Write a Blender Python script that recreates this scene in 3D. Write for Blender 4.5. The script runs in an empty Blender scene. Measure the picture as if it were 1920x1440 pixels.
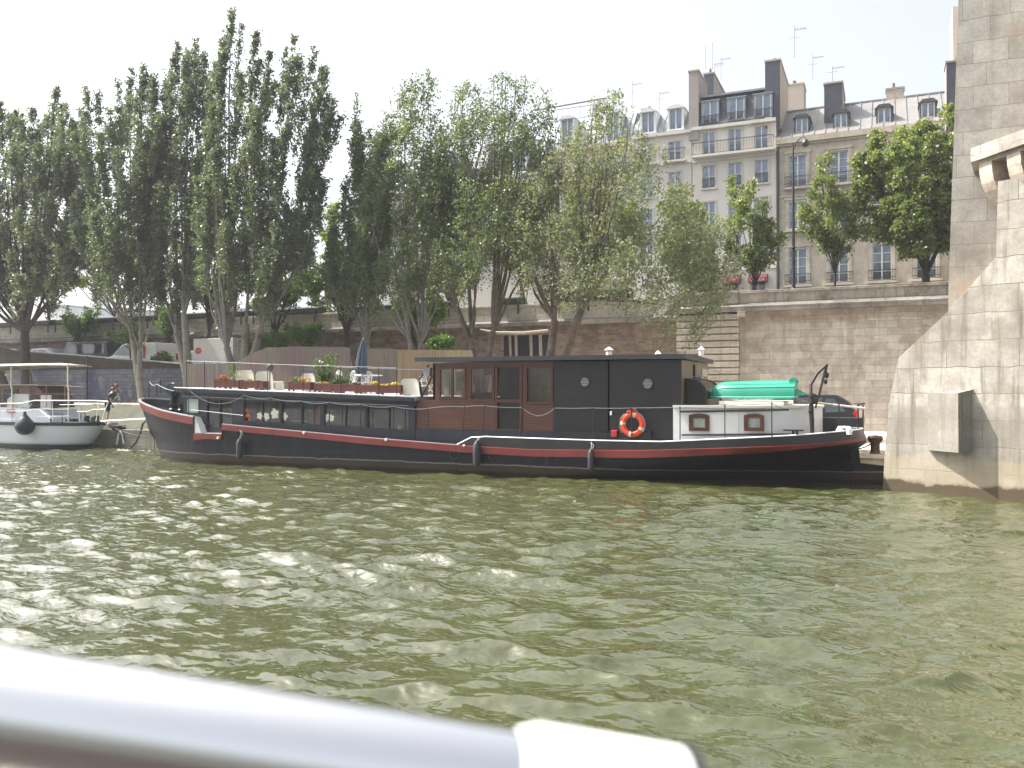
import bpy, bmesh, math, random
import numpy as np
from mathutils import Vector, Matrix, Euler
random.seed(7); RNG = np.random.default_rng(11)
PI = math.pi
scene = bpy.context.scene
COL = scene.collection
# ------------------------------------------------------------------ camera
CAMZ = 2.7
YAW = math.radians(23.6); PITCH = math.atan(15/1600)
cam_d = bpy.data.cameras.new('camera'); cam = bpy.data.objects.new('camera', cam_d); COL.objects.link(cam)
cam.location = (0, 0, CAMZ); cam.rotation_euler = (PI/2+PITCH, 0, YAW)
cam_d.sensor_width = 36; cam_d.lens = 30; cam_d.clip_start = 0.02; cam_d.clip_end = 4000
cam_d.dof.use_dof = True; cam_d.dof.focus_distance = 28; cam_d.dof.aperture_fstop = 4.3
scene.camera = cam
_R = Euler((PI/2+PITCH, 0, YAW)).to_matrix()
def ray(px, py):
    return _R @ Vector(((px-960)/1600, (720-py)/1600, -1))
def onY(px, py, Y):
    r = ray(px, py); t = Y/r.y; return Vector((r.x*t, Y, CAMZ+r.z*t))
def onZ(px, py, z):
    r = ray(px, py); t = (z-CAMZ)/r.z; return Vector((r.x*t, r.y*t, z))
def XY(px, Y, py=735): return onY(px, py, Y).x
def ZY(px, py, Y): return onY(px, py, Y).z
# ------------------------------------------------------------------ materials
MATS = {}
def nodes_of(m):
    m.use_nodes = True; nt = m.node_tree; return nt, nt.nodes, nt.links
def mat(name, col, rough=.6, metal=0., var=.12, scale=2.5, bump=0., bscale=30., spec=.5, dirt=None, dscale=.8, dthr=.55, coat=0.):
    if name in MATS: return MATS[name]
    m = bpy.data.materials.new(name); nt, N, L = nodes_of(m)
    b = N['Principled BSDF']; b.inputs['Roughness'].default_value = rough; b.inputs['Metallic'].default_value = metal
    b.inputs['Specular IOR Level'].default_value = spec; b.inputs['Coat Weight'].default_value = coat
    tc = N.new('ShaderNodeTexCoord')
    n = N.new('ShaderNodeTexNoise'); n.inputs['Scale'].default_value = scale; n.inputs['Detail'].default_value = 6; n.inputs['Roughness'].default_value = .6
    L.new(tc.outputs['Object'], n.inputs['Vector'])
    mr = N.new('ShaderNodeMapRange'); mr.inputs['From Min'].default_value = .3; mr.inputs['From Max'].default_value = .7
    mr.inputs['To Min'].default_value = 1-var; mr.inputs['To Max'].default_value = 1+var
    L.new(n.outputs['Fac'], mr.inputs['Value'])
    mx = N.new('ShaderNodeVectorMath'); mx.operation = 'SCALE'; mx.inputs[0].default_value = col[:3]
    L.new(mr.outputs['Result'], mx.inputs['Scale'])
    out = mx.outputs['Vector']
    if dirt is not None:
        n2 = N.new('ShaderNodeTexNoise'); n2.inputs['Scale'].default_value = dscale; n2.inputs['Detail'].default_value = 8; n2.inputs['Roughness'].default_value = .7
        L.new(tc.outputs['Object'], n2.inputs['Vector'])
        r2 = N.new('ShaderNodeMapRange'); r2.inputs['From Min'].default_value = dthr; r2.inputs['From Max'].default_value = dthr+.15
        L.new(n2.outputs['Fac'], r2.inputs['Value'])
        mm = N.new('ShaderNodeMix'); mm.data_type = 'RGBA'; L.new(r2.outputs['Result'], mm.inputs['Factor'])
        L.new(out, mm.inputs['A']); mm.inputs['B'].default_value = (*dirt, 1); out = mm.outputs['Result']
    L.new(out, b.inputs['Base Color'])
    if bump > 0:
        nb = N.new('ShaderNodeTexNoise'); nb.inputs['Scale'].default_value = bscale; nb.inputs['Detail'].default_value = 5
        L.new(tc.outputs['Object'], nb.inputs['Vector'])
        bp = N.new('ShaderNodeBump'); bp.inputs['Strength'].default_value = bump; bp.inputs['Distance'].default_value = .02
        L.new(nb.outputs['Fac'], bp.inputs['Height']); L.new(bp.outputs['Normal'], b.inputs['Normal'])
    MATS[name] = m; return m

def masonry(name, c1, c2, mortar, bw, bh, ms=.012, stain=(.12,.09,.07), sthr=.55, sscale=.35, stain2=None, s2thr=.6, bump=.4, rough=.85, bands=None, streak=.0, offs=.5, cells=.5):
    """ashlar / rubble masonry on vertical faces: courses run along local x (or y), height is local z; bands: [(z0,z1,colour,strength)]"""
    if name in MATS: return MATS[name]
    m = bpy.data.materials.new(name); nt, N, L = nodes_of(m)
    b = N['Principled BSDF']; b.inputs['Roughness'].default_value = rough; b.inputs['Specular IOR Level'].default_value = .25
    tc = N.new('ShaderNodeTexCoord'); sp = N.new('ShaderNodeSeparateXYZ'); L.new(tc.outputs['Object'], sp.inputs[0])
    ad = N.new('ShaderNodeMath'); ad.operation = 'ADD'; L.new(sp.outputs['X'], ad.inputs[0]); L.new(sp.outputs['Y'], ad.inputs[1])
    wob = N.new('ShaderNodeTexNoise'); wob.inputs['Scale'].default_value = 1.7; L.new(tc.outputs['Object'], wob.inputs['Vector'])
    wz = N.new('ShaderNodeMath'); wz.operation = 'MULTIPLY_ADD'; wz.inputs[1].default_value = bh*.18; L.new(wob.outputs['Fac'], wz.inputs[0]); L.new(sp.outputs['Z'], wz.inputs[2])
    cb = N.new('ShaderNodeCombineXYZ'); L.new(ad.outputs[0], cb.inputs['X']); L.new(wz.outputs[0], cb.inputs['Y'])
    br = N.new('ShaderNodeTexBrick'); br.inputs['Scale'].default_value = 1; br.inputs['Brick Width'].default_value = bw; br.inputs['Row Height'].default_value = bh
    br.inputs['Mortar Size'].default_value = ms; br.inputs['Mortar Smooth'].default_value = .4; br.inputs['Bias'].default_value = 0
    br.offset = offs; br.squash = 1.35; br.squash_frequency = 3
    br.inputs['Color1'].default_value = (*c1, 1); br.inputs['Color2'].default_value = (*c2, 1); br.inputs['Mortar'].default_value = (*mortar, 1)
    L.new(cb.outputs[0], br.inputs['Vector'])
    out = br.outputs['Color']
    def noise(scale, detail=8, rough_=.65, vec=None):
        n = N.new('ShaderNodeTexNoise'); n.inputs['Scale'].default_value = scale; n.inputs['Detail'].default_value = detail; n.inputs['Roughness'].default_value = rough_
        L.new(vec or tc.outputs['Object'], n.inputs['Vector']); return n.outputs['Fac']
    def rng(v, a, b_, c=0., d=1.):
        r = N.new('ShaderNodeMapRange'); r.inputs['From Min'].default_value = a; r.inputs['From Max'].default_value = b_
        r.inputs['To Min'].default_value = c; r.inputs['To Max'].default_value = d; L.new(v, r.inputs['Value']); return r.outputs['Result']
    def mix(a, col, f, mode='MIX'):
        q = N.new('ShaderNodeMix'); q.data_type = 'RGBA'; q.blend_type = mode
        if isinstance(f, float): q.inputs['Factor'].default_value = f
        else: L.new(f, q.inputs['Factor'])
        L.new(a, q.inputs['A'])
        if isinstance(col, tuple): q.inputs['B'].default_value = (*col, 1)
        else: L.new(col, q.inputs['B'])
        return q.outputs['Result']
    # per-block tone (second brick lookup through coarse cell noise)
    g = rng(noise(2.2, 4), .25, .75, .78, 1.2)
    cg = N.new('ShaderNodeCombineColor'); [L.new(g, cg.inputs[i]) for i in range(3)]
    out = mix(out, cg.outputs[0], 1., 'MULTIPLY')
    g2 = rng(noise(14, 6), .3, .7, .86, 1.12)
    cg2 = N.new('ShaderNodeCombineColor'); [L.new(g2, cg2.inputs[i]) for i in range(3)]
    out = mix(out, cg2.outputs[0], 1., 'MULTIPLY')
    out = mix(out, stain, rng(noise(sscale), sthr, sthr+.16, 0, .8))
    if stain2: out = mix(out, stain2, rng(noise(sscale*2.3, 9), s2thr, s2thr+.12, 0, .7))
    if streak > 0:
        mp = N.new('ShaderNodeMapping'); mp.inputs['Scale'].default_value = (3.2, 3.2, .22); L.new(tc.outputs['Object'], mp.inputs['Vector'])
        out = mix(out, tuple(c*.6 for c in stain), rng(noise(1.2, 7, .7, mp.outputs[0]), .52, .72, 0, streak))
    for (z0, z1, c, s) in (bands or []):
        n = noise(1.3, 6)
        zz = N.new('ShaderNodeMath'); zz.operation = 'MULTIPLY_ADD'; zz.inputs[1].default_value = .55; L.new(n, zz.inputs[0]); L.new(sp.outputs['Z'], zz.inputs[2])
        a = rng(zz.outputs[0], z0+.25, z0+.33); q = rng(zz.outputs[0], z1+.25, z1+.37, 1, 0)
        mu = N.new('ShaderNodeMath'); mu.operation = 'MULTIPLY'; L.new(a, mu.inputs[0]); L.new(q, mu.inputs[1])
        m2 = N.new('ShaderNodeMath'); m2.operation = 'MULTIPLY'; L.new(mu.outputs[0], m2.inputs[0]); m2.inputs[1].default_value = s
        out = mix(out, c, m2.outputs[0])
    L.new(out, b.inputs['Base Color'])
    if bump:
        h = N.new('ShaderNodeMath'); h.operation = 'MULTIPLY_ADD'; h.inputs[1].default_value = .35; L.new(noise(9, 6), h.inputs[0])
        inv = rng(br.outputs['Fac'], 0, 1, 1, 0); L.new(inv, h.inputs[2])
        bp = N.new('ShaderNodeBump'); bp.inputs['Strength'].default_value = bump; bp.inputs['Distance'].default_value = .03
        L.new(h.outputs[0], bp.inputs['Height']); L.new(bp.outputs['Normal'], b.inputs['Normal'])
    MATS[name] = m; return m

def glass(name, tint=(.75,.8,.78), refl=.25, rough=.03):
    if name in MATS: return MATS[name]
    m = bpy.data.materials.new(name); nt, N, L = nodes_of(m)
    N.remove(N['Principled BSDF']); o = N['Material Output']
    t = N.new('ShaderNodeBsdfTransparent'); t.inputs[0].default_value = (*tint, 1)
    g = N.new('ShaderNodeBsdfGlossy'); g.inputs['Roughness'].default_value = rough; g.inputs['Color'].default_value = (.9,.93,1,1)
    fr = N.new('ShaderNodeFresnel'); fr.inputs['IOR'].default_value = 1.5
    ad = N.new('ShaderNodeMath'); ad.operation = 'ADD'; ad.use_clamp = True; L.new(fr.outputs[0], ad.inputs[0]); ad.inputs[1].default_value = refl
    x = N.new('ShaderNodeMixShader'); L.new(ad.outputs[0], x.inputs[0]); L.new(t.outputs[0], x.inputs[1]); L.new(g.outputs[0], x.inputs[2])
    L.new(x.outputs[0], o.inputs['Surface']); MATS[name] = m; return m

def leafmat(name, c1, c2, trans=.35, rough=.45):
    if name in MATS: return MATS[name]
    m = bpy.data.materials.new(name); nt, N, L = nodes_of(m)
    b = N['Principled BSDF']; b.inputs['Roughness'].default_value = rough; b.inputs['Specular IOR Level'].default_value = .45
    geo = N.new('ShaderNodeNewGeometry'); tc = N.new('ShaderNodeTexCoord')
    n = N.new('ShaderNodeTexNoise'); n.inputs['Scale'].default_value = .8; n.inputs['Detail'].default_value = 3; L.new(tc.outputs['Object'], n.inputs['Vector'])
    ad = N.new('ShaderNodeMath'); ad.operation = 'MULTIPLY_ADD'; ad.inputs[1].default_value = .6; L.new(geo.outputs['Random Per Island'], ad.inputs[0])
    m2 = N.new('ShaderNodeMath'); m2.operation = 'MULTIPLY_ADD'; m2.inputs[1].default_value = 1.2; m2.inputs[2].default_value = -.4; L.new(n.outputs['Fac'], m2.inputs[0])
    L.new(m2.outputs[0], ad.inputs[2])
    x = N.new('ShaderNodeMix'); x.data_type = 'RGBA'; L.new(ad.outputs[0], x.inputs['Factor'])
    x.inputs['A'].default_value = (*c1, 1); x.inputs['B'].default_value = (*c2, 1); x.clamp_factor = True
    L.new(x.outputs['Result'], b.inputs['Base Color'])
    t = N.new('ShaderNodeBsdfTranslucent')
    tcx = N.new('ShaderNodeMix'); tcx.data_type = 'RGBA'; tcx.blend_type = 'MULTIPLY'; tcx.inputs['Factor'].default_value = 1
    L.new(x.outputs['Result'], tcx.inputs['A']); tcx.inputs['B'].default_value = (1.75, 1.8, .8, 1)
    L.new(tcx.outputs['Result'], t.inputs['Color'])
    ms = N.new('ShaderNodeMixShader'); ms.inputs[0].default_value = trans; L.new(b.outputs[0], ms.inputs[1]); L.new(t.outputs[0], ms.inputs[2])
    L.new(ms.outputs[0], N['Material Output'].inputs['Surface']); MATS[name] = m; return m
# ------------------------------------------------------------------ objects
def tag(o, label=None, cat=None, group=None, kind=None):
    if label: o['label'] = label
    if cat: o['category'] = cat
    if group: o['group'] = group
    if kind: o['kind'] = kind
    return o
def thing(name, label, cat, loc=(0,0,0), rotz=0, group=None):
    o = bpy.data.objects.new(name, None); COL.objects.link(o); o.location = loc; o.rotation_euler = (0,0,rotz); o.empty_display_size = .2
    return tag(o, label, cat, group)
def dup(root, loc, rotz=None, label=None, group=None, scale=None):
    r = root.copy(); COL.objects.link(r); r.location = loc
    if rotz is not None: r.rotation_euler = (0,0,rotz)
    if label: r['label'] = label
    if group: r['group'] = group
    if scale: r.scale = scale
    def rec(src, dst):
        for ch in list(src.children):
            c = ch.copy(); COL.objects.link(c); c.parent = dst; rec(ch, c)
    rec(root, r); return r

class MB:
    def __init__(s): s.v = []; s.f = []; s.mi = []; s.k = 0
    def add(s, vs, fs, k=None):
        o = len(s.v); s.v += [tuple(v) for v in vs]; s.f += [tuple(i+o for i in f) for f in fs]; s.mi += [s.k if k is None else k]*len(fs); return s
    def box(s, x0, x1, y0, y1, z0, z1, b=0):
        if b <= 0:
            vs = [(x,y,z) for z in (z0,z1) for y in (y0,y1) for x in (x0,x1)]
            return s.add(vs, [(0,2,3,1),(4,5,7,6),(0,1,5,4),(2,6,7,3),(0,4,6,2),(1,3,7,5)])
        # chamfered box
        b = min(b, (x1-x0)/2.01, (y1-y0)/2.01, (z1-z0)/2.01)
        bm = bmesh.new(); bmesh.ops.create_cube(bm, size=1)
        for v in bm.verts: v.co = Vector(((x0+x1)/2+v.co.x*(x1-x0), (y0+y1)/2+v.co.y*(y1-y0), (z0+z1)/2+v.co.z*(z1-z0)))
        bmesh.ops.bevel(bm, geom=bm.edges[:], offset=b, segments=2, affect='EDGES', profile=.6)
        s.bm(bm); return s
    def bm(s, bm, M=None):
        bm.verts.index_update(); vs = [(M @ v.co) if M else v.co.copy() for v in bm.verts]
        s.add(vs, [[v.index for v in f.verts] for f in bm.faces]); bm.free()
    def obox(s, c, ax, ay, az):
        c = Vector(c); ax, ay, az = Vector(ax)/2, Vector(ay)/2, Vector(az)/2
        vs = [c+i*ax+j*ay+k*az for k in (-1,1) for j in (-1,1) for i in (-1,1)]
        return s.add(vs, [(0,2,3,1),(4,5,7,6),(0,1,5,4),(2,6,7,3),(0,4,6,2),(1,3,7,5)])
    def tube(s, pts, r, n=8, cap=True, closed=False):
        pts = [Vector(p) for p in pts]; m = len(pts)
        rs = [r]*m if not hasattr(r, '__len__') else list(r)
        rings = []; up = None
        for i, p in enumerate(pts):
            if closed: t = pts[(i+1) % m]-pts[i-1]
            else: t = pts[min(i+1, m-1)]-pts[max(i-1, 0)]
            if t.length < 1e-9: t = Vector((0,0,1))
            t.normalize()
            if up is None: up = t.orthogonal().normalized()
            else:
                up = up-t*up.dot(t)
                up = up.normalized() if up.length > 1e-6 else t.orthogonal().normalized()
            w = t.cross(up)
            rings.append([p+(up*math.cos(2*PI*k/n)+w*math.sin(2*PI*k/n))*rs[i] for k in range(n)])
        vs = [v for R_ in rings for v in R_]; fs = []
        for i in range(m if closed else m-1):
            a, b = i*n, ((i+1) % m)*n
            for k in range(n): fs.append((a+k, a+(k+1) % n, b+(k+1) % n, b+k))
        if cap and not closed: fs += [tuple(reversed(range(n))), tuple(range((m-1)*n, m*n))]
        return s.add(vs, fs)
    def cyl(s, c, r, h, n=16, r2=None, axis='z'):
        c = Vector(c); a = {'z':Vector((0,0,1)), 'x':Vector((1,0,0)), 'y':Vector((0,1,0))}[axis]
        return s.tube([c, c+a*h], [r, r if r2 is None else r2], n)
    def lathe(s, prof, c=(0,0,0), n=20, axis='z'):
        c = Vector(c); vs = []
        for (r, z) in prof:
            for k in range(n):
                a = 2*PI*k/n; x, y = r*math.cos(a), r*math.sin(a)
                vs.append(c+Vector({'z':(x,y,z), 'y':(x,z,y), 'x':(z,x,y)}[axis]))
        fs = []
        for i in range(len(prof)-1):
            for k in range(n): fs.append((i*n+k, i*n+(k+1) % n, (i+1)*n+(k+1) % n, (i+1)*n+k))
        return s.add(vs, fs)
    def prism(s, poly, a, b, plane='xz'):
        """extrude a 2D polygon between a and b along the remaining axis"""
        f = {'xz': lambda p, t: (p[0], t, p[1]), 'xy': lambda p, t: (p[0], p[1], t), 'yz': lambda p, t: (t, p[0], p[1])}[plane]
        n = len(poly); vs = [f(p, a) for p in poly]+[f(p, b) for p in poly]
        return s.add(vs, [tuple(range(n)), tuple(reversed(range(n, 2*n)))]+[(i, i+n, (i+1) % n+n, (i+1) % n) for i in range(n)])
    def grid(s, rows, flip=False, close=False):
        n = len(rows[0]); vs = [p for r in rows for p in r]; fs = []
        for i in range(len(rows)-1):
            for k in range(n if close else n-1):
                q = (i*n+k, i*n+(k+1) % n, (i+1)*n+(k+1) % n, (i+1)*n+k); fs.append(q[::-1] if flip else q)
        return s.add(vs, fs)
    def quad(s, a, b, c, d): return s.add([a,b,c,d], [(0,1,2,3)])
    def build(s, name, mats, parent=None, smooth=False, world=True, recalc=True):
        """vertices are in world metres; parent is an unrotated Empty unless world=False"""
        me = bpy.data.meshes.new(name)
        o = bpy.data.objects.new(name, me); COL.objects.link(o)
        off = Vector((0,0,0))
        if parent is not None and world:
            p = parent
            while p is not None: off += Vector(p.location); p = p.parent
        v = np.array(s.v, dtype=float).reshape(-1, 3)
        if parent is None and world is True and len(v):
            off = Vector(((v[:,0].min()+v[:,0].max())/2, (v[:,1].min()+v[:,1].max())/2, v[:,2].min())); o.location = off
        v = v-np.array(off)
        me.from_pydata(v.tolist(), [], s.f)
        if not isinstance(mats, (list, tuple)): mats = [mats]
        for m_ in mats: me.materials.append(m_)
        if len(mats) > 1: me.polygons.foreach_set('material_index', s.mi)
        if recalc:
            bm = bmesh.new(); bm.from_mesh(me); bmesh.ops.recalc_face_normals(bm, faces=bm.faces[:]); bm.to_mesh(me); bm.free()
        if smooth:
            me.polygons.foreach_set('use_smooth', [True]*len(me.polygons))
            if smooth != 'all': me.set_sharp_from_angle(angle=math.radians(smooth if smooth is not True else 40))
        me.update()
        if parent is not None: o.parent = parent
        return o
def struct(name, mb, m, **k):
    o = mb.build(name, m, None, **k); o['kind'] = 'structure'; return o
def text_mesh(name, s, m, size, M, parent=None, extrude=.01, align='CENTER', sx=1.):
    cu = bpy.data.curves.new('txt', 'FONT'); cu.body = s; cu.size = size; cu.extrude = extrude; cu.align_x = align; cu.align_y = 'CENTER'
    o = bpy.data.objects.new('txt', cu); COL.objects.link(o); bpy.context.view_layer.update()
    me = bpy.data.meshes.new_from_object(o.evaluated_get(bpy.context.evaluated_depsgraph_get()))
    bpy.data.objects.remove(o); bpy.data.curves.remove(cu)
    me.transform(Matrix.Diagonal((sx,1,1,1))); me.transform(M); me.materials.clear(); me.materials.append(m); me.name = name
    r = bpy.data.objects.new(name, me); COL.objects.link(r)
    if parent is not None:
        off = Vector((0,0,0)); p = parent
        while p is not None: off += Vector(p.location); p = p.parent
        me.transform(Matrix.Translation(-off)); r.parent = parent
    return r
def lerp(a, b, t): return a+(b-a)*t
def pw(x, tab):
    if x <= tab[0][0]: return tab[0][1]
    for (a, va), (b, vb) in zip(tab, tab[1:]):
        if x <= b: return lerp(va, vb, (x-a)/(b-a))
    return tab[-1][1]
# shared materials
white = mat('white_paint', (.78,.79,.78), .45, var=.05, dirt=(.5,.48,.42), dscale=1.3, dthr=.66)
black = mat('black_paint', (.012,.012,.018), .35, var=.25)
steel = mat('galvanised', (.45,.46,.47), .4, .8)
iron = mat('dark_iron', (.02,.02,.025), .5, .3)
rubber = mat('black_rubber', (.015,.015,.018), .6)
wood = mat('varnished_wood', (.075,.024,.014), .35, var=.3, scale=5)
cream = mat('cream_plastic', (.75,.72,.60), .4, var=.04)
ropem = mat('rope', (.35,.36,.36), .8)
ropeb = mat('blue_rope', (.12,.22,.26), .8)
# ------------------------------------------------------------------ sky, sun
SUN_EL = math.radians(52); A_ = math.radians(6)     # light travels along (+x, slightly -y)
Lx, Ly, Lz = math.cos(SUN_EL)*math.cos(A_), math.cos(SUN_EL)*math.sin(A_), -math.sin(SUN_EL)
sun_d = bpy.data.lights.new('sun', 'SUN'); sun_d.energy = 4.8; sun_d.angle = math.radians(.6); sun_d.color = (1, .955, .88)
sun = bpy.data.objects.new('sun', sun_d); COL.objects.link(sun); sun.location = (-30, 0, 60)
sun.rotation_euler = Vector((Lx, Ly, Lz)).to_track_quat('-Z', 'Y').to_euler()
w = bpy.data.worlds.new('World'); scene.world = w; w.use_nodes = True; N = w.node_tree.nodes; L = w.node_tree.links
sky = N.new('ShaderNodeTexSky'); sky.sky_type = 'NISHITA'; sky.sun_disc = False; sky.sun_elevation = SUN_EL
sky.sun_rotation = math.atan2(-Lx, -Ly)   # 0 = +y, positive towards +x
sky.dust_density = 6; sky.air_density = 1.0; sky.ozone_density = 1.0
hs = N.new('ShaderNodeHueSaturation'); hs.inputs['Saturation'].default_value = .42; hs.inputs['Value'].default_value = 1.12; L.new(sky.outputs[0], hs.inputs['Color']); L.new(hs.outputs[0], N['Background'].inputs[0]); N['Background'].inputs[1].default_value = .125
scene.view_settings.view_transform = 'Standard'; scene.view_settings.look = 'None'; scene.view_settings.gamma = 1
scene.view_settings.exposure = 1.25
scene.cycles.max_bounces = 8; scene.cycles.transparent_max_bounces = 12
scene.cycles.use_denoising = True
# ------------------------------------------------------------------ water
def make_water():
    m = bpy.data.materials.new('river_water'); nt, N, L = nodes_of(m); b = N['Principled BSDF']
    b.inputs['Roughness'].default_value = .02; b.inputs['IOR'].default_value = 1.58; b.inputs['Specular IOR Level'].default_value = .5; b.inputs['Coat Weight'].default_value = .55; b.inputs['Coat Roughness'].default_value = .02; b.inputs['Coat IOR'].default_value = 1.4
    tc = N.new('ShaderNodeTexCoord')
    n = N.new('ShaderNodeTexNoise'); n.inputs['Scale'].default_value = .35; n.inputs['Detail'].default_value = 4; L.new(tc.outputs['Object'], n.inputs['Vector'])
    x = N.new('ShaderNodeMix'); x.data_type = 'RGBA'; L.new(n.outputs['Fac'], x.inputs['Factor'])
    x.inputs['A'].default_value = (.039,.045,.014,1); x.inputs['B'].default_value = (.058,.063,.024,1)
    L.new(x.outputs['Result'], b.inputs['Base Color'])
    def wave_h(sx, sy, scale, det):
        mp = N.new('ShaderNodeMapping'); mp.inputs['Rotation'].default_value = (0,0,math.radians(14)); mp.inputs['Scale'].default_value = (sx, sy, 1); L.new(tc.outputs['Object'], mp.inputs['Vector'])
        q = N.new('ShaderNodeTexNoise'); q.inputs['Scale'].default_value = scale; q.inputs['Detail'].default_value = det; q.inputs['Roughness'].default_value = .5; q.inputs['Distortion'].default_value = .15
        L.new(mp.outputs[0], q.inputs['Vector']); return q.outputs['Fac']
    h1 = wave_h(.8, 1.2, 3.2, 2); h2 = wave_h(.8, 1.3, 9, 2)
    patch = N.new('ShaderNodeTexNoise'); patch.inputs['Scale'].default_value = .22; patch.inputs['Detail'].default_value = 2; L.new(tc.outputs['Object'], patch.inputs['Vector'])
    pr = N.new('ShaderNodeMapRange'); pr.inputs['From Min'].default_value = .38; pr.inputs['From Max'].default_value = .62; pr.inputs['To Min'].default_value = .06; pr.inputs['To Max'].default_value = .36; L.new(patch.outputs['Fac'], pr.inputs['Value'])
    ma = N.new('ShaderNodeMath'); ma.operation = 'MULTIPLY'; L.new(h2, ma.inputs[0]); L.new(pr.outputs[0], ma.inputs[1])
    mb_ = N.new('ShaderNodeMath'); mb_.operation = 'ADD'; L.new(ma.outputs[0], mb_.inputs[0]); L.new(h1, mb_.inputs[1])
    bp = N.new('ShaderNodeBump'); bp.inputs['Strength'].default_value = .8; bp.inputs['Distance'].default_value = .075
    L.new(mb_.outputs[0], bp.inputs['Height']); L.new(bp.outputs['Normal'], b.inputs['Normal']); L.new(bp.outputs['Normal'], b.inputs['Coat Normal'])
    def axis(parts):
        out = []
        for (a, b_, st) in parts: out += list(np.arange(a, b_, st))
        return np.array(out+[parts[-1][1]])
    xs = axis([(-420,-120,20),(-120,-60,2),(-60,-34,.3),(-34,-12,.10),(-12,6,.06),(6,14,.15),(14,60,3)])
    ys = axis([(-60,-4,4),(-4,3,.3),(3,11,.05),(11,20,.065),(20,30,.1),(30,50,.6)])
    X, Y = np.meshgrid(xs, ys, indexing='ij'); Z = np.zeros_like(X); DX = np.zeros_like(X); DY = np.zeros_like(X)
    r = np.random.default_rng(5)
    # slow modulation of roughness, so calm and choppy patches alternate
    mod = 1+.22*np.sin(X*.31+Y*.23+1.1)*np.sin(X*.12-Y*.37+.4)+.15*np.sin(X*.7-Y*.5)
    near = 1.0*np.clip((Y-(-2))/3, 0, 1)*np.clip((34-Y)/3, .2, 1)*np.clip((X+60)/8, .1, 1)*np.clip((16-X)/3, 0, 1)
    for i in range(96):
        lam = .26*(6.5 ** r.random()**1.25); k = 2*PI/lam
        th = math.radians(-78)+r.normal()*.52
        kx, ky = math.cos(th)*k, math.sin(th)*k; ph = r.random()*2*PI
        a = .0215*(lam/(2*PI))*1.41
        p = kx*X+ky*Y+ph+.5*np.sin(X*.21+i)+.4*np.sin(Y*.27+2*i)
        Z += a*np.cos(p); DX -= .9*a*(kx/k)*np.sin(p); DY -= .9*a*(ky/k)*np.sin(p)
    # a few crossing boat-wake swells
    for lam, a, deg, ph in ((3.1,.011,-62,.3),(4.3,.016,-100,1.9),(2.4,.008,-118,2.2),(5.6,.020,-80,.9)):
        k = 2*PI/lam; th = math.radians(deg); p = k*(math.cos(th)*X+math.sin(th)*Y)+ph+.8*np.sin(.17*X+.09*Y)
        Z += a*np.cos(p); DX -= a*math.cos(th)*np.sin(p); DY -= a*math.sin(th)*np.sin(p)
    Z *= mod*near; DX *= mod*near; DY *= mod*near
    nx, ny = X.shape
    co = np.stack([X+DX, Y+DY, Z], -1).reshape(-1, 3)
    i, j = np.meshgrid(np.arange(nx-1), np.arange(ny-1), indexing='ij'); q = (i*ny+j).ravel()
    F = np.stack([q, q+ny, q+ny+1, q+1], -1).astype(np.int32)
    return np_mesh('water', co, F, m, smooth=True)
def np_mesh(name, co, F, m, parent=None, smooth=False, off=(0,0,0)):
    me = bpy.data.meshes.new(name); n = F.shape[1]
    me.vertices.add(len(co)); me.vertices.foreach_set('co', (co-np.array(off)).astype(np.float32).ravel())
    me.loops.add(F.size); me.loops.foreach_set('vertex_index', F.ravel().astype(np.int32))
    me.polygons.add(len(F)); me.polygons.foreach_set('loop_start', (np.arange(len(F))*n).astype(np.int32))
    try: me.polygons.foreach_set('loop_total', np.full(len(F), n, np.int32))
    except Exception: pass
    if smooth: me.polygons.foreach_set('use_smooth', np.ones(len(F), bool))
    me.materials.append(m); me.update(calc_edges=True); me.validate()
    o = bpy.data.objects.new(name, me); COL.objects.link(o)
    if parent is not None: o.parent = parent
    return o
wt = make_water(); wt['kind'] = 'structure'
bed = MB(); bed.quad((-420,-60,-3),(60,-60,-3),(60,50,-3),(-420,50,-3)); struct('riverbed', bed, mat('mud', (.06,.055,.03), .9))
# ------------------------------------------------------------------ quays and street ground
ZQ = .87; ZP = 2.05; ZS = 6.6; YW = 43.0
concrete = mat('quay_concrete', (.36,.34,.29), .9, var=.2, scale=1.2, dirt=(.2,.19,.15), dscale=.6, dthr=.55, bump=.3)
limeq = masonry('quay_edge_stone', (.36,.34,.27), (.28,.27,.22), (.1,.1,.08), 1.3, .4, .01, stain=(.12,.12,.08), sthr=.5, streak=.5, bands=[(-2,.12,(.035,.035,.02),.95)])
cobble = mat('pale_gravel_paving', (.50,.46,.38), .95, var=.18, scale=3, dirt=(.3,.27,.22), dscale=.7, dthr=.55, bump=.4, bscale=14)
XR = -13.0                                       # the raised promenade ends here, right of it the quay is low and flat
g = MB(); g.box(-160, XR, 30.5, 33.2, -1.5, ZQ-.2); g.k = 0
g.box(-160, XR, 30.5, 31.1, ZQ-.198, ZQ, .02); g.quad((-160,31.1,ZQ-.01),(XR,31.1,ZQ-.01),(XR,33.2,ZQ-.01),(-160,33.2,ZQ-.01))
struct('quay_ledge', g, limeq)
g = MB(); g.add([(-160,31.9,ZQ-.005),(XR,31.9,ZQ-.005),(XR,33.4,ZP-.1),(-160,33.4,ZP-.1),(-160,34,ZP-.1),(XR,34,ZP-.1)], [(0,1,2,3),(3,2,5,4)])
g.add([(XR,31.9,ZQ-.005),(XR,34,ZQ-.3),(XR,34,ZP-.1),(XR,33.4,ZP-.1)], [(0,1,2,3)])
struct('sloping_bank', g, masonry('bank_stone', (.058,.057,.042), (.045,.044,.032), (.1,.1,.08), 1.8, .7, .008, stain=(.10,.12,.06), sthr=.48, streak=.8))
g = MB(); g.box(-160, XR, 33.4, YW, -1, ZP); struct('promenade', g, cobble)
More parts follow.
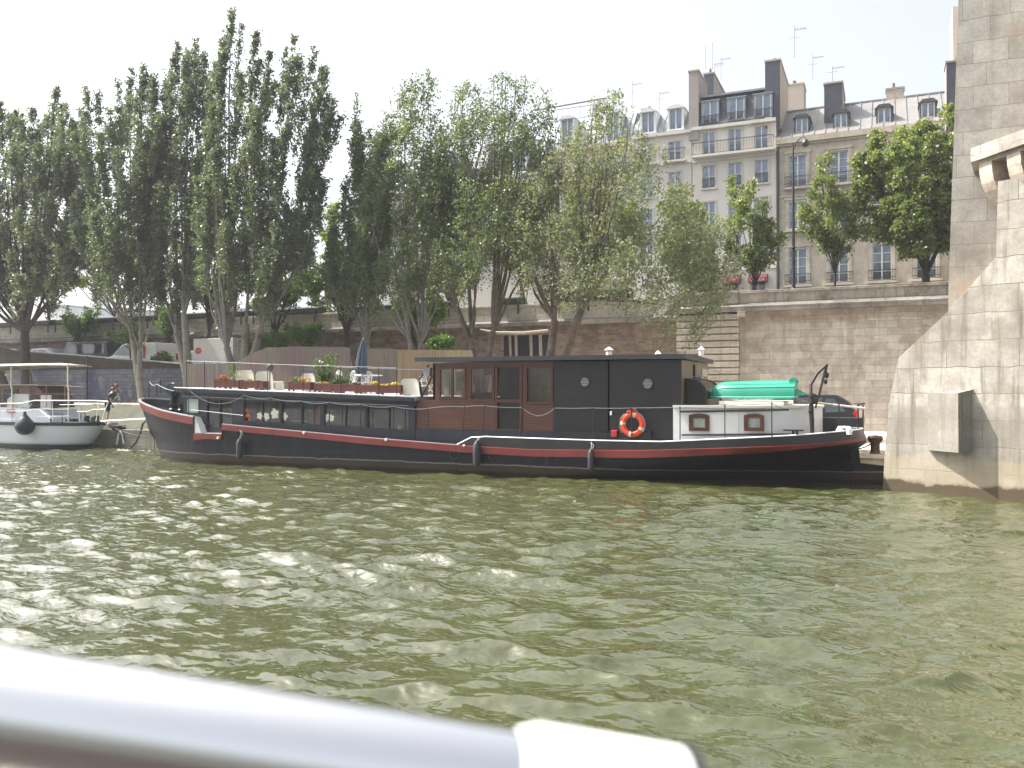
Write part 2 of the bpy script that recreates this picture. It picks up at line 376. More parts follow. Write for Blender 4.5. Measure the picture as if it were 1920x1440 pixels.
g = MB(); g.box(XR, 22, 29.4, YW, -1.5, ZQ, .0); g.box(XR, 22, 29.36, 30.0, ZQ-.28, ZQ+.004, .015); struct('quay', g, cobble)
g = MB(); g.box(-420, 90, YW+.05, 300, 0, ZS); struct('street', g, mat('asphalt', (.06,.06,.058), .9, var=.2))
hz = MB(); hz.box(-424, 94, -64, 304, -4, 62); ho = hz.build('haze', [], None); ho['kind'] = 'stuff'; tag(ho, 'thin pale summer haze over the river')
hm = bpy.data.materials.new('haze_air'); nt, N, L = nodes_of(hm); N.remove(N['Principled BSDF']); pv = N.new('ShaderNodeVolumePrincipled'); pv.inputs['Color'].default_value = (.93,.95,1,1); pv.inputs['Density'].default_value = .0005; pv.inputs['Anisotropy'].default_value = .2; L.new(pv.outputs[0], N['Material Output'].inputs['Volume']); ho.data.materials.append(hm)
scene.cycles.volume_bounces = 0
g = MB(); g.box(-420, -160, 30.5, YW, -1, ZP-.02); struct('far_quay', g, cobble)
# ------------------------------------------------------------------ embankment wall
ashlar = masonry('embankment_ashlar', (.50,.465,.42), (.37,.335,.30), (.22,.19,.165), .95, .345, .009, stain=(.26,.21,.175), sthr=.5, sscale=.6, stain2=(.19,.165,.15), s2thr=.57, streak=.45,
                 bands=[(6.15,6.75,(.30,.15,.07),.75),(5.2,5.9,(.20,.12,.08),.35)])
rubble = masonry('embankment_rubble', (.27,.20,.16), (.15,.11,.088), (.25,.21,.175), .36, .155, .010, stain=(.09,.06,.045), sthr=.52, sscale=.6, stain2=(.20,.16,.13), s2thr=.6, bump=.7)
stringm = masonry('string_course_stone', (.24,.215,.19), (.17,.15,.135), (.08,.07,.06), 1.6, 1.2, .008, stain=(.06,.055,.05), sthr=.5, streak=.7)
parapm = masonry('parapet_stone', (.36,.33,.28), (.27,.25,.215), (.1,.09,.08), 1.5, .52, .008, stain=(.09,.08,.07), sthr=.5, sscale=.8, streak=.85)
XP0, XP1 = XY(1272, YW), XY(1388, YW)
ew = thing('embankment_wall', 'high old stone embankment wall with a parapet above the lower quay', 'wall', (0, YW, ZQ))
a = MB(); a.box(XP1, 30, YW-.1, YW+1, ZQ-.5, 6.62); a.build('ashlar_facing', ashlar, ew)
a = MB(); xa, xb = XY(945, YW), XY(1030, YW)
a.box(-160, xa, YW-.05, YW+1, ZQ-.5, 6.3); a.box(xb, XP0, YW-.05, YW+1, ZQ-.5, 6.3); a.box(xa, xb, YW-.05, YW+1, ZY(990,628,YW), 6.3)
a.box(xa, xb, YW+.9, YW+1, ZQ, 6.3); a.build('rubble_facing', rubble, ew)
a = MB(); n = 17; z0 = ZQ
hh = (6.55-z0)/n
for i in range(n): a.box(XP0, XP1, YW-.42, YW+.5, z0+i*hh+.045, z0+(i+1)*hh-.025, .02)
a.box(XP0+.03, XP1-.03, YW-.30, YW+.4, z0, 6.5)
a.build('rusticated_pilaster', masonry('pilaster_stone', (.40,.36,.31), (.33,.29,.25), (.1,.08,.07), 1.3, 3.0, .008, stain=(.2,.14,.1), sthr=.55, streak=.3), ew)
a = MB(); a.prism([(YW-.55,6.62),(YW-.55,6.86),(YW-.32,7.02),(YW+.3,7.02),(YW+.3,6.62)], XP0, 30, 'yz'); a.build('string_course', stringm, ew)
a = MB(); a.prism([(YW-.3,6.3),(YW-.3,6.48),(YW-.1,6.6),(YW+.3,6.6),(YW+.3,6.3)], -160, XP0-.003, 'yz'); a.build('string_course', stringm, ew)
a = MB(); a.box(XP1, 30, YW-.28, YW+.2, 7.023, 7.50); a.box(XP1, 30, YW-.36, YW+.28, 7.503, 7.64, .02)
a.box(XP0, XP1-.004, YW-.4, YW+.2, 7.023, 7.50); a.box(XP0, XP1-.004, YW-.46, YW+.28, 7.503, 7.66, .02); a.build('parapet', parapm, ew)
a = MB(); a.box(-160, XP0-.005, YW-.06, YW+.3, 6.603, 7.38); a.box(-160, XP0-.005, YW-.1, YW+.34, 7.383, 7.5, .02); a.build('parapet', masonry('pale_parapet_stone', (.50,.47,.40), (.42,.39,.33), (.17,.15,.13), 1.45, .46, .008, stain=(.2,.18,.15), sthr=.56, sscale=.5, streak=.4), ew)
a = MB(); a.box(XP1-.05, XP1+.35, YW-.6, YW-.2, 6.35, 6.61, .03); a.build('corner_stone', parapm, ew)
# log shed in the arch
sh = thing('timber_porch', 'rough log porch in front of a dark doorway in the brown wall', 'porch', (xa, YW-1, ZP))
a = MB()
for px, r in ((957,.07),(968,.08),(996,.08),(1014,.09)):
    x = XY(px, YW-.9); a.tube([(x,YW-.9,ZP),(x+.04,YW-.88,3.8),(x-.03,YW-.9,ZY(px,628,YW-.9))], r, 7)
a.build('post', mat('bleached_log', (.30,.26,.21), .9, var=.25, scale=6), sh, True)
a = MB(); a.tube([onY(900,618,YW-1.1), onY(930,624,YW-1), onY(980,625,YW-.95), onY(1028,620,YW-.95)], [.05,.09,.1,.08], 7); a.build('beam', MATS['bleached_log'], sh, True)
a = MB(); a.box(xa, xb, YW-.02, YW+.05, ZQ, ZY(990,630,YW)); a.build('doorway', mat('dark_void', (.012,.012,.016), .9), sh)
# green-black bookseller boxes on the parapet
def stall(px0, px1, top, lab, st):
    x0, x1 = XY(px0, YW), XY(px1, YW)
    t = thing('bookseller_box', lab, 'stall box', (x0, YW, 7.5), 0, 'closed bookseller boxes on the parapet')
    m_ = mat('stall_green', (.012,.02,.018), .45)
    a = MB(); z1 = 7.5+top; a.prism([(YW-.33,7.505),(YW-.36,z1-.12),(YW+.1,z1),(YW+.6,z1-.05),(YW+.6,7.505)], x0, x1, 'yz'); a.build('body', m_, t)
    a = MB(); n = max(1, int((x1-x0)/2))
    for k in range(n+1):
        x = lerp(x0+.1, x1-.1, k/n); a = MB(); a.box(x-.05, x+.05, YW-.4, YW-.362, 6.95, z1-.2); a.build('bracket', iron, t)
    a = MB()
    for k in range(n):
        xa_, xb_ = lerp(x0, x1, k/n)+.03, lerp(x0, x1, (k+1)/n)-.03
        a.box(xa_, xb_, YW-.385, YW-.362, 7.56, z1-.2)
    a.build('shutter', m_, t)
spots = [(1036,1182,.62,'dark green closed bookseller box, rightmost on the parapet beneath the spreading tree'),
 (932,980,.42,'short dark closed bookseller box above the log porch'),(780,850,.4,'closed bookseller box between two leaning trunks'),
 (640,760,.36,'closed bookseller box behind the red trunk'),(480,600,.42,'closed bookseller box behind the three pale stems'),
 (350,462,.42,'closed bookseller box above the white lorry'),(232,338,.42,'closed bookseller box above the orange-marked van'),
 (110,222,.42,'closed bookseller box above the black van'),(-40,100,.42,'closed bookseller box at the far left end of the parapet')]
for i, s_ in enumerate(spots): stall(s_[0], s_[1], s_[2], s_[3], i)
# retaining wall, blue painted, with the ramp road behind it
bluew = masonry('blue_painted_stone', (.095,.10,.135), (.14,.14,.155), (.06,.06,.075), .5, .22, .014, stain=(.055,.06,.125), sthr=.5, sscale=.5, stain2=(.24,.23,.22), s2thr=.56, bump=.6)
dkw = masonry('dark_ramp_stone', (.055,.045,.04), (.04,.034,.03), (.03,.025,.02), .5, .25, .012, stain=(.03,.028,.022), sthr=.5)
YB = 38.5
rw = thing('retaining_wall', 'rough retaining wall painted blue below the sloping ramp', 'wall', (-40, YB, ZP))
xs0, xs1 = -160, XY(352, YB)
zt = lambda x: lerp(5.35, 4.3, (x-XY(36,YB))/(XY(340,YB)-XY(36,YB)))
a = MB(); a.box(xs0, xs1, YB, YB+.5, ZP, 4.1); a.build('blue_face', bluew, rw)
a = MB(); a.prism([(xs0, 4.102),(xs0, 6.3),(XY(36,YB)-4, 6.0),(XY(36,YB),5.35),(xs1, 4.3),(xs1,4.102)], YB+.06, YB+.44); a.build('ramp_parapet', dkw, rw)
a = MB(); a.tube([(XY(36,YB),YB+.2,5.42),(xs1,YB+.2,4.36)], .04, 6); a.tube([(XY(300,YB),YB+.1,4.5),(XY(372,YB),YB+.1,4.28)], .035, 6); a.build('rail', mat('pale_rail', (.5,.48,.42), .6), rw)
a = MB(); x = XY(163,YB-.15); a.cyl((x,YB-.15,ZP), .06, 2.9, 10); a.build('drainpipe', mat('navy_paint', (.02,.025,.06), .5), rw, True)
zr = lambda x: pw(x, [(-80,4.9),(XY(60,41),4.25),(XY(265,41),3.55),(XY(400,41),3.0),(XY(560,41),2.4),(XY(700,41),ZP+.01)])
g = MB(); rows = [[(x, YB+.5, zr(x)), (x, YW-.05, zr(x)), ] for x in np.linspace(-80, XY(700,41), 30)]; g.grid(rows)
g.add([(p[0][0], p[0][1], p[0][2]) for p in rows]+[(p[0][0], p[0][1], ZP) for p in rows], [(i,i+1,i+31,i+30) for i in range(29)])
struct('ramp_road', g, MATS['asphalt'])
# ------------------------------------------------------------------ bridge pier
pierm = masonry('pier_stone', (.40,.378,.335), (.30,.28,.245), (.10,.088,.075), 1.75, .68, .009, stain=(.17,.15,.125), sthr=.48, sscale=.6, stain2=(.23,.20,.165), s2thr=.48, streak=1.0, rough=.8,
                bands=[(-2,.3,(.07,.052,.028),.97),(.3,.95,(.31,.265,.18),.6),(1.0,2.3,(.22,.20,.17),.45)])
P0 = onZ(1655, 918, 0); ROT = math.radians(-28)
U = Vector((math.cos(ROT), math.sin(ROT), 0)); Nn = Vector((math.sin(ROT), -math.cos(ROT), 0))
def onP(px, py, off=0.):
    r = ray(px, py); q = P0+Nn*off; t = (q-Vector((0,0,CAMZ))).dot(Nn)/r.dot(Nn); p = Vector((0,0,CAMZ))+r*t
    return ((p-P0).dot(U), p.z)
pier = thing('bridge_pier', 'massive pale stone bridge pier with a sloping shoulder rising from the water', 'bridge pier', (P0.x, P0.y, 0), ROT)
out = [(0,-1),(0,.05), onP(1660,831), onP(1669,744), onP(1685,671), onP(1776,586), onP(1868,482), onP(1871,340)]
ins = [(.004,-1),(.004,.05)]+[(q[0]+.004, q[1]-.002) for q in out[2:]]
top = 8.45; a = MB(); n = len(out)
vs = [(x, .004, z) for x, z in out]+[(x, 0, z) for x, z in ins]+[(x, 5, z) for x, z in out]
fs = [(i, i+1, n+i+1, n+i) for i in range(n-1)]+[(2*n+i, 2*n+i+1, i+1, i) for i in range(n-1)]
k = len(vs); vs += [(9, 0, -1), (9, 0, ins[-1][1]), (9, 5, ins[-1][1])]
fs += [tuple(range(n, 2*n))+(k+1, k), (n-1, 2*n-1, k+1, k+2, 3*n-1)]
a.add(vs, fs); a.build('cutwater', pierm, pier, world=False)
# projecting block
s0, zt_ = onP(1741, 737); sc, zb_ = onP(1797, 849, .5); s1 = onP(1822, 740)[0]
a = MB(); a.prism([(s0, .02),(s0+.03, -.12),(sc, -.5),(s1+.02, .02)], zb_, zt_, 'xy'); a.add([(s0,.02,zt_),(sc,-.5,zt_),(s1+.05,.02,zt_+.1),(s1+.02,.02,zt_)], [(0,1,2),(1,3,2)])
a.build('stone_block', masonry('block_stone', (.24,.225,.20), (.21,.195,.175), (.3,.28,.24), 4, 4, .004, stain=(.2,.18,.15), sthr=.48, streak=.7), pier, world=False)
# rear tower
tw = MB(); x0, x1 = XY(1779, 26.5), XY(1799, 26.5, 0)
xt_ = lerp(x0,x1,1.2); tw.add([(x0,26.5,-1),(x0,26.5,5.5),(xt_,26.5,16),(14,26.5,16),(14,26.5,-1),(x0+.75,34,-1),(x0+.75,34,5.5),(xt_+.75,34,16),(14,34,16),(14,34,-1)], [(0,1,2,3,4),(9,8,7,6,5),(0,5,6,1),(1,6,7,2),(2,7,8,3),(3,8,9,4)])
towerm = masonry('tower_stone', (.47,.45,.41), (.37,.35,.32), (.19,.165,.14), 1.15, .62, .008, stain=(.24,.21,.18), sthr=.52, sscale=.5, stain2=(.42,.33,.25), s2thr=.58, streak=.3)
def loc(mb):
    R = Matrix.Rotation(-ROT, 3, 'Z'); mb.v = [tuple(R @ (Vector(v)-Vector((P0.x,P0.y,0)))) for v in mb.v]; return mb
loc(tw).build('tower', towerm, pier, world=False)
A = onY(1820, 303, 24.95); d = Vector((.6,-.8,0)); e = Vector((.8,.6,0)); A2 = onY(1820, 303, 24.95)
a = MB()
a.prism([tuple((A+d*0)[:2]), tuple((A+d*6)[:2]), tuple((A+d*6+e*4)[:2]), tuple((A+e*4+Vector((0,1,0)))[:2]), tuple((A+Vector((.25,1.7,0)))[:2])], A.z-.02, A.z+.34, 'xy')
a.prism([tuple((A+d*.15+e*.12)[:2]), tuple((A+d*6+e*.12)[:2]), tuple((A+d*6+e*4)[:2]), tuple((A+e*4+Vector((0,1,0)))[:2]), tuple((A+Vector((.4,1.7,0)))[:2])], A.z-.12, A.z-.023, 'xy')
loc(a).build('cornice', masonry('cornice_stone', (.40,.375,.33), (.33,.30,.265), (.2,.18,.15), 2, 3, .008, stain=(.13,.115,.10), sthr=.45, streak=.8), pier, world=False)
for t in (.35, 1.25, 2.3, 3.4):
    a = MB(); q = A+d*t+e*.12; r = 1.1
    prof = [(0,0)]+[(r*.72*(1-math.cos(u))**1.0*1.0, -r*math.sin(u)) for u in np.linspace(.25, PI/2, 7)]+[(r*.95,-r),(2.6,-r),(2.6,0)]
    vs = []; hw = .21
    for s_ in (-hw, hw): vs += [q+d*s_+e*p+Vector((0,0,A.z*0-.12+z)) for p, z in prof]
    m_ = len(prof); a.add(vs, [tuple(range(m_)), tuple(reversed(range(m_, 2*m_)))]+[(i, i+m_, (i+1) % m_+m_, (i+1) % m_) for i in range(m_)])
    loc(a).build('corbel', mat('corbel_stone', (.43,.36,.30), .85, var=.22, scale=2.5, dirt=(.2,.17,.14), dscale=1.5, dthr=.5), pier, world=False)
a = MB(); q = A+d*.9+e*1.0; a.prism([tuple(q[:2]), tuple((q+d*6)[:2]), tuple((q+d*6+e*3)[:2]), tuple((q+e*3)[:2])], A.z+.34, 17, 'xy')
loc(a).build('upper_wall', masonry('upper_pier_stone', (.44,.42,.37), (.36,.34,.30), (.25,.22,.19), 1.3, .62, .007, stain=(.33,.29,.25), sthr=.55, sscale=.5, streak=.4), pier, world=False)
# ------------------------------------------------------------------ town houses
plasterw = lambda n, c, v=.08: mat(n, c, .85, var=v, scale=.6, dirt=tuple(x*.62 for x in c), dscale=.5, dthr=.6, bump=.15, bscale=8)
framew = mat('window_paint', (.62,.64,.64), .5, var=.03)
paneg = mat('dark_window_glass', (.035,.045,.06), .06, var=.5, scale=.35, spec=.9); housepane = mat('house_window_glass', (.17,.20,.24), .08, .7, var=.6, scale=.6)
zinc = mat('zinc_sheet', (.23,.25,.28), .38, .35, var=.15, scale=1.2, dirt=(.30,.31,.32), dscale=.7, dthr=.55)
slate = mat('slate', (.045,.05,.065), .5, var=.25, scale=3)
bark_iron = iron
def window_mb(w, h, kind=2, bars=2):
    """local: x -w/2..w/2, y 0 plane (faces -y), z 0..h; returns frame, pane"""
    f = MB(); t = .07
    f.box(-w/2, -w/2+t, -.04, .04, 0, h); f.box(w/2-t, w/2, -.04, .04, 0, h); f.box(-w/2+t, w/2-t, -.04, .04, 0, t); f.box(-w/2+t, w/2-t, -.04, .04, h-t, h)
    f.box(-.05, .05, -.045, .03, t, h-t)
    for i in range(1, bars+1):
        z = h*i/(bars+1)
        for s in (-1, 1): f.box(min(s*.05, s*(w/2-t)), max(s*.05, s*(w/2-t)), -.03, .02, z-.02, z+.02)
    p = MB(); p.box(-w/2+t*.5, w/2-t*.5, .045, .06, t*.5, h-t*.5)
    return f, p
WCACHE = {}
def add_window(parent, x, y, z, w, h, bars=2, shade=None, fm=None):
    key = (round(w, 2), round(h, 2), bars, shade)
    if key not in WCACHE:
        f, p = window_mb(w, h, bars=bars); fo = f.build('window', fm or framew, None, world=False); po = p.build('pane', shade or housepane, None, world=False)
        WCACHE[key] = (fo.data, po.data); COL.objects.unlink(fo); COL.objects.unlink(po); bpy.data.objects.remove(fo); bpy.data.objects.remove(po)
    fd, pd = WCACHE[key]
    fo = bpy.data.objects.new('window', fd); COL.objects.link(fo); fo.parent = parent; fo.location = Vector((x, y, z))-Vector(parent.location)
    po = bpy.data.objects.new('pane', pd); COL.objects.link(po); po.parent = fo
    k2 = (key[0], key[1], 'sill')
    if k2 not in WCACHE:
        a_ = MB(); a_.box(-w/2-.14, w/2+.14, -.27, -.145, -.13, -.01)
        for s_ in (-1, 1): a_.box(min(s_*w/2, s_*(w/2+.13)), max(s_*w/2, s_*(w/2+.13)), -.175, -.145, -.008, h+.13)
        a_.box(-w/2, w/2, -.175, -.145, h, h+.13); o_ = a_.build('sill', mat('window_trim_stone', (.52,.49,.43), .8, var=.1), None, world=False); WCACHE[k2] = o_.data; COL.objects.unlink(o_); bpy.data.objects.remove(o_)
    if bars > 0: so = bpy.data.objects.new('sill', WCACHE[k2]); COL.objects.link(so); so.parent = fo
    return fo
def holes_wall(mb, x0, x1, z0, z1, y, holes, depth=.22):
    xs = sorted({x0, x1, *[h[0] for h in holes], *[h[1] for h in holes]}); zs = sorted({z0, z1, *[h[2] for h in holes], *[h[3] for h in holes]})
    for i in range(len(xs)-1):
        for j in range(len(zs)-1):
            cx, cz = (xs[i]+xs[i+1])/2, (zs[j]+zs[j+1])/2
            if any(h[0] < cx < h[1] and h[2] < cz < h[3] for h in holes): continue
            mb.quad((xs[i],y,zs[j]),(xs[i+1],y,zs[j]),(xs[i+1],y,zs[j+1]),(xs[i],y,zs[j+1]))
    for (a, b, c, d) in holes:
        mb.quad((a,y,c),(a,y+depth,c),(a,y+depth,d),(a,y,d)); mb.quad((b,y,c),(b,y,d),(b,y+depth,d),(b,y+depth,c))
        mb.quad((a,y,d),(a,y+depth,d),(b,y+depth,d),(b,y,d)); mb.quad((a,y,c),(b,y,c),(b,y+depth,c),(a,y+depth,c))
def railing(mb, x0, x1, y, z, h=.95, st=.13, returns=.0):
    mb.box(x0, x1, y-.02, y+.02, z+h-.05, z+h); mb.box(x0, x1, y-.015, y+.015, z+.04, z+.08)
    n = max(2, int((x1-x0)/st))
    for i in range(n+1):
        x = lerp(x0+.012, x1-.012, i/n); mb.box(x-.011, x+.011, y-.011, y+.011, z+.08, z+h-.05)
    if returns:
        for x in (x0+.015, x1-.015): mb.box(x-.015, x+.015, y, y+returns, z+h-.05, z+h-.01)
def house(name, label, X0, X1, Y, zc, wallm, wins, back=11, moulds=(), zb=ZS):
    t = thing(name, label, 'building', (X0, Y, zb))
    hs = [(x-w/2, x+w/2, z, z+h) for (x, z, w, h, *_) in wins]
    m = MB(); holes_wall(m, X0, X1, zb, zc, Y, hs)
    m.quad((X0,Y,zb),(X0,Y,zc),(X0,Y+back,zc),(X0,Y+back,zb)); m.quad((X1,Y,zb),(X1,Y+back,zb),(X1,Y+back,zc),(X1,Y,zc)); m.quad((X0,Y+back,zb),(X1,Y+back,zb),(X1,Y+back,zc),(X0,Y+back,zc))
    m.quad((X0,Y+.6,zb),(X1,Y+.6,zb),(X1,Y+.6,zc),(X0,Y+.6,zc))
    m.build('wall', wallm, t, recalc=False)
    for (x, z, w, h, *o) in wins:
        add_window(t, x, Y+.14, z, w, h, bars=o[0] if o else 2)
    if moulds:
        for (z, hh, pr) in moulds: m = MB(); m.box(X0, X1, Y-pr, Y-.003, z, z+hh); m.build('cornice', wallm, t)
    return t
def chimney(t, x0, x1, y0, y1, z0, z1, mf, ms, pots=5, name='chimney'):
    m = MB(); m.k = 1; m.box(x0, x1, y0, y1, z0, z1); m.box(x0-.06, x1+.06, y0-.06, y1+.06, z1+.003, z1+.14)
    m.k = 0; m.box(x0+.0, x1, y0-.03, y0-.004, z0, z1-.01)
    c = m.build(name, [mf, ms], t)
    p = MB(); 
    for i in range(pots):
        y = lerp(y0+.4, y1-.4, (i+.5)/max(1, pots)); xx = (x0+x1)/2+random.uniform(-.12, .12)
        p.cyl((xx, y, z1+.14), .13, random.uniform(.3, .65), 8, .1)
    if pots: p.build('chimney_pot', mat('terracotta_pot', (.18,.10,.07), .85, var=.3), c)
    return c
def antenna(px, py0, py1, Y, label, yagi=True):
    b = onY(px, py1, Y); h = ZY(px, py0, Y)-b.z
    m = MB(); m.cyl(b, .025, h, 6)
    if yagi:
        m.box(b.x-.05, b.x+.9, Y-.015, Y+.015, b.z+h*.86, b.z+h*.86+.03)
        for k in range(5): x = b.x+.1+k*.18; m.box(x-.01, x+.01, Y-.3, Y+.3, b.z+h*.86, b.z+h*.86+.02)
        m.box(b.x-.4, b.x+.4, Y-.01, Y+.01, b.z+h*.62, b.z+h*.62+.02)
    o = m.build('roof_antenna', mat('antenna_metal', (.25,.26,.28), .5, .5), None); tag(o, label, 'antenna')
YH = 70
def wpx(px, py0, py1, wpx_, Y=YH, bars=2):
    """window from its picture box: centre column, top and bottom row, width in pixels"""
    c0, c1 = onY(px, py0, Y), onY(px, py1, Y); w_ = abs(onY(px+wpx_/2, py0, Y).x-onY(px-wpx_/2, py0, Y).x)
    return (c0.x, c1.z, w_, c0.z-c1.z, bars)
def snap(rows):
    """give every window of one row the same height and sill"""
    z = sum(r[1] for r in rows)/len(rows); h = sum(r[3] for r in rows)/len(rows); w_ = sum(r[2] for r in rows)/len(rows)
    return [(r[0], z, w_, h, r[4]) for r in rows]
stoneA = masonry('house_ashlar', (.46,.415,.33), (.41,.37,.295), (.33,.29,.23), 1.1, .42, .004, stain=(.27,.235,.19), sthr=.55, sscale=.3, streak=.3, bump=.2)
cA = [1496,1573,1654,1737]
def sl(px, y1454, ysl): return y1454+(px-1454)*ysl
rows = []
xA = [onY(c, 490, YH).x for c in cA]; stp = (xA[3]-xA[0])/3; xA = [xA[0]+stp*i for i in range(6)]
zrow = [(ZY(1654,525,YH), ZY(1654,457,YH), 3), (ZY(1573,423,YH), ZY(1573,372,YH), 2), (ZY(1496,349,YH), ZY(1496,291,YH), 3)]
wins = [(x, z0_, 1.35, z1_-z0_, b) for (z0_, z1_, b) in zrow for x in xA]
XA0, XA1 = XY(1457, YH), 12.
zcA = ZY(1457, 262, YH)
hA = house('town_house', 'wide beige town house with pale zinc roof and dormers, beside the bridge pier', XA0, XA1, YH, zcA, stoneA, wins, moulds=[(zcA-.45,.45,.32),(zcA-.62,.15,.16),(ZY(1573,437,YH),.22,.12),(ZY(1573,362,YH),.15,.1)])
m = MB()
for (z0_, z1_, b) in zrow:
    for x in xA:
        m.box(x-.9, x-.69, YH-.09, YH-.003, z0_-.1, z1_+.15); m.box(x+.69, x+.9, YH-.09, YH-.003, z0_-.1, z1_+.15); m.box(x-1.0, x+1.0, YH-.13, YH-.004, z1_+.153, z1_+.36); m.box(x-1.05, x+1.05, YH-.38, YH-.003, z0_-.26, z0_-.105)
m.build('window_surround', stoneA, hA)
for (z0_, z1_, b) in (zrow[0], zrow[2]):
    for x in xA:
        m = MB(); railing(m, x-.95, x+.95, YH-.34, z0_-.1, .85, .11, .3); m.box(x-.95,x+.95,YH-.35,YH-.33,z0_+.15,z0_+.2); m.build('balcony', iron, hA)
YR = 75.; zrid = ZY(1640, 190, YR)
m = MB(); m.add([(XA0,YH-.25,zcA+.02),(XA1,YH-.25,zcA+.02),(XA1,YR,zrid),(XA0,YR,zrid),(XA0,YR+5,zcA),(XA1,YR+5,zcA)], [(0,1,2,3),(3,2,5,4),(0,3,4),(1,5,2)])
sl_ = Vector((0, YR-YH+.25, zrid-zcA)).normalized(); nn = Vector((0,-sl_.z, sl_.y))
m.build('roof_sheet', mat('pale_zinc', (.21,.20,.19), .5, .15, var=.12, scale=1, dirt=(.15,.145,.14), dscale=.6, dthr=.55), hA); m = MB()
x = XA0+.35
while x < XA1:
    c = Vector((x, (YR+YH-.25)/2, (zcA+zrid)/2+.02)); m.obox(c+nn*.03, (.06,0,0), sl_*((Vector((0, YR-YH+.25, zrid-zcA))).length), nn*.07); x += .82
m.box(XA0, XA1, YR-.12, YR+.12, zrid-.02, zrid+.1)
m.build('roof_seam', zinc, hA)
for i, px in enumerate((1504,1577,1658,1740,1815)):
    c = onY(px, 247, YH+.7); xx = c.x; zb_ = zcA+.5
    dm = MB(); w_, h_ = .92, 1.12; yf = YH+.45
    dm.box(xx-w_/2-.1, xx-w_/2, yf, yf+2.6, zb_, zb_+h_); dm.box(xx+w_/2, xx+w_/2+.1, yf, yf+2.6, zb_, zb_+h_)
    dm.prism([(xx-w_/2-.2, zb_+h_+.003),(xx-w_/2+.1, zb_+h_+.28),(xx+w_/2-.1, zb_+h_+.28),(xx+w_/2+.2, zb_+h_+.003)], yf-.15, yf+3)
    dm.box(xx-w_/2-.12, xx+w_/2+.12, yf-.03, yf+.1, zb_-.14, zb_-.003)
    do = dm.build('dormer', slate, hA); wv = add_window(hA, xx, yf+.08, zb_, w_-.02, h_-.01, bars=0)
x2 = XY(1546, 70.8); chimney(hA, x2, x2+1.35, 71.6, 76.4, zcA+.3, ZY(1560,152,71), slate, plasterw('chimney_render', (.40,.35,.28)), 3)
x3 = XY(1664, 75); chimney(hA, x3, x3+1.3, 74.9, 75.9, zrid-.2, zrid+.75, stoneA, stoneA, 3)
m = MB(); m.cyl((XA0+.12, YH-.12, ZS), .09, zcA-ZS-.6, 8); m.build('drainpipe', iron, hA, True)
# B: narrow pale house with a slate mansard and long balcony
XB0, XB1 = XY(1299, YH), XA0-.02
cB = [1329,1378,1428]; zcB = ZY(1378, 231, YH)
rB = [(241,285),(305,348),(374,416),(440,492)]
wins = []
xB = [onY(c, 350, YH).x for c in cB]
for (a_, b_) in rB: wins += [(x, ZY(1378,b_,YH), 1.05, ZY(1378,a_,YH)-ZY(1378,b_,YH), 1) for x in xB]
wins += [(XY(c, YH), ZY(1378,549,YH), 1.15, ZY(1378,529,YH)-ZY(1378,549,YH), 0) for c in (1323,1372,1422)]
plB = plasterw('pale_plaster', (.60,.57,.51))
hB = house('apartment_house', 'narrow pale plaster house with dark slate mansard and a long iron balcony', XB0, XB1, YH, zcB, plB, wins, moulds=[(zcB-.25,.25,.28),(ZY(1378,298,YH),.3,.12),(ZY(1378,420,YH)-.3,.18,.1),(ZY(1378,500,YH)-.3,.3,.12)])
zb_ = ZY(1378,287,YH); m = MB(); m.box(XB0+.1, XB1-.1, YH-.75, YH-.003, zb_-.2, zb_-.02); m.build('balcony_slab', plB, hB)
m = MB(); railing(m, XB0+.12, XB1-.12, YH-.72, zb_-.02, 1.0, .12, .7); m.build('balcony', iron, hB)
m = MB()
for x in xB:
    for r in (1,): railing(m, x-.5, x+.5, YH-.05, ZY(1378,rB[r][1],YH)+.05, .75, .12)
m.build('window_guard', iron, hB)
ztB = ZY(1378, 176, YH+1.2)
m = MB(); m.prism([(YH-.1, zcB+.003),(YH+.75, ztB-.25),(YH+2.2, ztB+.35),(YH+9, ztB+.9),(YH+11, zcB)], XB0+.05, XB1-.9, 'yz'); m.build('mansard_roof', slate, hB)
m = MB(); m.prism([(YH+.45, ztB-.22),(YH+.45, ztB-.05),(YH+2.2, ztB+.45),(YH+9, ztB+1.0),(YH+9, ztB+.93),(YH+2.2, ztB+.36)], XB0+.3, XB1-.95, 'yz'); 
for px in (1407, 1442): x = XY(px, YH+4); m.box(x-.5, x+.5, YH+3.6, YH+4.6, ztB+.5, ztB+.98)
m.build('roof_edge', zinc, hB)
for px in (1332, 1381, 1431):
    xx = XY(px, YH+.1, 210); zz = ZY(1378, 229, YH)
    m = MB(); m.box(xx-.72, xx-.62, YH-.02, YH+1.2, zz, zz+1.95); m.box(xx+.62, xx+.72, YH-.02, YH+1.2, zz, zz+1.95); m.box(xx-.8, xx+.8, YH-.08, YH+1.4, zz+1.953, zz+2.05); m.build('dormer', zinc, hB)
    add_window(hB, xx, YH+.06, zz, 1.24, 1.95, bars=0)
    m = MB(); railing(m, xx-.7, xx+.7, YH-.12, zz, .8, .12); m.build('window_guard', iron, hB)
renderC = plasterw('grey_chimney_render', (.30,.27,.245)); renderT = plasterw('tan_chimney_render', (.47,.40,.32))
chimney(hB, XB0-.25, XB0+.55, YH-.15, YH+3.5, zcB-1, ZY(1300,136,YH), renderC, renderC, 0)
chimney(hB, XB0+.0, XB0+.85, YH+5, YH+15, zcB, ZY(1325,130,YH+3)+.3, slate, renderC, 12)
chimney(hB, XB1-.85, XB1+.3, YH+.2, YH+6.5, zcB-.7, ZY(1480,108,YH), slate, renderT, 4)
chimney(hB, XB1-.6, XB1+1.1, YH+12, YH+14.5, zcB, ZY(1520,155,YH+12), renderT, plasterw('cream_chimney_render', (.50,.45,.36)), 3)
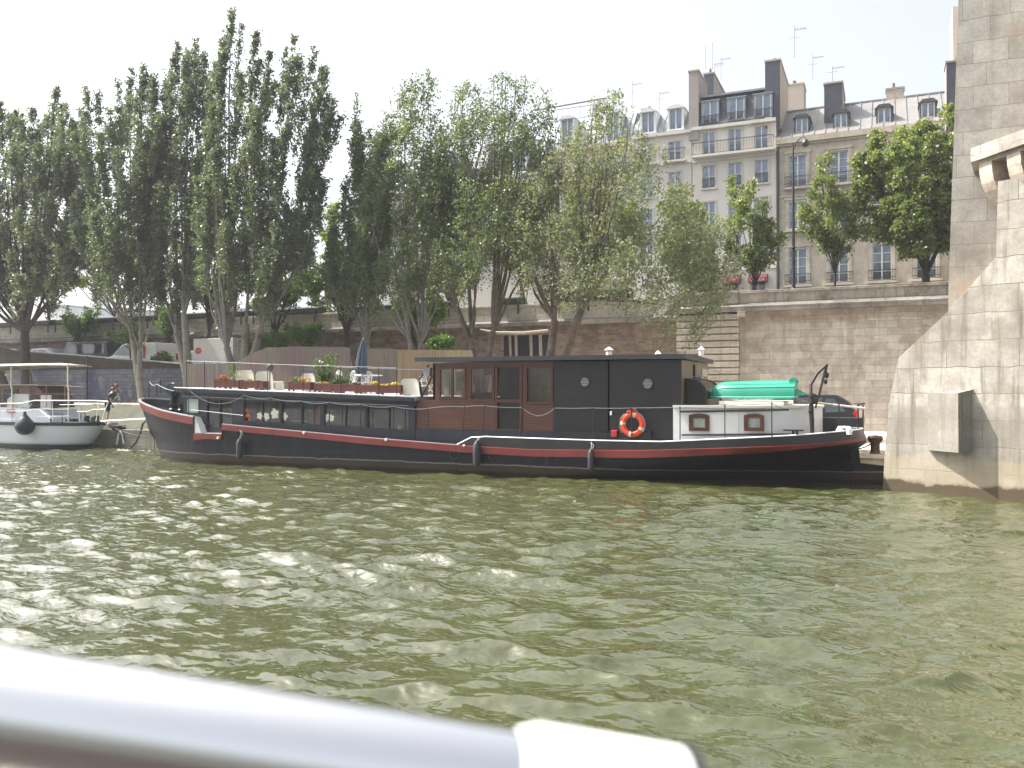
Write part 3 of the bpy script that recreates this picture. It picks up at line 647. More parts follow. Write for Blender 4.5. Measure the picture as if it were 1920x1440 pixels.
for (pxc, w_, txt) in ((1371,32,'CALVET'),(1421,33,'CASTELLA'),(1324,30,'')):
    xx = XY(pxc, YH-.6); hw = w_*.0434/2
    m = MB(); z1 = ZY(1385,516,YH); z0_ = ZY(1385,533,YH)
    prof = [(YH-.003, z1),(YH-.45, z1-.08),(YH-.8, z1-.35),(YH-.85, z0_),(YH-.82, z0_),(YH-.003, z0_+.02)]
    m.prism(prof, xx-hw, xx+hw, 'yz'); aw = m.build('awning', mat('dark_red_canvas', (.10,.009,.012), .8, var=.15), hB)
    if txt: text_mesh('lettering', txt, mat('pale_letter_paint', (.7,.5,.45), .7), .3, Matrix.Translation((xx, YH-.87, z0_+.2)) @ Matrix.Rotation(PI/2, 4, 'X'), aw, sx=.82)
# C: plaster house with zinc mansard
def mansard_house(name, label, px0, px1, wallm, pzc, rows, cols, roofm, ptop, dormcols, Y=YH, wp=1.05, deep=.0):
    X0, X1 = XY(px0, Y), XY(px1, Y)-.02; pm = (px0+px1)/2
    zc = ZY(pm, pzc, Y); ws = []
    for (a_, b_) in rows: ws += [(XY(c, Y), ZY(pm,b_,Y), wp, ZY(pm,a_,Y)-ZY(pm,b_,Y), 1) for c in cols]
    t = house(name, label, X0, X1, Y, zc, wallm, ws, moulds=[(zc-.25,.25,.25)]+[(ZY(pm,b_,Y)-.28,.14,.1) for (a_, b_) in rows[::2]])
    ztp = ZY(pm, ptop, Y+1.5)
    prof = [(Y+1.7*math.sin(u)**1.6+.05, zc+.003+(ztp-zc)*(math.sin(u) if u < PI/2 else 1)) for u in np.linspace(0, PI/2, 7)]
    m = MB(); m.prism(prof+[(Y+9, ztp+.8),(Y+11, zc+.003)], X0+.02, X1-.02, 'yz')
    x = X0+.4
    while x < X1:
        m.tube([(x, y-.03, z+.02) for y, z in prof], .035, 5); x += .75
    m.build('mansard_roof', roofm, t)
    for c in dormcols:
        xx = XY(c, Y); zz = zc+.2; h_ = (ztp-zc)*.82
        m = MB(); m.box(xx-.68, xx-.53, Y-.05, Y+1.6, zz, zz+h_); m.box(xx+.53, xx+.68, Y-.05, Y+1.6, zz, zz+h_)
        m.prism([(xx-.8, zz+h_+.003),(xx-.45, zz+h_+.24),(xx, zz+h_+.32),(xx+.45, zz+h_+.24),(xx+.8, zz+h_+.003)], Y-.12, Y+1.8); m.box(xx-.75, xx+.75, Y-.12, Y+.1, zz-.12, zz-.003)
        m.build('dormer', framew, t); add_window(t, xx, Y+.1, zz, 1.06, h_, bars=0)
    for (a_, b_) in rows[:1]:
        for c in cols:
            m = MB(); xx = XY(c, Y); m.box(xx-.95, xx+.95, Y-.5, Y-.003, ZY(pm,b_,Y)-.18, ZY(pm,b_,Y)-.03); m.build('balcony_slab', wallm, t)
            m = MB(); railing(m, xx-.92, xx+.92, Y-.47, ZY(pm,b_,Y)-.03, .95, .12, .45); m.build('balcony', iron, t)
    return t, zc, ztp
plC = plasterw('cream_plaster', (.58,.55,.49)); plD = plasterw('ochre_plaster', (.50,.42,.29)); plE = plasterw('stone_plaster', (.47,.44,.38))
rws = [(268,304),(325,368),(390,432),(452,498)]
hC, zc, zt2 = mansard_house('apartment_house', 'cream plaster house with round-topped zinc mansard, left of the house with the long balcony', 1186, 1298, plC, 250, rws, [1213,1266], zinc, 214, [1216,1268])
chimney(hC, XY(1186,YH), XY(1186,YH)+.8, YH+3, YH+10, zt2-.5, zt2+1.1, renderC, renderT, 8)
hD, zc, zt3 = mansard_house('apartment_house', 'tall ochre house with a railed roof terrace behind the spreading tree', 1015, 1186, plD, 275, [(298,335),(352,395),(415,455),(478,525)], [1040,1085,1132,1165], zinc, 222, [1064,1150])
m = MB(); x0_, x1_ = XY(1020,YH+3), XY(1135,YH+3); railing(m, x0_, x1_, YH+2.2, zt3+.3, 1.1, .5); m.tube([(x0_-.5,YH+2.0,zt3+1.55),(x1_+.4,YH+2.0,zt3+1.75)], .09, 8); m.build('terrace_rail', mat('mauve_metal', (.16,.13,.16), .5), hD)
hE, zc, zt4 = mansard_house('apartment_house', 'stone house half hidden behind the two middle poplars', 880, 1015, plE, 330, [(350,385),(403,440),(460,500)], [905,948,990], slate, 268, [925,975])
hF, zc, zt5 = mansard_house('apartment_house', 'leftmost of the riverside houses, mostly hidden behind poplars', 722, 880, plasterw('grey_plaster', (.50,.48,.44)), 355, [(375,408),(425,460),(478,515)], [745,790,835], slate, 300, [740,800,850])
hG = thing('apartment_house', 'tall cream building with a chimney seen just left of the bridge tower', 'building', (XY(1778, 66), 66, ZS))
m = MB(); x0_ = XY(1790, 66); m.box(x0_, x0_+8, 66, 69, ZS, ZY(1790,12,66)); m.build('wall', plasterw('sunny_plaster', (.52,.43,.35)), hG)
chimney(hG, XY(1775,65.4), XY(1775,65.4)+1.6, 64.2, 65.9, zcA-2, ZY(1775,126,65), slate, renderC, 3)
m = MB(); m.cyl((x0_+.55, 65.9, 24), .12, 9, 8); m.build('drainpipe', framew, hG, True)
antenna(1490, 48, 108, YH+2, 'tall thin antenna on the highest chimney stack'); antenna(1323, 84, 130, YH+6, 'leftmost thin mast on the grey chimney stack', False)
antenna(1336, 80, 132, YH+8, 'second thin mast on the grey chimney stack', False); antenna(1352, 106, 150, YH+9, 'comb-shaped antenna above the grey chimney pots')
antenna(1524, 102, 152, YH+10, 'antenna above the tan chimney'); antenna(1561, 125, 152, YH+3, 'short antenna on the slate chimney of the wide house')
antenna(1186, 152, 205, YH+5, 'antenna standing left on the zinc roof'); antenna(1237, 170, 212, YH+5, 'antenna over the round-topped zinc dormers'); antenna(1340, 118, 140, YH+12, 'small aerial at the end of the grey chimney row')
# pale buildings far off at the left, seen under the crowns
for (p0, p1, y0, lab, c) in ((186,222,580,'pale grey modern block far off, seen under the left crowns',(.42,.45,.5)),(98,122,575,'white block in the far distance between the dark trunks',(.62,.62,.6)),(428,545,580,'low pale far building behind the parapet',(.6,.6,.58))):
    Yd = 190; xa_, xb_ = XY(p0, Yd), XY(p1, Yd); zt_ = ZY((p0+p1)/2, y0, Yd)
    t = thing('far_building', lab, 'building', (xa_, Yd, ZS)); m = MB(); m.box(xa_, xb_, Yd, Yd+15, ZS, zt_); m.build('wall', plasterw('far_'+lab[:6], c), t)
    m = MB()
    z = ZS+3
    while z < zt_-1.5:
        x = xa_+1
        while x < xb_-2: m.box(x, x+1.6, Yd-.05, Yd-.003, z, z+1.6); x += 3
        z += 3.2
    if m.v and p0 == 176: m.build('window', paneg, t)
    m = MB(); m.box(xa_-.2, xb_+.2, Yd-.2, Yd+15.2, zt_+.003, zt_+.5); m.build('roof', zinc, t)
# street lamp
xl = onY(1488, 541, YW+2.5); lp = thing('street_lamp', 'tall dark street lamp with one curved arm in front of the beige town house', 'street lamp', (xl.x, YW+2.5, ZS))
zt_ = ZY(1490, 268, YW+2.5); m = MB(); m.tube([(xl.x,YW+2.5,ZS),(xl.x,YW+2.5,ZS+1.2),(xl.x,YW+2.5,ZS+1.3),(xl.x,YW+2.5,ZS+3.4),(xl.x,YW+2.5,zt_)], [.13,.12,.10,.075,.04], 10)
m.lathe([(.12,0),(.18,.06),(.12,.16)], (xl.x,YW+2.5,ZS+1.25)); m.lathe([(.09,0),(.13,.05),(.09,.1)], (xl.x,YW+2.5,ZS+3.4)); m.build('pole', iron, lp, True)
m = MB(); m.tube([(xl.x,YW+2.5,zt_-.35),(xl.x+.12,YW+2.4,zt_-.1),(xl.x+.3,YW+2.3,zt_+.12),(xl.x+.5,YW+2.2,zt_+.2),(xl.x+.62,YW+2.15,zt_+.1)], .03, 7); m.build('arm', iron, lp, True)
m = MB(); c = (xl.x+.62, YW+2.15, zt_-.18); m.lathe([(.02,.24),(.09,.2),(.16,.1),(.19,0),(.16,-.1),(.08,-.16),(0,-.19)], c, 16); m.build('lantern', mat('lantern_grey', (.05,.05,.055), .4, .3), lp, True)
# ------------------------------------------------------------------ houseboat
YN, YC = 24.8, 27.0; B_ = YC-YN
def hullmat():
    m = bpy.data.materials.new('hull_paint'); nt, N, L = nodes_of(m); b = N['Principled BSDF']; b.inputs['Roughness'].default_value = .42; b.inputs['Specular IOR Level'].default_value = .2
    tc = N.new('ShaderNodeTexCoord'); sp = N.new('ShaderNodeSeparateXYZ'); L.new(tc.outputs['Object'], sp.inputs[0])
    n = N.new('ShaderNodeTexNoise'); n.inputs['Scale'].default_value = 1.1; n.inputs['Detail'].default_value = 8; n.inputs['Roughness'].default_value = .7; L.new(tc.outputs['Object'], n.inputs['Vector'])
    z = N.new('ShaderNodeMath'); z.operation = 'MULTIPLY_ADD'; z.inputs[1].default_value = .14; L.new(n.outputs['Fac'], z.inputs[0]); L.new(sp.outputs['Z'], z.inputs[2])
    cr = N.new('ShaderNodeValToRGB'); mr = N.new('ShaderNodeMapRange'); mr.inputs['From Min'].default_value = 0; mr.inputs['From Max'].default_value = 1; L.new(z.outputs[0], mr.inputs['Value']); L.new(mr.outputs[0], cr.inputs['Fac'])
    e = cr.color_ramp.elements; e[0].position = .06; e[0].color = (.010,.009,.007,1); e[1].position = .9; e[1].color = (.008,.009,.014,1)
    for p, c in ((.18,(.016,.012,.009)),(.26,(.050,.032,.022)),(.41,(.040,.028,.022)),(.425,(.16,.16,.15)),(.45,(.13,.13,.135)),(.47,(.013,.014,.020))):
        q = e.new(p); q.color = (*c, 1)
    mp = N.new('ShaderNodeMapping'); mp.inputs['Scale'].default_value = (1.6,1.6,.12); L.new(tc.outputs['Object'], mp.inputs['Vector'])
    n2 = N.new('ShaderNodeTexNoise'); n2.inputs['Scale'].default_value = 1.4; n2.inputs['Detail'].default_value = 8; n2.inputs['Roughness'].default_value = .7; L.new(mp.outputs[0], n2.inputs['Vector'])
    r2 = N.new('ShaderNodeMapRange'); r2.inputs['From Min'].default_value = .5; r2.inputs['From Max'].default_value = .75; r2.inputs['To Max'].default_value = .5; L.new(n2.outputs['Fac'], r2.inputs['Value'])
    x = N.new('ShaderNodeMix'); x.data_type = 'RGBA'; L.new(r2.outputs[0], x.inputs['Factor']); L.new(cr.outputs[0], x.inputs['A']); x.inputs['B'].default_value = (.03,.031,.036,1)
    cbx = N.new('ShaderNodeCombineXYZ'); L.new(sp.outputs['X'], cbx.inputs['X']); L.new(sp.outputs['Z'], cbx.inputs['Y'])
    bk = N.new('ShaderNodeTexBrick'); bk.inputs['Scale'].default_value = 1; bk.inputs['Brick Width'].default_value = 2.3; bk.inputs['Row Height'].default_value = .62; bk.inputs['Mortar Size'].default_value = .012; bk.inputs['Mortar Smooth'].default_value = .5; L.new(cbx.outputs[0], bk.inputs['Vector'])
    mp3 = N.new('ShaderNodeMapping'); mp3.inputs['Scale'].default_value = (5,5,.35); L.new(tc.outputs['Object'], mp3.inputs['Vector']); n4 = N.new('ShaderNodeTexNoise'); n4.inputs['Scale'].default_value = 1.1; n4.inputs['Detail'].default_value = 9; L.new(mp3.outputs[0], n4.inputs['Vector'])
    r4 = N.new('ShaderNodeMapRange'); r4.inputs['From Min'].default_value = .62; r4.inputs['From Max'].default_value = .72; r4.inputs['To Max'].default_value = .65; L.new(n4.outputs['Fac'], r4.inputs['Value'])
    x2 = N.new('ShaderNodeMix'); x2.data_type = 'RGBA'; L.new(r4.outputs[0], x2.inputs['Factor']); L.new(x.outputs['Result'], x2.inputs['A']); x2.inputs['B'].default_value = (.055,.030,.020,1)
    x3 = N.new('ShaderNodeMix'); x3.data_type = 'RGBA'; m3 = N.new('ShaderNodeMath'); m3.operation = 'MULTIPLY'; m3.inputs[1].default_value = .5; L.new(bk.outputs['Fac'], m3.inputs[0]); L.new(m3.outputs[0], x3.inputs['Factor']); L.new(x2.outputs['Result'], x3.inputs['A']); x3.inputs['B'].default_value = (.035,.035,.038,1)
    L.new(x3.outputs['Result'], b.inputs['Base Color'])
    bp = N.new('ShaderNodeBump'); bp.inputs['Strength'].default_value = .35; bp.inputs['Distance'].default_value = .04
    n3 = N.new('ShaderNodeTexNoise'); n3.inputs['Scale'].default_value = .9; n3.inputs['Detail'].default_value = 2; L.new(tc.outputs['Object'], n3.inputs['Vector']); L.new(n3.outputs['Fac'], bp.inputs['Height']); L.new(bp.outputs['Normal'], b.inputs['Normal'])
    return m
hullm = hullmat()
navy = mat('navy_superstructure_paint', (.014,.018,.031), .4, var=.2, dirt=(.05,.055,.07), dscale=1.5, dthr=.62)
charcoal = mat('charcoal_panel', (.009,.009,.012), .5, var=.15, scale=1.2, dirt=(.015,.015,.018), dscale=.8, dthr=.55)
redm = mat('oxide_red_paint', (.16,.021,.017), .5, var=.2, scale=1.5, dirt=(.10,.022,.018), dscale=1.6, dthr=.55)
rimm = mat('rim_grey_paint', (.22,.23,.245), .45, var=.15, dirt=(.2,.2,.2), dthr=.6)
def Xb(z): return pw(z, [(-.5,-27.2),(0,-27.55),(2,-28.4),(2.7,-28.75)])
def Xs(z): return pw(z, [(.75,-.9),(.95,-.85),(1.25,-.45),(1.6,-.6)])
def half(X, z):
    t = (X-Xb(z))/5.0; bow = 1 if t >= 1 else math.sqrt(max(0, 1-(1-max(0, t))**2.0))
    bow = bow**(1.15 if z < 1 else .95)
    hi = clamp((z-.1)/1.0, 0, 1)
    t = max(0, (Xs(z)-X))/lerp(9, 3.4, hi); st_lo = 1 if t >= 1 else (t*t*(3-2*t))*.94+.06; st_hi = 1 if t >= 1 else math.sqrt(1-(1-t)**2)
    return B_*bow*lerp(st_lo, st_hi, hi)*(pw(z, [(-.4,.93),(.4,1)]))
def clamp(x, a, b): return max(a, min(b, x))
def Xu(X, z):
    a = clamp(1-(X+28.75)/3, 0, 1); b = clamp(1-(-.4-X)/2, 0, 1)
    return X+(Xb(z)+28.75)*a+(Xs(z)+.4)*b
def hp(X, z, side, off=0): x = Xu(X, z); return (x, YC+side*(half(x, z)+off), z)
stripe_top = lambda X: (pw(X, [(-28.75,2.42),(-27,2.14),(-26,1.98),(-24.02,1.75)]) if X < -24.003 else (1.14 if X < -22.605 else pw(X, [(-22.6,1.50),(-16,1.12),(-12.8,.97),(-10.1,.90),(-6.67,.97),(-3.58,1.14),(-1.5,1.27),(-.4,1.40)])))
stripe_th = lambda X: pw(X, [(-28.75,.30),(-24,.29),(-23.9,.22),(-16,.22),(-6.67,.24),(-3.6,.20),(-1.5,.11),(-.4,.085)])
rim_z = lambda X: pw(X, [(-12.81,.96),(-12.6,1.10),(-12.35,1.20),(-12.0,1.25),(-8,1.21),(-6,1.22),(-4.6,1.32),(-2.2,1.48),(-.4,1.62)])
xs_bow = list(-28.75+np.linspace(0, 1, 22)**1.7*4.74); xs_notch = [-24.0,-23.5,-23,-22.61]; xs_mid = list(np.linspace(-22.6,-12.81,16)); xs_aft = list(np.linspace(-12.8,-4,18)); xs_st = list(-.4-np.linspace(1,0,20)**1.8*3.6)
hb = thing('houseboat', 'long black houseboat with a red stripe, wood wheelhouse and white stern cabin', 'houseboat', (-14.5, YC, 0))
a = MB()
for side in (-1, 1):
    for seg in (xs_bow, xs_notch, xs_mid, xs_aft, xs_st):
        rows = []
        for X in seg:
            zt_ = stripe_top(X)-.01; zz = [-.5,-.15,.1,.3,.45,.6,.75,.88,1.0,1.12,1.3,1.5,1.7]
            zl = [z for z in zz if z < zt_-.02]; zl = [-.5+(zt_+.5)*i/11 for i in range(12)]
            rows.append([hp(X, z, side) for z in zl])
        a.grid(rows, flip=side > 0)
        if seg is not xs_bow:
            pass
# inner skin and deck
for seg in (xs_bow, xs_notch, xs_mid, xs_aft, xs_st):
    rows = [[hp(X, min(stripe_top(X), 1.35 if X < -24 else 9)-(.25 if X >= -12.8 or X < -24 else .02), s, -.0) for s in (-1, -.33, .33, 1)] for X in seg]
    rows2 = []
    for X in seg:
        zd = (stripe_top(X)-.35 if X < -24 else stripe_top(X)-.06); h_ = half(Xu(X, zd), zd)
        rows2.append([(Xu(X, zd), YC+h_*f, zd) for f in (-1,-.5,0,.5,1)])
    a.grid(rows2)
a.build('hull', hullm, hb, smooth=35)
a = MB()
for side in (-1, 1):
    for seg in (xs_bow, xs_notch, xs_mid, xs_aft, xs_st):
        rows = []
        for X in seg:
            zt_, th = stripe_top(X), stripe_th(X)
            rows.append([hp(X, zt_-th, side, 0), hp(X, zt_-th+.01, side, .05), hp(X, zt_-.01, side, .05), hp(X, zt_, side, 0)])
        a.grid(rows, flip=side > 0)
    for (X, lo, hi_) in ((-24.01, 1.14, 1.75), (-22.6, 1.14, 1.5)):
        p = [Vector(hp(X, z, side, .04)) for z in (lo-.15, hi_)]; q = [Vector(hp(X, z, side, -.02)) for z in (lo-.15, hi_)]
        a.quad(p[0], p[1], q[1], q[0])
a.build('rubbing_strake', redm, hb, smooth=35)
# bulwark above the strake and its pale rim
for side in (-1, 1):
    a = MB()
    rows = [[hp(X, stripe_top(X), side), hp(X, max(rim_z(X), stripe_top(X)+.005), side), hp(X, max(rim_z(X), stripe_top(X)+.005), side, -.07), hp(X, stripe_top(X)-.06, side, -.07)] for X in xs_aft+xs_st[1:]]
    a.grid(rows, flip=side > 0)
    a.build('bulwark', mat('bulwark_black', (.018,.018,.02), .4, var=.2), hb, smooth=35)
    a = MB(); rows = [[hp(X, stripe_top(X)-.02, side, -.06), hp(X, stripe_top(X)-.5, side, -.08)] for X in xs_bow]; a.grid(rows); a.build('bow_bulwark', MATS['bulwark_black'], hb, smooth=35)
def rimtube(xs_, zf, side, r, off=0.): return [Vector(hp(X, zf(X), side, off)) for X in xs_]
for side in (-1, 1):
    a = MB(); a.tube(rimtube([x for x in xs_aft]+xs_st, lambda X: rim_z(X)+.015, side, .03, -.02), .023, 6); a.build('rim', white if side < 0 else rimm, hb, True)
    a = MB()
    rows = [[hp(X, stripe_top(X), side, .045), hp(X, stripe_top(X)+.035, side, .03), hp(X, stripe_top(X)+.035, side, -.1), hp(X, stripe_top(X)-.02, side, -.1)] for X in xs_bow]; a.grid(rows)
    a.build('rim', rimm, hb, True)
    a = MB(); a.tube(rimtube(xs_mid, lambda X: stripe_top(X)+.012, side, .02, .0), .014, 5); a.build('rim', rimm, hb, True)
a = MB()   # white steps in the gangway notch
x0, x1 = -24.0, -23.35
a.add([(x0-.7,YN+.04,1.80),(x0+.02,YN+.04,1.74),(x0+.02,YN+.6,1.74),(x0-.7,YN+.6,1.80),(x0+.22,YN+.04,1.42),(x0+.22,YN+.6,1.42),(x0+.34,YN+.04,1.15),(x0+.34,YN+.6,1.15),(-22.62,YN+.04,1.155),(-22.62,YN+.5,1.155),
       (x0+.02,YN+.04,1.15)], [(0,1,2,3),(1,4,5,2),(4,6,7,5),(6,8,9,7),(1,10,6,4)])
a.tube([(x0+.22,YN+.03,1.43),(x0+.22,YN+.6,1.43)], .025, 6)
a.build('boarding_step', white, hb)
for px, y in ((410,821),(417,807),(570,812),(577,812),(724,824),(870,834),(398,811)):
    pass
a = MB()
for px, y, r in ((409,821,.045),(570,811,.05),(724,824,.05),(870,835,.04)):
    p = onY(px, y, YN-.06); a.cyl((p.x, YN-.045, p.z), r, -.05, 10, axis='y')
a.build('fairlead_cap', white, hb, True)
for px, y, r in ((853,852,.16),(925,853,.15),(1046,856,.15)):
    p = onY(px, y, YN); a = MB(); a.lathe([(r,0),(r+.03,-.02),(r-.03,-.03),(r-.05,.03),(0,.03)], (p.x, YN-.002, p.z), 18, 'y'); a.build('hull_port', mat('port_black', (.006,.006,.007), .25), hb, True)
# rudder and stern post
a = MB(); a.prism([(-.95,-.6),(-.92,.62),(-.80,1.18),(-.72,1.18),(-.66,.62),(.05,.56),(.08,.3),(.08,-.6)], YC-.05, YC+.05); a.build('rudder', hullm, hb)
# ---- lower cabin with roof deck
SL = -.031; XL0, XL1 = XY(344, 25.15), XY(779, 25.15)
def shear(mb, x0=XL0, s=SL): mb.v = [(v[0], v[1], v[2]+s*(v[0]-x0)) for v in mb.v]; return mb
yc = 25.15
def zl(px, y): p = onY(px, y, yc); return p.z-SL*(p.x-XL0)
wz0, wz1 = zl(610, 799), zl(610, 752)
panes = [(456,525),(528,601),(607,685),(688,767)]
holes = [(XY(p0, yc), XY(p1, yc), wz0, wz1) for p0, p1 in panes]
fd0, fd1 = XY(386, yc), XY(438, yc); fz0, fz1 = zl(410, 806), zl(410, 746); gl0, gl1 = XY(347, yc), XY(374, yc); gz0, gz1 = zl(360, 776), zl(360, 742)
hs = holes+[(fd0, fd1, fz0, fz1), (gl0, gl1, gz0, gz1)]
a = MB(); holes_wall(a, XL0, XL1, .9, 2.72, yc, hs, .09); shear(a)
b = MB(); b.quad((XL0,yc,.9),(XL0,28.85,.9),(XL0,28.85,2.72),(XL0,yc,2.72)); b.quad((XL0,28.85,.9),(XL1,28.85,.9),(XL1,28.85,2.72),(XL0,28.85,2.72)); b.quad((XL1,yc,.9),(XL1,28.85,.9),(XL1,28.85,2.72),(XL1,yc,2.72)); shear(b)
a.v += []; a.add(b.v, b.f); lc = a.build('lower_cabin', navy, hb, recalc=False)
a = MB(); a.box(XL0-.25, XL1+.1, 24.98, 29.0, 2.72, 2.87, .03); shear(a); a.build('roof_deck', mat('deck_grey', (.34,.36,.37), .6, var=.12, dirt=(.2,.2,.2)), hb)
a = MB(); a.box(XL0-.27, XL1+.05, 24.93, 24.977, 2.70, 2.84); a.box(XL0, XL1, 25.05, 25.147, 2.46, 2.54, .02); shear(a)
a.build('roof_fascia', navy, hb)
a = MB(); a.tube([(XL0-.27, 24.93, 2.865+SL*-.27),(XL1+.1, 24.93, 2.865+SL*(XL1-XL0))], .016, 6); a.tube([(XL0+.05, 25.03, 2.545),(XL1-.2, 25.03, 2.545+SL*(XL1-XL0-.2))], .016, 6); a.build('roof_edging', rimm, hb)
interior = mat('cabin_interior_brown', (.36,.27,.20), .8, var=.35, scale=1.2, dirt=(.16,.11,.08), dscale=.9, dthr=.5)
a = MB(); a.box(XL0+.2, XL1-.05, 26.3, 26.36, 1.0, 2.6); a.box(XL0+.2, XL1-.05, 25.3, 26.3, .98, 1.05); shear(a); a.build('inner_wall', interior, hb)
boatglass = glass('boat_glass', (.74,.76,.72), .09)
for h_ in holes:
    a = MB(); x0, x1 = h_[0], h_[1]; t = .035
    a.box(x0, x0+t, yc+.02, yc+.06, h_[2], h_[3]); a.box(x1-t, x1, yc+.02, yc+.06, h_[2], h_[3]); a.box(x0+t, x1-t, yc+.02, yc+.06, h_[3]-t, h_[3]); a.box(x0+t, x1-t, yc+.02, yc+.06, h_[2], h_[2]+t); xm = lerp(x0, x1, .52); a.box(xm-.02, xm+.02, yc+.025, yc+.055, h_[2]+t, h_[3]-t)
    shear(a); f = a.build('window', navy, hb); b = MB(); b.quad((x0,yc+.075,h_[2]),(x1,yc+.075,h_[2]),(x1,yc+.075,h_[3]),(x0,yc+.075,h_[3])); shear(b); b.build('pane', boatglass, f, recalc=False)
# flower cut-outs stuck inside the panes
def flower(cx, cz, r, m_, n=5, seed=0, nm='flower_sticker'):
    rr = random.Random(seed); a = MB(); pts = []
    for i in range(n*10):
        u = 2*PI*i/(n*10); q = r*(.58+.42*abs(math.cos(n*u/2+seed))**.7*(1+.25*rr.uniform(-1,1))); pts.append((cx+q*math.cos(u), cz+q*math.sin(u)))
    pts = [(x, max(z, wz0+.04)) for x, z in pts]
    a.add([(cx, yc+.068, cz)]+[(x, yc+.068, z) for x, z in pts], [(0, i+1, (i+1) % len(pts)+1) for i in range(len(pts))]); shear(a); return a.build(nm, m_, lc, recalc=False)
ow = mat('cream_decal', (.78,.73,.60), .6, var=.08); oo = mat('orange_decal', (.62,.12,.05), .6, var=.15)
for i, (px, y, r) in enumerate(((488,780,7),(500,781,8),(516,776,10),(534,781,8),(613,783,8),(622,784,7))):
    p = onY(px, y, yc+.1); flower(p.x, zl(px, y), r*.0195, ow, 5, i)
for i, (px, y, r) in enumerate(((463,781,9),(462,772,6),(466,788,7))): p = onY(px, y, yc+.1); flower(p.x, zl(px, y), r*.0195, oo, 4, i+9)
a = MB(); x0, x1 = XY(591, yc), XY(599, yc); rows = [[(lerp(x0, x1, u)+(.03*v), yc+.14+.02*math.sin(u*20), lerp(wz1, wz0, v)) for v in (0,.5,1)] for u in np.linspace(0,1,14)]; a.grid(rows); shear(a); a.build('curtain', oo, lc, True, recalc=False)
a = MB()
for k in range(5): z = wz0+.12+k*.07; a.box(XY(625,yc+.3), XY(655,yc+.3), yc+.3, yc+.31, z, z+.012)
for (p0, p1) in ((545,565),(568,576)): a.box(XY(p0,yc+.3), XY(p1,yc+.3), yc+.3, yc+.33, wz0+.1, wz0+.125)
a.box(XY(748,yc+.2), XY(754,yc+.2), yc+.12, yc+.16, wz0+.03, wz0+.16); shear(a); a.build('blind_slat', ow, lc)
# glazed double door at the forward end, pale front pane
f = MB(); t = .06
for x in (fd0, (fd0+fd1)/2-.02, fd1-t): f.box(x, x+t, yc+.0, yc+.05, fz0, fz1)
f.box(fd0, fd1, yc+.003, yc+.045, fz1-t, fz1); f.box(fd0, fd1, yc+.003, yc+.045, fz0, fz0+.09); shear(f); dr = f.build('door', black, hb); b = MB(); b.quad((fd0,yc+.06,fz0),(fd1,yc+.06,fz0),(fd1,yc+.06,fz1),(fd0,yc+.06,fz1)); shear(b); b.build('pane', boatglass, dr, recalc=False)
a = MB(); x_ = XY(392,yc+.5); a.box(x_, x_+.5, yc+.7, yc+.75, 1.15, 1.65); x_ = XY(418,yc+.5); a.box(x_, x_+.3, yc+.7, yc+.75, 1.7, 2.2); a.build('cushion', mat('faded_cloth', (.14,.145,.145), .8), hb)
f = MB()
for (x, z0_, x2_, z1_) in ((gl0,gz0,gl0+.05,gz1),(gl1-.05,gz0,gl1,gz1),(gl0,gz1-.05,gl1,gz1),(gl0,gz0,gl1,gz0+.05)): f.box(x, x2_, yc-.01, yc+.03, z0_, z1_)
shear(f); fo = f.build('window', black, hb); b = MB(); b.box(gl0, gl1, yc+.04, yc+.06, gz0, gz1); shear(b); b.build('pane', mat('pale_green_blind', (.42,.52,.47), .3, var=.1), fo)
# ---- wheelhouse cabin
ym = 25.2; XM0, XM1 = XY(812, ym), XY(1277, 25.12); XW = XY(1037, ym); zR = 3.66
def planks():
    m = bpy.data.materials.new('red_brown_planks'); nt, N, L = nodes_of(m); b = N['Principled BSDF']; b.inputs['Roughness'].default_value = .38
    tc = N.new('ShaderNodeTexCoord'); sp = N.new('ShaderNodeSeparateXYZ'); L.new(tc.outputs['Object'], sp.inputs[0])
    mp = N.new('ShaderNodeMapping'); mp.inputs['Scale'].default_value = (.8,1,9); L.new(tc.outputs['Object'], mp.inputs['Vector'])
    n = N.new('ShaderNodeTexNoise'); n.inputs['Scale'].default_value = 2.5; n.inputs['Detail'].default_value = 7; L.new(mp.outputs[0], n.inputs['Vector'])
    x = N.new('ShaderNodeMix'); x.data_type = 'RGBA'; L.new(n.outputs['Fac'], x.inputs['Factor']); x.inputs['A'].default_value = (.062,.022,.013,1); x.inputs['B'].default_value = (.145,.055,.032,1)
    w_ = N.new('ShaderNodeMath'); w_.operation = 'MULTIPLY'; w_.inputs[1].default_value = 1/.085; L.new(sp.outputs['Z'], w_.inputs[0])
    fr = N.new('ShaderNodeMath'); fr.operation = 'FRACT'; L.new(w_.outputs[0], fr.inputs[0])
    gt = N.new('ShaderNodeMath'); gt.operation = 'GREATER_THAN'; gt.inputs[1].default_value = .88; L.new(fr.outputs[0], gt.inputs[0])
    y = N.new('ShaderNodeMix'); y.data_type = 'RGBA'; L.new(gt.outputs[0], y.inputs['Factor']); L.new(x.outputs['Result'], y.inputs['A']); y.inputs['B'].default_value = (.018,.007,.005,1)
    L.new(y.outputs['Result'], b.inputs['Base Color']); return m
plankm = planks()
a = MB(); a.box(XL1-.02, XM1, 25.16, 29.2, .9, 1.46); a.build('base_wall', navy, hb)
win = [(XY(824,ym), XY(872,ym), ZY(848,746,ym), ZY(848,690,ym)), (XY(882,ym), XY(925,ym), ZY(903,751,ym), ZY(903,690,ym)), (XY(986,ym), XY(1035,ym), ZY(1010,756,ym), ZY(1010,688,ym))]
door = (XY(931,ym), XY(977,ym), 1.47, ZY(954,686,ym))
a = MB(); holes_wall(a, XM0, XW, 1.463, zR, ym, win+[door], .08)
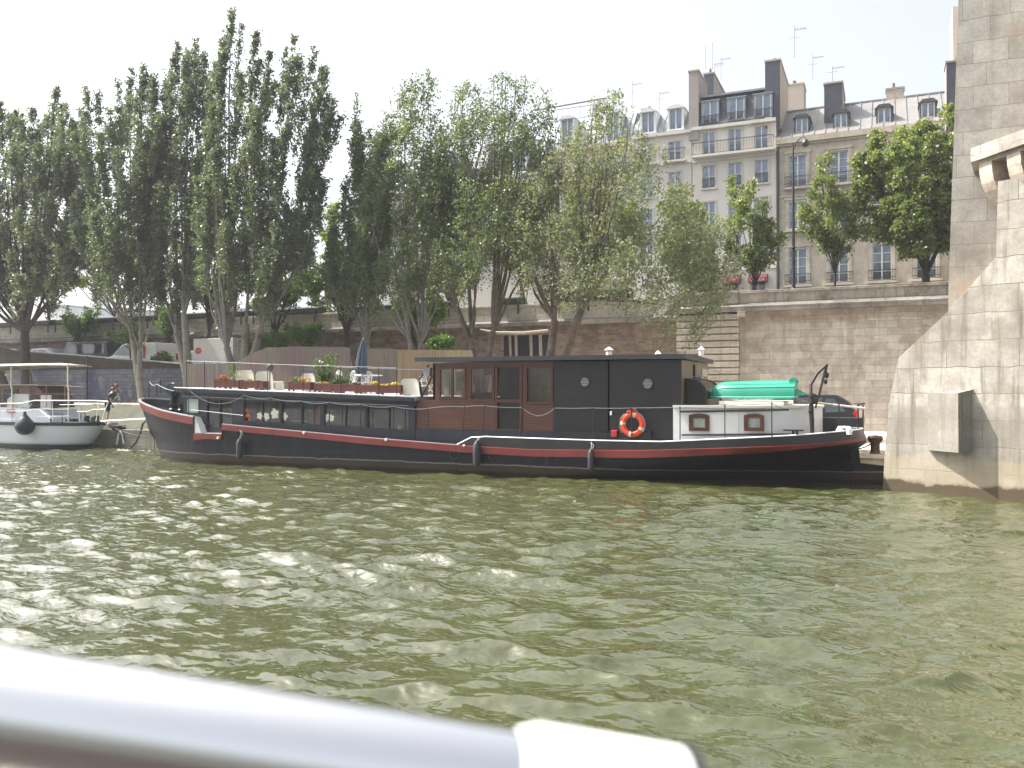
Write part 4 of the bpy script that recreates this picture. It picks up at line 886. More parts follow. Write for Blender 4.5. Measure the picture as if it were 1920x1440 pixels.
x_ = XL1-.03; a.add([(x_,ym,1.463),(XM0,ym,1.463),(XM0,ym,2.43),(x_,ym,2.45)], [(0,1,2,3)])
a.quad((x_,ym,1.463),(x_,ym,2.45),(x_,29.1,2.45),(x_,29.1,1.463))
a.build('plank_wall', plankm, hb, recalc=False)
a = MB(); a.quad((XM0,29.15,1.46),(XW,29.15,1.46),(XW,29.15,2.1),(XM0,29.15,2.1)); a.quad((XM0,29.15,3.35),(XW,29.15,3.35),(XW,29.15,zR),(XM0,29.15,zR))
for k in range(4): x = lerp(XM0, XW, k/3); a.box(x-.06, x+.06, 29.1, 29.2, 2.1, 3.35)
a.box(XM0-.02, XM0+.06, ym+.01, 29.15, 1.47, 2.45)
for y in (ym+.04, 26.5, 27.8, 29.1): a.box(XM0, XM0+.08, y-.04, y+.06, 2.45, zR)
a.build('wood_frame', wood, hb)
a = MB(); a.box(XM0+.2, XW, 26.9, 26.95, 1.5, 2.7); a.box(XY(935,26), XW-.02, 26.2, 26.24, 1.5, zR-.05); a.build('partition', mat('dim_partition', (.24,.19,.15), .7, var=.3), hb)
a = MB(); a.box(XY(990,25.8), XY(1040,25.8), 25.75, 25.78, 1.9, zR-.1); a.build('curtain', mat('linen_curtain', (.50,.40,.26), .9, var=.2, scale=4), hb)
a = MB(); x = XY(832,25.9); a.box(x, x+.22, 25.9, 25.94, 2.5, 3.4); a.box(x+.42, x+.95, 26, 26.04, 2.75, 3.4); x = XY(884,25.9); a.box(x, x+.3, 25.5, 25.55, 2.45, 2.6); a.build('curtain', mat('pale_cloth', (.5,.48,.4), .9, var=.2), hb)
cabg = glass('cabin_glass', (.72,.74,.70), .14); tintg = glass('door_mesh_glass', (.16,.15,.13), .03, .2)
for i, h_ in enumerate(win+[door]):
    a = MB(); t = .07; x0, x1 = h_[0], h_[1]
    a.box(x0-.04, x0+t*.6, ym-.03, ym+.05, h_[2]-.04, h_[3]+.04); a.box(x1-t*.6, x1+.04, ym-.03, ym+.05, h_[2]-.04, h_[3]+.04); a.box(x0+t*.6, x1-t*.6, ym-.03, ym+.05, h_[3]-t*.6, h_[3]+.04); a.box(x0+t*.6, x1-t*.6, ym-.03, ym+.05, h_[2]-.04, h_[2]+t*.6)
    if i == 3: a.box(x0+t*.6, x1-t*.6, ym-.02, ym+.04, 2.36, 2.46)
    if i == 0: xm = lerp(x0, x1, .52); a.box(xm-.012, xm+.012, ym, ym+.03, h_[2], h_[3])
    f = a.build('door' if i == 3 else 'window', wood, hb); b = MB(); b.quad((x0,ym+.06,h_[2]),(x1,ym+.06,h_[2]),(x1,ym+.06,h_[3]),(x0,ym+.06,h_[3])); b.build('pane', tintg if i == 3 else cabg, f, recalc=False)
    if i == 3: b = MB(); b.cyl((x0+.09, ym-.035, 2.55), .025, -.05, 8, axis='y'); b.box(x0+.08, x0+.17, ym-.085, ym-.07, 2.54, 2.56); b.build('handle', steel, f)
XJ = XY(1143, 25.2)
a = MB(); a.box(XW+.002, XJ-.06, 25.2, 29.15, 1.463, zR); a.box(XJ-.06, XJ+.03, 25.3, 29.1, 1.0, zR-.01); a.box(XJ+.03, XM1, 25.12, 29.2, 1.0, zR); a.box(XW+.001, XJ-.061, 25.14, 25.197, .9, 1.46)
a.build('panel_wall', charcoal, hb)
a = MB(); a.box(XM1+.001, XM1+.02, 25.14, 29.2, 2.0, zR); a.build('tan_end_wall', mat('tan_end_paint', (.16,.125,.085), .55, var=.12, scale=1), hb)
for px, y, r, yy in ((1096,716,.145,25.2),(1214,719,.155,25.12)):
    p = onY(px, y, yy); a = MB(); a.lathe([(r,.003),(r+.045,-.01),(r+.045,-.03),(r,-.03),(r-.01,-.004)], (p.x,yy,p.z), 28, 'y')
    for dz in (-.05,.05): a.box(p.x-r, p.x+r, yy-.014, yy-.008, p.z+dz-.006, p.z+dz+.006)
    f = a.build('porthole', black, hb, True); b = MB(); b.lathe([(0,-.006),(r,-.006)], (p.x,yy,p.z), 28, 'y'); b.build('pane', mat('porthole_glass', (.26,.27,.22), .12, var=.15, scale=3), f)
a = MB(); x0, x1 = XY(778,25), XM1+.12; a.add([(x0,24.98,3.72),(x1,24.98,3.68),(x1+.05,29.35,3.66),(x0,29.35,3.72),(x0,24.98,3.86),(x1,24.98,3.82),(x1+.05,29.35,3.80),(x0,29.35,3.86)], [(0,1,2,3),(4,5,6,7),(0,1,5,4),(1,2,6,5),(2,3,7,6),(3,0,4,7)])
a.add([(x0+.1,25.1,3.861),(x1-.1,25.1,3.821),(x1-.05,29.2,3.80),(x0+.1,29.2,3.861),(x0+.1,27.1,3.93),(x1-.1,27.1,3.89)], [(0,1,5,4),(4,5,2,3),(0,4,3),(1,2,5)])
a.build('wheelhouse_roof', mat('roof_black', (.03,.03,.034), .5, var=.2), hb)
a = MB(); p0, p1 = onY(804,684,25.35), onY(785,714,25.35); p2, p3 = onY(811,704,25.35), onY(791,744,25.35)
a.obox((p0+p1)/2, (p1-p0), (.06,0,.03), (0,.06,0)); a.obox((p2+p3)/2, (p3-p2), (.06,0,.03), (0,.06,0)); q = onY(786,716,25.35); a.obox((q+p3)/2, (p3-q), (.045,0,.03), (0,.045,0)); a.build('roof_strut', iron, hb)
a = MB(); p = onY(802,697,25.3); a.prism([(p.x-.12,p.z-.12),(p.x+.1,p.z-.15),(p.x+.13,p.z+.14),(p.x-.14,p.z+.16)], 25.22, 25.42); a.build('flood_lamp', mat('lamp_grey', (.25,.27,.28), .4), hb)
fx = XM1+.02
text_mesh('boat_name', 'JULIA', mat('name_white', (.72,.7,.64), .6), .36, Matrix.Translation((fx+.03, 28.5, 3.33)) @ Matrix.Rotation(PI/2, 4, 'Z') @ Matrix.Rotation(PI/2, 4, 'X'), hb, sx=.95)
a = MB(); a.box(fx+.002, fx+.06, 26.75, 27.0, 3.2, 3.55); a.build('horn_bracket', black, hb)
a = MB(); a.tube([(fx+.03,26.3,3.0),(fx+.1,26.5,3.12),(fx+.08,26.8,3.05),(fx+.14,27.1,3.13),(fx+.08,27.4,2.98)], .05, 6); a.box(fx+.002, fx+.05, 27.35, 27.5, 3.05, 3.15); a.build('deck_light', black, hb, True)
for px, yt, r, lab in ((1142,650,.10,0),(1234,657,.07,0),(1315,649,.075,0)):
    yy = 26.3; q = onY(px, 672, yy); zt_ = ZY(px, yt, yy); a = MB(); zb_ = 3.83
    a.cyl((q.x,yy,zb_), r, (zt_-zb_)*.52, 14); a.cyl((q.x+r*.5,yy,zb_+(zt_-zb_)*.5), r*.25, (zt_-zb_)*.3, 6); a.cyl((q.x-r*.5,yy,zb_+(zt_-zb_)*.5), r*.2, (zt_-zb_)*.3, 6)
    a.lathe([(0,.0),(r*1.5,-.10),(r*1.45,-.12),(0,-.07)], (q.x,yy,zt_), 14); a.build('flue', white, hb, True)
# fire point and switch beside the life ring
p = onY(1151,813,24.98); a = MB(); a.box(p.x-.09,p.x+.09,24.98,25.12,p.z-.1,p.z+.1,.02); a.build('red_box', mat('signal_red', (.45,.03,.02), .45), hb)
p = onY(1145,775,25.06); a = MB(); a.box(p.x-.03,p.x+.03,25.08,25.12,p.z-.06,p.z+.06,.01); a.build('switch', white, hb)
p = onY(1168,818,24.96); a = MB(); a.box(p.x-.12,p.x+.2,24.98,25.1,p.z-.15,p.z+.12,.01); a.build('locker', black, hb); a = MB(); p = onY(1206,816,24.96); a.box(p.x-.08,p.x+.25,24.98,25.1,p.z-.15,p.z+.14,.01); a.build('locker', black, hb)
# ---- white stern cabin
yw = 25.03; XS0 = XY(1262, yw); XS1 = XY(1496, yw)
def plan(off=0):
    cx = -3.7; ry = YC-yw-.05+off; rx = 2.0+off
    pts = [(XS0, yw-off), (cx-.6, yw-off)]+[(cx+rx*math.sin(u), YC-ry*math.cos(u)) for u in np.linspace(0, PI, 25)]
    return pts+[(cx-.6, 2*YC-yw+off), (XS0, 2*YC-yw+off)]
a = MB(); a.prism(plan(), .95, 2.24, 'xy')
for px in (1310,): pass
wc = a.build('stern_cabin', mat('white_cabin_paint', (.72,.72,.72), .4, var=.05, dirt=(.55,.54,.5), dscale=1, dthr=.6), hb, smooth=25)
a = MB(); a.prism(plan(.05), 2.243, 2.31, 'xy'); a.build('cabin_roof', mat('cream_roof', (.68,.66,.58), .5, var=.05), hb, smooth=25)
a = MB(); a.box(XY(1345,25.4), XY(1470,25.6), 25.6, 28.4, 2.313, 2.44, .04); a.build('hatch_coaming', MATS['cream_roof'], hb)
for px in (1385,): 
    x = XY(px, yw); a = MB(); a.box(x-.008, x+.008, yw-.006, yw-.001, 1.2, 2.2); a.build('panel_seam', mat('seam_grey', (.4,.4,.4), .6), hb)
for p0, p1 in ((1292,1330),(1395,1433)):
    x0, x1 = XY(p0, yw), XY(p1, yw); z0_, z1_ = ZY((p0+p1)/2, 808, yw), ZY((p0+p1)/2, 776, yw); pts = []
    arch = lambda i0, zt2, s: [(lerp(x0+i0, x1-i0, u), zt2+s*math.sin(PI*u)) for u in np.linspace(0, 1, 9)]
    outer = [(x1, z0_),(x0, z0_)]+arch(0, z1_-.04, .05); inner = [(x1-.11, z0_+.1),(x0+.11, z0_+.1)]+arch(.11, z1_-.13, .02)
    a = MB(); n = len(outer); yf = yw-.05
    vs = [(x, yf, z) for x, z in outer]+[(x, yf, z) for x, z in inner]+[(x, yw-.001, z) for x, z in outer]+[(x, yw-.01, z) for x, z in inner]
    a.add(vs, [(i, (i+1) % n, n+(i+1) % n, n+i) for i in range(n)]+[(i, 2*n+i, 2*n+(i+1) % n, (i+1) % n) for i in range(n)]+[(n+i, n+(i+1) % n, 3*n+(i+1) % n, 3*n+i) for i in range(n)])
    f = a.build('window', wood, hb); b = MB(); b.add([(x, yw-.012, z) for x, z in inner], [tuple(range(n))]); b.build('pane', mat('curtained_pane', (.30,.34,.31), .15, var=.35, scale=6), f)
for px0, px1, y, r in ((1276,1478,770,.03),(1278,1482,815,.025)):
    z = ZY((px0+px1)/2, y, 24.95); a = MB(); a.tube([(XY(px0,24.95),24.96,z-.04),(XY(px1,24.95),24.96+.12,z+.04)], r, 8); a.build('handrail', black, hb, True)
# companion hood, black, quarter round
x0 = XM1+.05; a = MB(); r = .62
prof = [(x0, 2.25),(x0, 3.08)]+[(x0+.12+(r-.12)*math.sin(u), 2.62+.46*math.cos(u)) for u in np.linspace(.1, PI/2, 9)]+[(x0+r+.03, 2.25)]
a.prism(prof, 25.45, 27.9); a.tube([(p[0]+.0, 25.44, p[1]) for p in prof[1:]], .03, 6); a.tube([(p[0]+.0, 27.91, p[1]) for p in prof[1:]], .03, 6); a.build('companion_hood', mat('gloss_black', (.012,.012,.014), .22), hb, smooth=30)
# aft bench, rails, cleats
a = MB(); x0, x1 = XY(1530,27.9), XY(1618,27.9); z1_ = ZY(1575,783,27.9); a.box(x0, x1, 27.9, 28.3, 1.2, z1_, .02); a.build('aft_locker', mat('locker_black', (.028,.029,.032), .45, var=.1), hb)
a = MB()
for px, y0, yy in ((1573,757,26.2),(1609,757,27.2),(1622,755,27.6)):
    p = onY(px, 806, yy); x = min(p.x, -.6); a.tube([(x, yy, 1.5),(x, yy, ZY(px, y0, yy))], .022, 6)
a.tube([onY(1609,760,27.2),onY(1622,757,27.6),onY(1600,757,28.3)], .02, 6); a.build('stern_rail', iron, hb, True)
a = MB(); p = onY(1490,812,25.2); a.box(p.x-.3,p.x+.25,25.12,25.18,p.z+.06,p.z+.1,.01); a.box(p.x-.07,p.x-.0,25.1,25.2,p.z-.14,p.z+.07,.01); a.box(p.x+.03,p.x+.10,25.1,25.2,p.z-.14,p.z+.07,.01); a.build('cleat', black, hb)
a = MB(); p = onY(1583,808,26.0)
for s in (-.18,.18): a.lathe([(0,.12),(.06,.11),(.09,.04),(.09,-.05),(.11,-.12)], (p.x+s*.6, 26.0, p.z+.02), 12)
a.tube([(p.x+.2*math.cos(u), 26.0-.05, p.z-.03+.14*math.sin(u)) for u in np.linspace(0, PI, 9)], .035, 7); a.build('fairlead', white, hb, True)
# davit crane
dv = [onY(1523,812,25.5), onY(1521,770,25.5), onY(1521,748,25.5), onY(1520,722,25.6), onY(1532,700,25.7), onY(1551,683,25.8)]
a = MB(); a.tube(dv[:3], [.055,.07,.05], 8); a.tube(dv[2:], [.045,.045,.045,.04], 8); a.tube([onY(1529,765,25.6),onY(1548,690,25.8)], .025, 6); a.tube([onY(1535,745,25.6),onY(1551,686,25.8)], .025, 6)
a.tube([onY(1518,752,25.45),onY(1530,752,25.6)], .08, 8); a.tube([onY(1518,742,25.45),onY(1528,742,25.6)], .06, 8); a.tube([onY(1517,770,25.45),onY(1524,785,25.5),onY(1524,812,25.5)], .04, 6); cr = a.build('davit', mat('davit_iron', (.025,.02,.02), .5, .2), hb, True)
a = MB(); a.tube([onY(1550,686,25.8),onY(1550,718,25.8)], .012, 5); c = onY(1550,703,25.8); a.lathe([(0,.1),(.06,.04),(.07,-.02),(.04,-.08),(0,-.1)], c, 10); c = onY(1548,716,25.8); a.lathe([(0,.08),(.05,.02),(.05,-.03),(0,-.08)], c, 10); a.build('tackle', iron, cr, True)
# foredeck fittings
a = MB(); c = onY(323,731,26.4); a.tube([(c.x+.27*math.cos(u), 26.4, c.z+.27*math.sin(u)) for u in np.linspace(0,2*PI,21)[:-1]], .025, 6, closed=True)
a.tube([(c.x,26.3,c.z),(c.x,26.9,c.z)], .14, 12); a.box(c.x-.05,c.x+.05,26.35,26.95,1.5,c.z); a.box(c.x+.1,c.x+.55,26.5,27.3,1.4,c.z-.05,.04)
for u in (0, PI/3, 2*PI/3): a.tube([(c.x-.27*math.cos(u),26.4,c.z-.27*math.sin(u)),(c.x+.27*math.cos(u),26.4,c.z+.27*math.sin(u))], .012, 5)
a.build('anchor_windlass', mat('winch_black', (.02,.02,.025), .4, .3), hb, True)
a = MB()
for px, y0, yy in ((324,756,25.9),(340,757,25.7)):
    x = XY(px, yy); zt_ = ZY(px, y0, yy); a.lathe([(.0,0),(.15,0),(.15,-.05),(.11,-.08),(.11,-.2),(.16,-.24),(.16,-.28),(.11,-.32),(.11,-.6)], (x,yy,zt_), 14)
a.build('mooring_bitt', mat('bitt_black', (.015,.015,.017), .35), hb, True)
a = MB(); c = onY(337,735,26.6); a.box(c.x-.15,c.x+.12,26.6,26.9,1.5,c.z+.1,.03); a.build('red_locker', redm, hb)
a = MB()
for px, y0, y1, yy in ((279,712,745,27.3),(294,720,742,27.0),(301,711,738,27.8)):
    a.tube([onY(px,y1,yy), onY(px,y0,yy)], .025, 6)
a.build('bow_post', black, hb, True)
def ropeline(mb, p, q, sag, r=.012, n=8): mb.tube([Vector(p).lerp(Vector(q), t)-Vector((0,0,sag*4*t*(1-t))) for t in np.linspace(0,1,n+1)], r, 5)
a = MB(); pts = [onY(279,714,27.3), onY(294,720,27.0), onY(354,731,25.1)]; ropeline(a, pts[0], pts[1], .12); ropeline(a, pts[1], pts[2], .15); ropeline(a, onY(301,712,27.8), onY(279,714,27.3), .05, .008); a.build('bow_rope', mat('pale_blue_rope', (.30,.38,.42), .8), hb, True)
# side stanchions and rope, one of each per bay
st = [(354,731,787),(458,741,803),(507,746,806),(565,752,812),(618,754,815),(676,758,819),(738,762,823),(802,766,828),(871,763,822),(909,761,819),(979,764,823),(1040,765,826),(1112,765,829),(1184,765,829),(1275,764,826),(1359,761,825),(1447,756,820)]
rail = thing('guard_rail', 'row of thin black stanchions joined by a sagging pale rope along the houseboat side', 'guard rail', (XY(354,24.84), 24.84, 1.4))
tops = []
for i, (px, y0, y1) in enumerate(st):
    xb_ = XY(px+(-4 if px in (871,909,979) else 0), 24.84); zb_ = ZY(px, y1, 24.84); t = onY(px, y0, 24.84); tops.append(t)
    a = MB(); a.tube([(xb_, 24.84, zb_), t], .017, 6); a.lathe([(0,.03),(.025,.01),(.02,-.02)], t, 8); a.build('stanchion', black if i < 12 else iron, rail, True)
sag = [.42,.06,.05,.07,.05,.06,.05,-.04,-.02,.02,.25,.01,.01,.0,.0,.0]
a = MB()
for p, q, s in zip(tops, tops[1:], sag): ropeline(a, p, q, s, .0075)
ropeline(a, tops[-1], onY(1523,752,25.5), .2, .008); a.build('rope', mat('grey_blue_rope', (.20,.24,.27), .8), rail, True)
a = MB(); a.tube([onY(356,768,24.84), onY(456,779,24.84)], .009, 6); a.build('lower_rail', mat('dull_rail', (.2,.2,.2), .5, .3), rail)
# fenders, each a thing
def fender(px, y0, y1, yr, lab):
    yy = 24.62; c0, c1 = onY(px, y0, yy), onY(px, y1, yy); h_ = c0.z-c1.z; r = h_*.145
    t = thing('fender', lab, 'fender', (c1.x, yy, c1.z)); a = MB()
    a.lathe([(0,0),(r*.35,.02),(r*.5,.05),(r,.14*h_),(r*1.03,.5*h_),(r,.84*h_),(r*.5,.95*h_),(r*.3,h_),(0,h_)], c1, 16); a.build('body', mat('fender_rubber', (.028,.029,.032), .55, var=.3, dirt=(.07,.07,.07), dthr=.55), t, True)
    a = MB(); q = onY(px, yr, 24.78); a.tube([c1+Vector((0,0,h_)), (c0.x, 24.70, (c0.z+q.z)/2), q], .01, 5); a.tube([c1+Vector((.03,0,h_)), (c0.x+.06, 24.72, (c0.z+q.z)/2), q], .008, 5); a.build('rope', ropem, t, True)
fender(449,822,862,803,'black cylindrical fender nearest the houseboat bow'); fender(894,826,876,818,'grey-black fender hanging below the wooden door'); fender(1108,842,884,829,'dark fender hanging left of the orange life ring')
# life ring
c = onY(1186,796,24.92); lr = thing('life_ring', 'orange life ring with white bands hanging on the houseboat rail', 'life ring', (c.x, 24.92, c.z))
a = MB(); R0, r0 = .295, .085; n = 48
for seg_, k in ((0,0),): pass
rows = []; 
for i in range(n+1):
    u = 2*PI*i/n; rows.append([(c.x+(R0+r0*math.cos(v))*math.cos(u), 24.92+r0*.8*math.sin(v), c.z+(R0+r0*math.cos(v))*math.sin(u)) for v in np.linspace(0,2*PI,13)])
a.grid(rows); a.build('ring', mat('life_ring_orange', (.78,.07,.02), .5, var=.1, dirt=(.55,.07,.03), dthr=.6), lr, True)
for deg in (78, 172, 336, 258):
    b = MB(); rows = []
    for u in np.linspace(math.radians(deg-9), math.radians(deg+9), 5): rows.append([(c.x+(R0+(r0+.006)*math.cos(v))*math.cos(u), 24.92+(r0*.8+.006)*math.sin(v), c.z+(R0+(r0+.006)*math.cos(v))*math.sin(u)) for v in np.linspace(0,2*PI,13)])
    b.grid(rows); b.build('band', mat('cream_band', (.68,.55,.42), .6), lr, True)
b = MB(); b.tube([(c.x+(R0+r0+.02)*math.cos(u), 24.88, c.z+(R0+r0+.02)*math.sin(u)) for u in np.linspace(-.6, 1.1, 10)]+[(c.x+.05,24.86,c.z+.5)], .009, 5); b.tube([(c.x+(R0+r0+.015)*math.cos(u), 24.88, c.z+(R0+r0+.015)*math.sin(u)) for u in np.linspace(2.2, 3.8, 10)], .009, 5); b.build('rope', ropem, lr, True)
b = MB(); b.box(c.x-.17,c.x+.0,24.86,24.95,c.z+.26,c.z+.42,.03); b.box(c.x-.04,c.x+.13,24.86,24.96,c.z+.36,c.z+.50,.03); b.build('light_holder', mat('holder_red', (.40,.04,.02), .5), lr)
# upturned dinghies on the stern cabin
def dinghy(label, ox, oz, oy=0, col=(.028,.25,.17)):
    x0, x1 = XY(1327,26)+ox, XY(1492,26)+ox; zb_ = 2.45+oz; t = thing('dinghy', label, 'dinghy', ((x0+x1)/2, 26.2+oy, zb_), 0, 'upturned green dinghies on the stern cabin')
    a = MB(); rows = []; y0 = 26.2+oy; L_ = x1-x0
    for u in np.linspace(0, 1, 22):
        wv = .60*min(1, (1-(1-min(1,u/.42))**2.2)**.5+.02); hv = .50*min(1, .12+(1-(1-min(1,u/.36))**2)**.5)*(1-.0*u); rock = .0
        sec = []
        for v in np.linspace(0, PI, 25):
            cs, sn = math.cos(v), math.sin(v); yy = -wv*(abs(cs)**.8)*(1 if cs > 0 else -1); lob = 1+.07*math.cos(2*v*1.5)*min(1, u*2)
            zz = hv*(sn**.72)*lob
            sec.append((x0+u*L_, y0+yy, zb_+zz+.04*u))
        rows.append(sec)
    a.grid(rows); a.add(rows[-1]+[(x1, y0, zb_)], [(i, i+1, 25) for i in range(24)]); a.add(rows[0]+[(x0, y0, zb_)], [(i, i+1, 25) for i in range(24)])
    gm = mat('green_hull_plastic', col, .32, var=.1, scale=2, dirt=(.015,.20,.13), dscale=2.2, dthr=.6)
    a.build('hull', gm, t, True)
    a = MB(); a.tube([(r_[0][0], r_[0][1]-.01, zb_+.03) for r_ in rows], .035, 6); a.tube([(r_[-1][0], r_[-1][1]+.01, zb_+.03) for r_ in rows], .035, 6)
    a.tube([(r_[4][0], r_[4][1]-.012, r_[4][2]) for r_ in rows[3:]], .012, 5); a.tube([(r_[7][0], r_[7][1]-.01, r_[7][2]) for r_ in rows[4:]], .012, 5)
    a.build('gunwale', mat('green_rim', (.04,.33,.23), .35), t, True)
    a = MB()
    for s in (-.28,.28):
        a.cyl((x1-.07, y0+s-.06, zb_+.50), .105, .13, 16, axis='y')
    for s in (-.42,.42): a.add([(x1-.35,y0+s-.15,zb_+.04),(x1+.28,y0+s-.02,zb_+.12),(x1-.1,y0+s,zb_+.34),(x1-.35,y0+s+.15,zb_+.04)], [(0,1,2),(1,3,2),(0,3,1),(0,2,3)])
    a.build('transom_knob', MATS['green_rim'], t, smooth=30)
dinghy('upper green plastic dinghy lying keel up on the white stern cabin', 0, .06)
# boathook
a = MB(); p, q = onY(1488,750,26.2), onY(1562,759,26.4); q2 = onY(1622,766,26.9); a.tube([p, q], .028, 8); a.k = 1; a.tube([q, q2], .034, 8)
bh = a.build('boathook', [mat('bare_wood_pole', (.42,.32,.22), .7), mat('pink_white_pole', (.75,.60,.62), .5)], None, True); tag(bh, 'long pink and white pole lying beside the davit on the houseboat stern', 'boathook')
# ------------------------------------------------------------------ things on the roof deck
def zdeck(x): return 2.87+SL*(x-XL0)
YD = 25.12
rr = thing('deck_railing', 'thin steel railing around the roof deck with dark posts and a pale top rail', 'railing', (XY(349,24.99), 24.99, 2.8))
posts = [(349,677),(383,678),(439,680),(502,683),(568,685),(638,687),(710,689),(744,690)]
tp = []
for px, y in posts:
    x = XY(px, 24.99); zt_ = ZY(px, y, 24.99); tp.append((x, 24.99, zt_)); a = MB(); a.tube([(x,24.99,zdeck(x)-.12),(x,24.99,zt_)], .016, 6); a.build('post', mat('rust_dark', (.035,.02,.018), .6), rr, True)
a = MB(); a.tube(tp, .010, 6); a.tube([(x, 28.9, z) for x, y, z in tp[1:]], .009, 6); a.tube([tp[-1], (tp[-1][0]+.0, 28.9, tp[-1][2])], .009, 6); a.build('top_rail', mat('pale_steel', (.07,.07,.07), .5, .3), rr, True)
for x, y, z in tp[::2]: a = MB(); a.tube([(x,28.9,zdeck(x)),(x,28.9,z)], .014, 6); a.build('post', MATS['rust_dark'], rr, True)
# planters
plm = mat('planter_wood', (.13,.035,.022), .6, var=.3, scale=5)
petal = {'red': leafmat('red_petals', (.28,.05,.03), (.42,.12,.08), .2), 'yellow': leafmat('yellow_petals', (.55,.42,.03), (.35,.33,.05), .2), 'straw': leafmat('dry_grass', (.45,.24,.12), (.35,.3,.12), .2), 'green': leafmat('pot_plant_leaves', (.04,.085,.02), (.12,.17,.05), .3), 'white': leafmat('pale_petals', (.55,.6,.4), (.65,.65,.55), .2)}
def leaves_np(name, centers, size, m, parent=None, rng=None, aspect=.55, up=.0, world=True, elong=None):
    rng = rng or RNG; n = len(centers)
    if parent is not None and world:
        off = Vector((0,0,0)); p = parent
        while p is not None: off += Vector(p.location); p = p.parent
        centers = centers-np.array(off)
    a = rng.normal(size=(n,3)); a /= np.linalg.norm(a, axis=1, keepdims=True); a[:,2] += up; a /= np.linalg.norm(a, axis=1, keepdims=True)
    b = rng.normal(size=(n,3)); b -= a*(a*b).sum(1, keepdims=True); b /= np.linalg.norm(b, axis=1, keepdims=True)
    s = size*(.6+.8*rng.random((n,1))); A = a*s*.5; Bv = b*s*.5*aspect
    co = np.stack([centers-A, centers-A*.1-Bv, centers+A, centers-A*.1+Bv], 1).reshape(-1, 3)
    return np_mesh(name, co, np.arange(4*n).reshape(-1, 4), m, parent)
def blob(n, c, r, rng=RNG):
    p = rng.normal(size=(n,3)); p /= np.linalg.norm(p, axis=1, keepdims=True); return np.array(c)+p*np.array(r)*(rng.random((n,1))**.45)
def planter(px0, px1, label, fill=None, yoff=0, tall=0.0):
    x0, x1 = XY(px0, YD)+.01, XY(px1, YD)-.01; zb_ = zdeck(x0); h_ = .34+tall; y0, y1 = YD+yoff, YD+.3+yoff
    t = thing('planter', label, 'planter', ((x0+x1)/2, (y0+y1)/2, zb_+.002), 0, 'wooden planters along the roof deck edge'); a = MB()
    for k in range(3): z = zb_+.06+k*(h_-.06)/3; a.box(x0, x1, y0, y0+.02, z, z+(h_-.06)/3-.015); a.box(x0, x1, y1-.02, y1, z, z+(h_-.06)/3-.015)
    for xx in (x0, x1-.05):
        for yy in (y0-.006, y1-.04): a.box(xx-.004, xx+.05, yy, yy+.046, zb_+.004, zb_+h_)
    a.box(x0, x0+.018, y0+.046, y1-.046, zb_+.06, zb_+h_); a.box(x1-.018, x1, y0+.046, y1-.046, zb_+.06, zb_+h_); a.build('box', plm, t)
    a = MB(); a.box(x0+.03, x1-.03, y0+.03, y1-.03, zb_+.06, zb_+h_-.04); a.build('soil', mat('potting_soil', (.05,.035,.02), 1), t)
    for (kind, n, r, dz, fx_) in (fill or []):
        cc = ((x0+x1)/2+fx_*(x1-x0)/2, (y0+y1)/2, zb_+h_+dz); leaves_np({'green':'leaves','straw':'grass'}.get(kind, 'flowers'), blob(n, cc, r), .055, petal[kind], t)
    return t
planter(401,422,'small square planter with bright red flowers at the bow end', [('red',420,(.28,.17,.12),.07,.1),('green',160,(.25,.15,.06),.02,0)])
planter(422,449,'planter with tall pale-flowered plant beside the red flowers', [('green',420,(.16,.15,.42),.35,-.3),('white',130,(.26,.14,.2),.18,.3)])
planter(450,480,'nearly bare planter in front of the first white chair', [('green',60,(.25,.1,.04),.01,0)])
planter(480,494,'short narrow planter before the second white chair', [])
planter(540,582,'planter with dry orange grass and dark leaves', [('straw',420,(.33,.16,.12),.07,.1),('green',200,(.2,.15,.16),.1,-.5)])
planter(589,620,'planter below the tall climbing plant', [('straw',60,(.25,.1,.04),.01,0)])
planter(620,667,'long bare planter in front of the white garden chairs', [])
planter(667,708,'planter with a low yellow cushion flower at its right end', [('yellow',300,(.17,.14,.07),.04,.5)])
planter(708,752,'last planter of the row with yellow flowers, beside the big white chair', [('yellow',260,(.2,.14,.06),.04,.3),('yellow',60,(.2,.1,.03),.02,-.6)])
def bush_plant(px, ytop, width, label, n, yy=25.9):
    x = XY(px, yy); zb_ = zdeck(x); zt_ = ZY(px, ytop, yy); t = thing('potted_plant', label, 'plant', (x, yy, zb_)); a = MB(); a.lathe([(0,0),(.13,0),(.17,.26),(.15,.26),(.14,.22),(0,.22)], (x,yy,zb_+.002), 14); a.build('pot', mat('terracotta', (.28,.10,.05), .8), t, True)
    a = MB(); pts = []
    for k in range(9):
        dx, dy = random.uniform(-1,1)*width, random.uniform(-.3,.3); h_ = (zt_-zb_)*random.uniform(.45,1)
        if k == 0: dx, h_ = width*.35, zt_-zb_
        p = [Vector((x,yy,zb_+.2)), Vector((x+dx*.4,yy+dy*.4,zb_+h_*.5)), Vector((x+dx,yy+dy,zb_+h_))]; a.tube(p, [.01,.008,.004], 5)
        for u in np.linspace(.25,1,12):
            q = p[0].lerp(p[1], u*2) if u < .5 else p[1].lerp(p[2], u*2-1); pts += [np.array(q)+RNG.normal(size=3)*.07 for _ in range(n)]
    a.build('stem', petal['green'], t); leaves_np('leaves', np.array(pts), .11, petal['green'], t)
bush_plant(612, 664, .42, 'tall leafy climbing plant in the middle of the roof deck', 8); bush_plant(640, 705, .25, 'low leafy potted plant beside the white garden chairs', 6, 26.0)
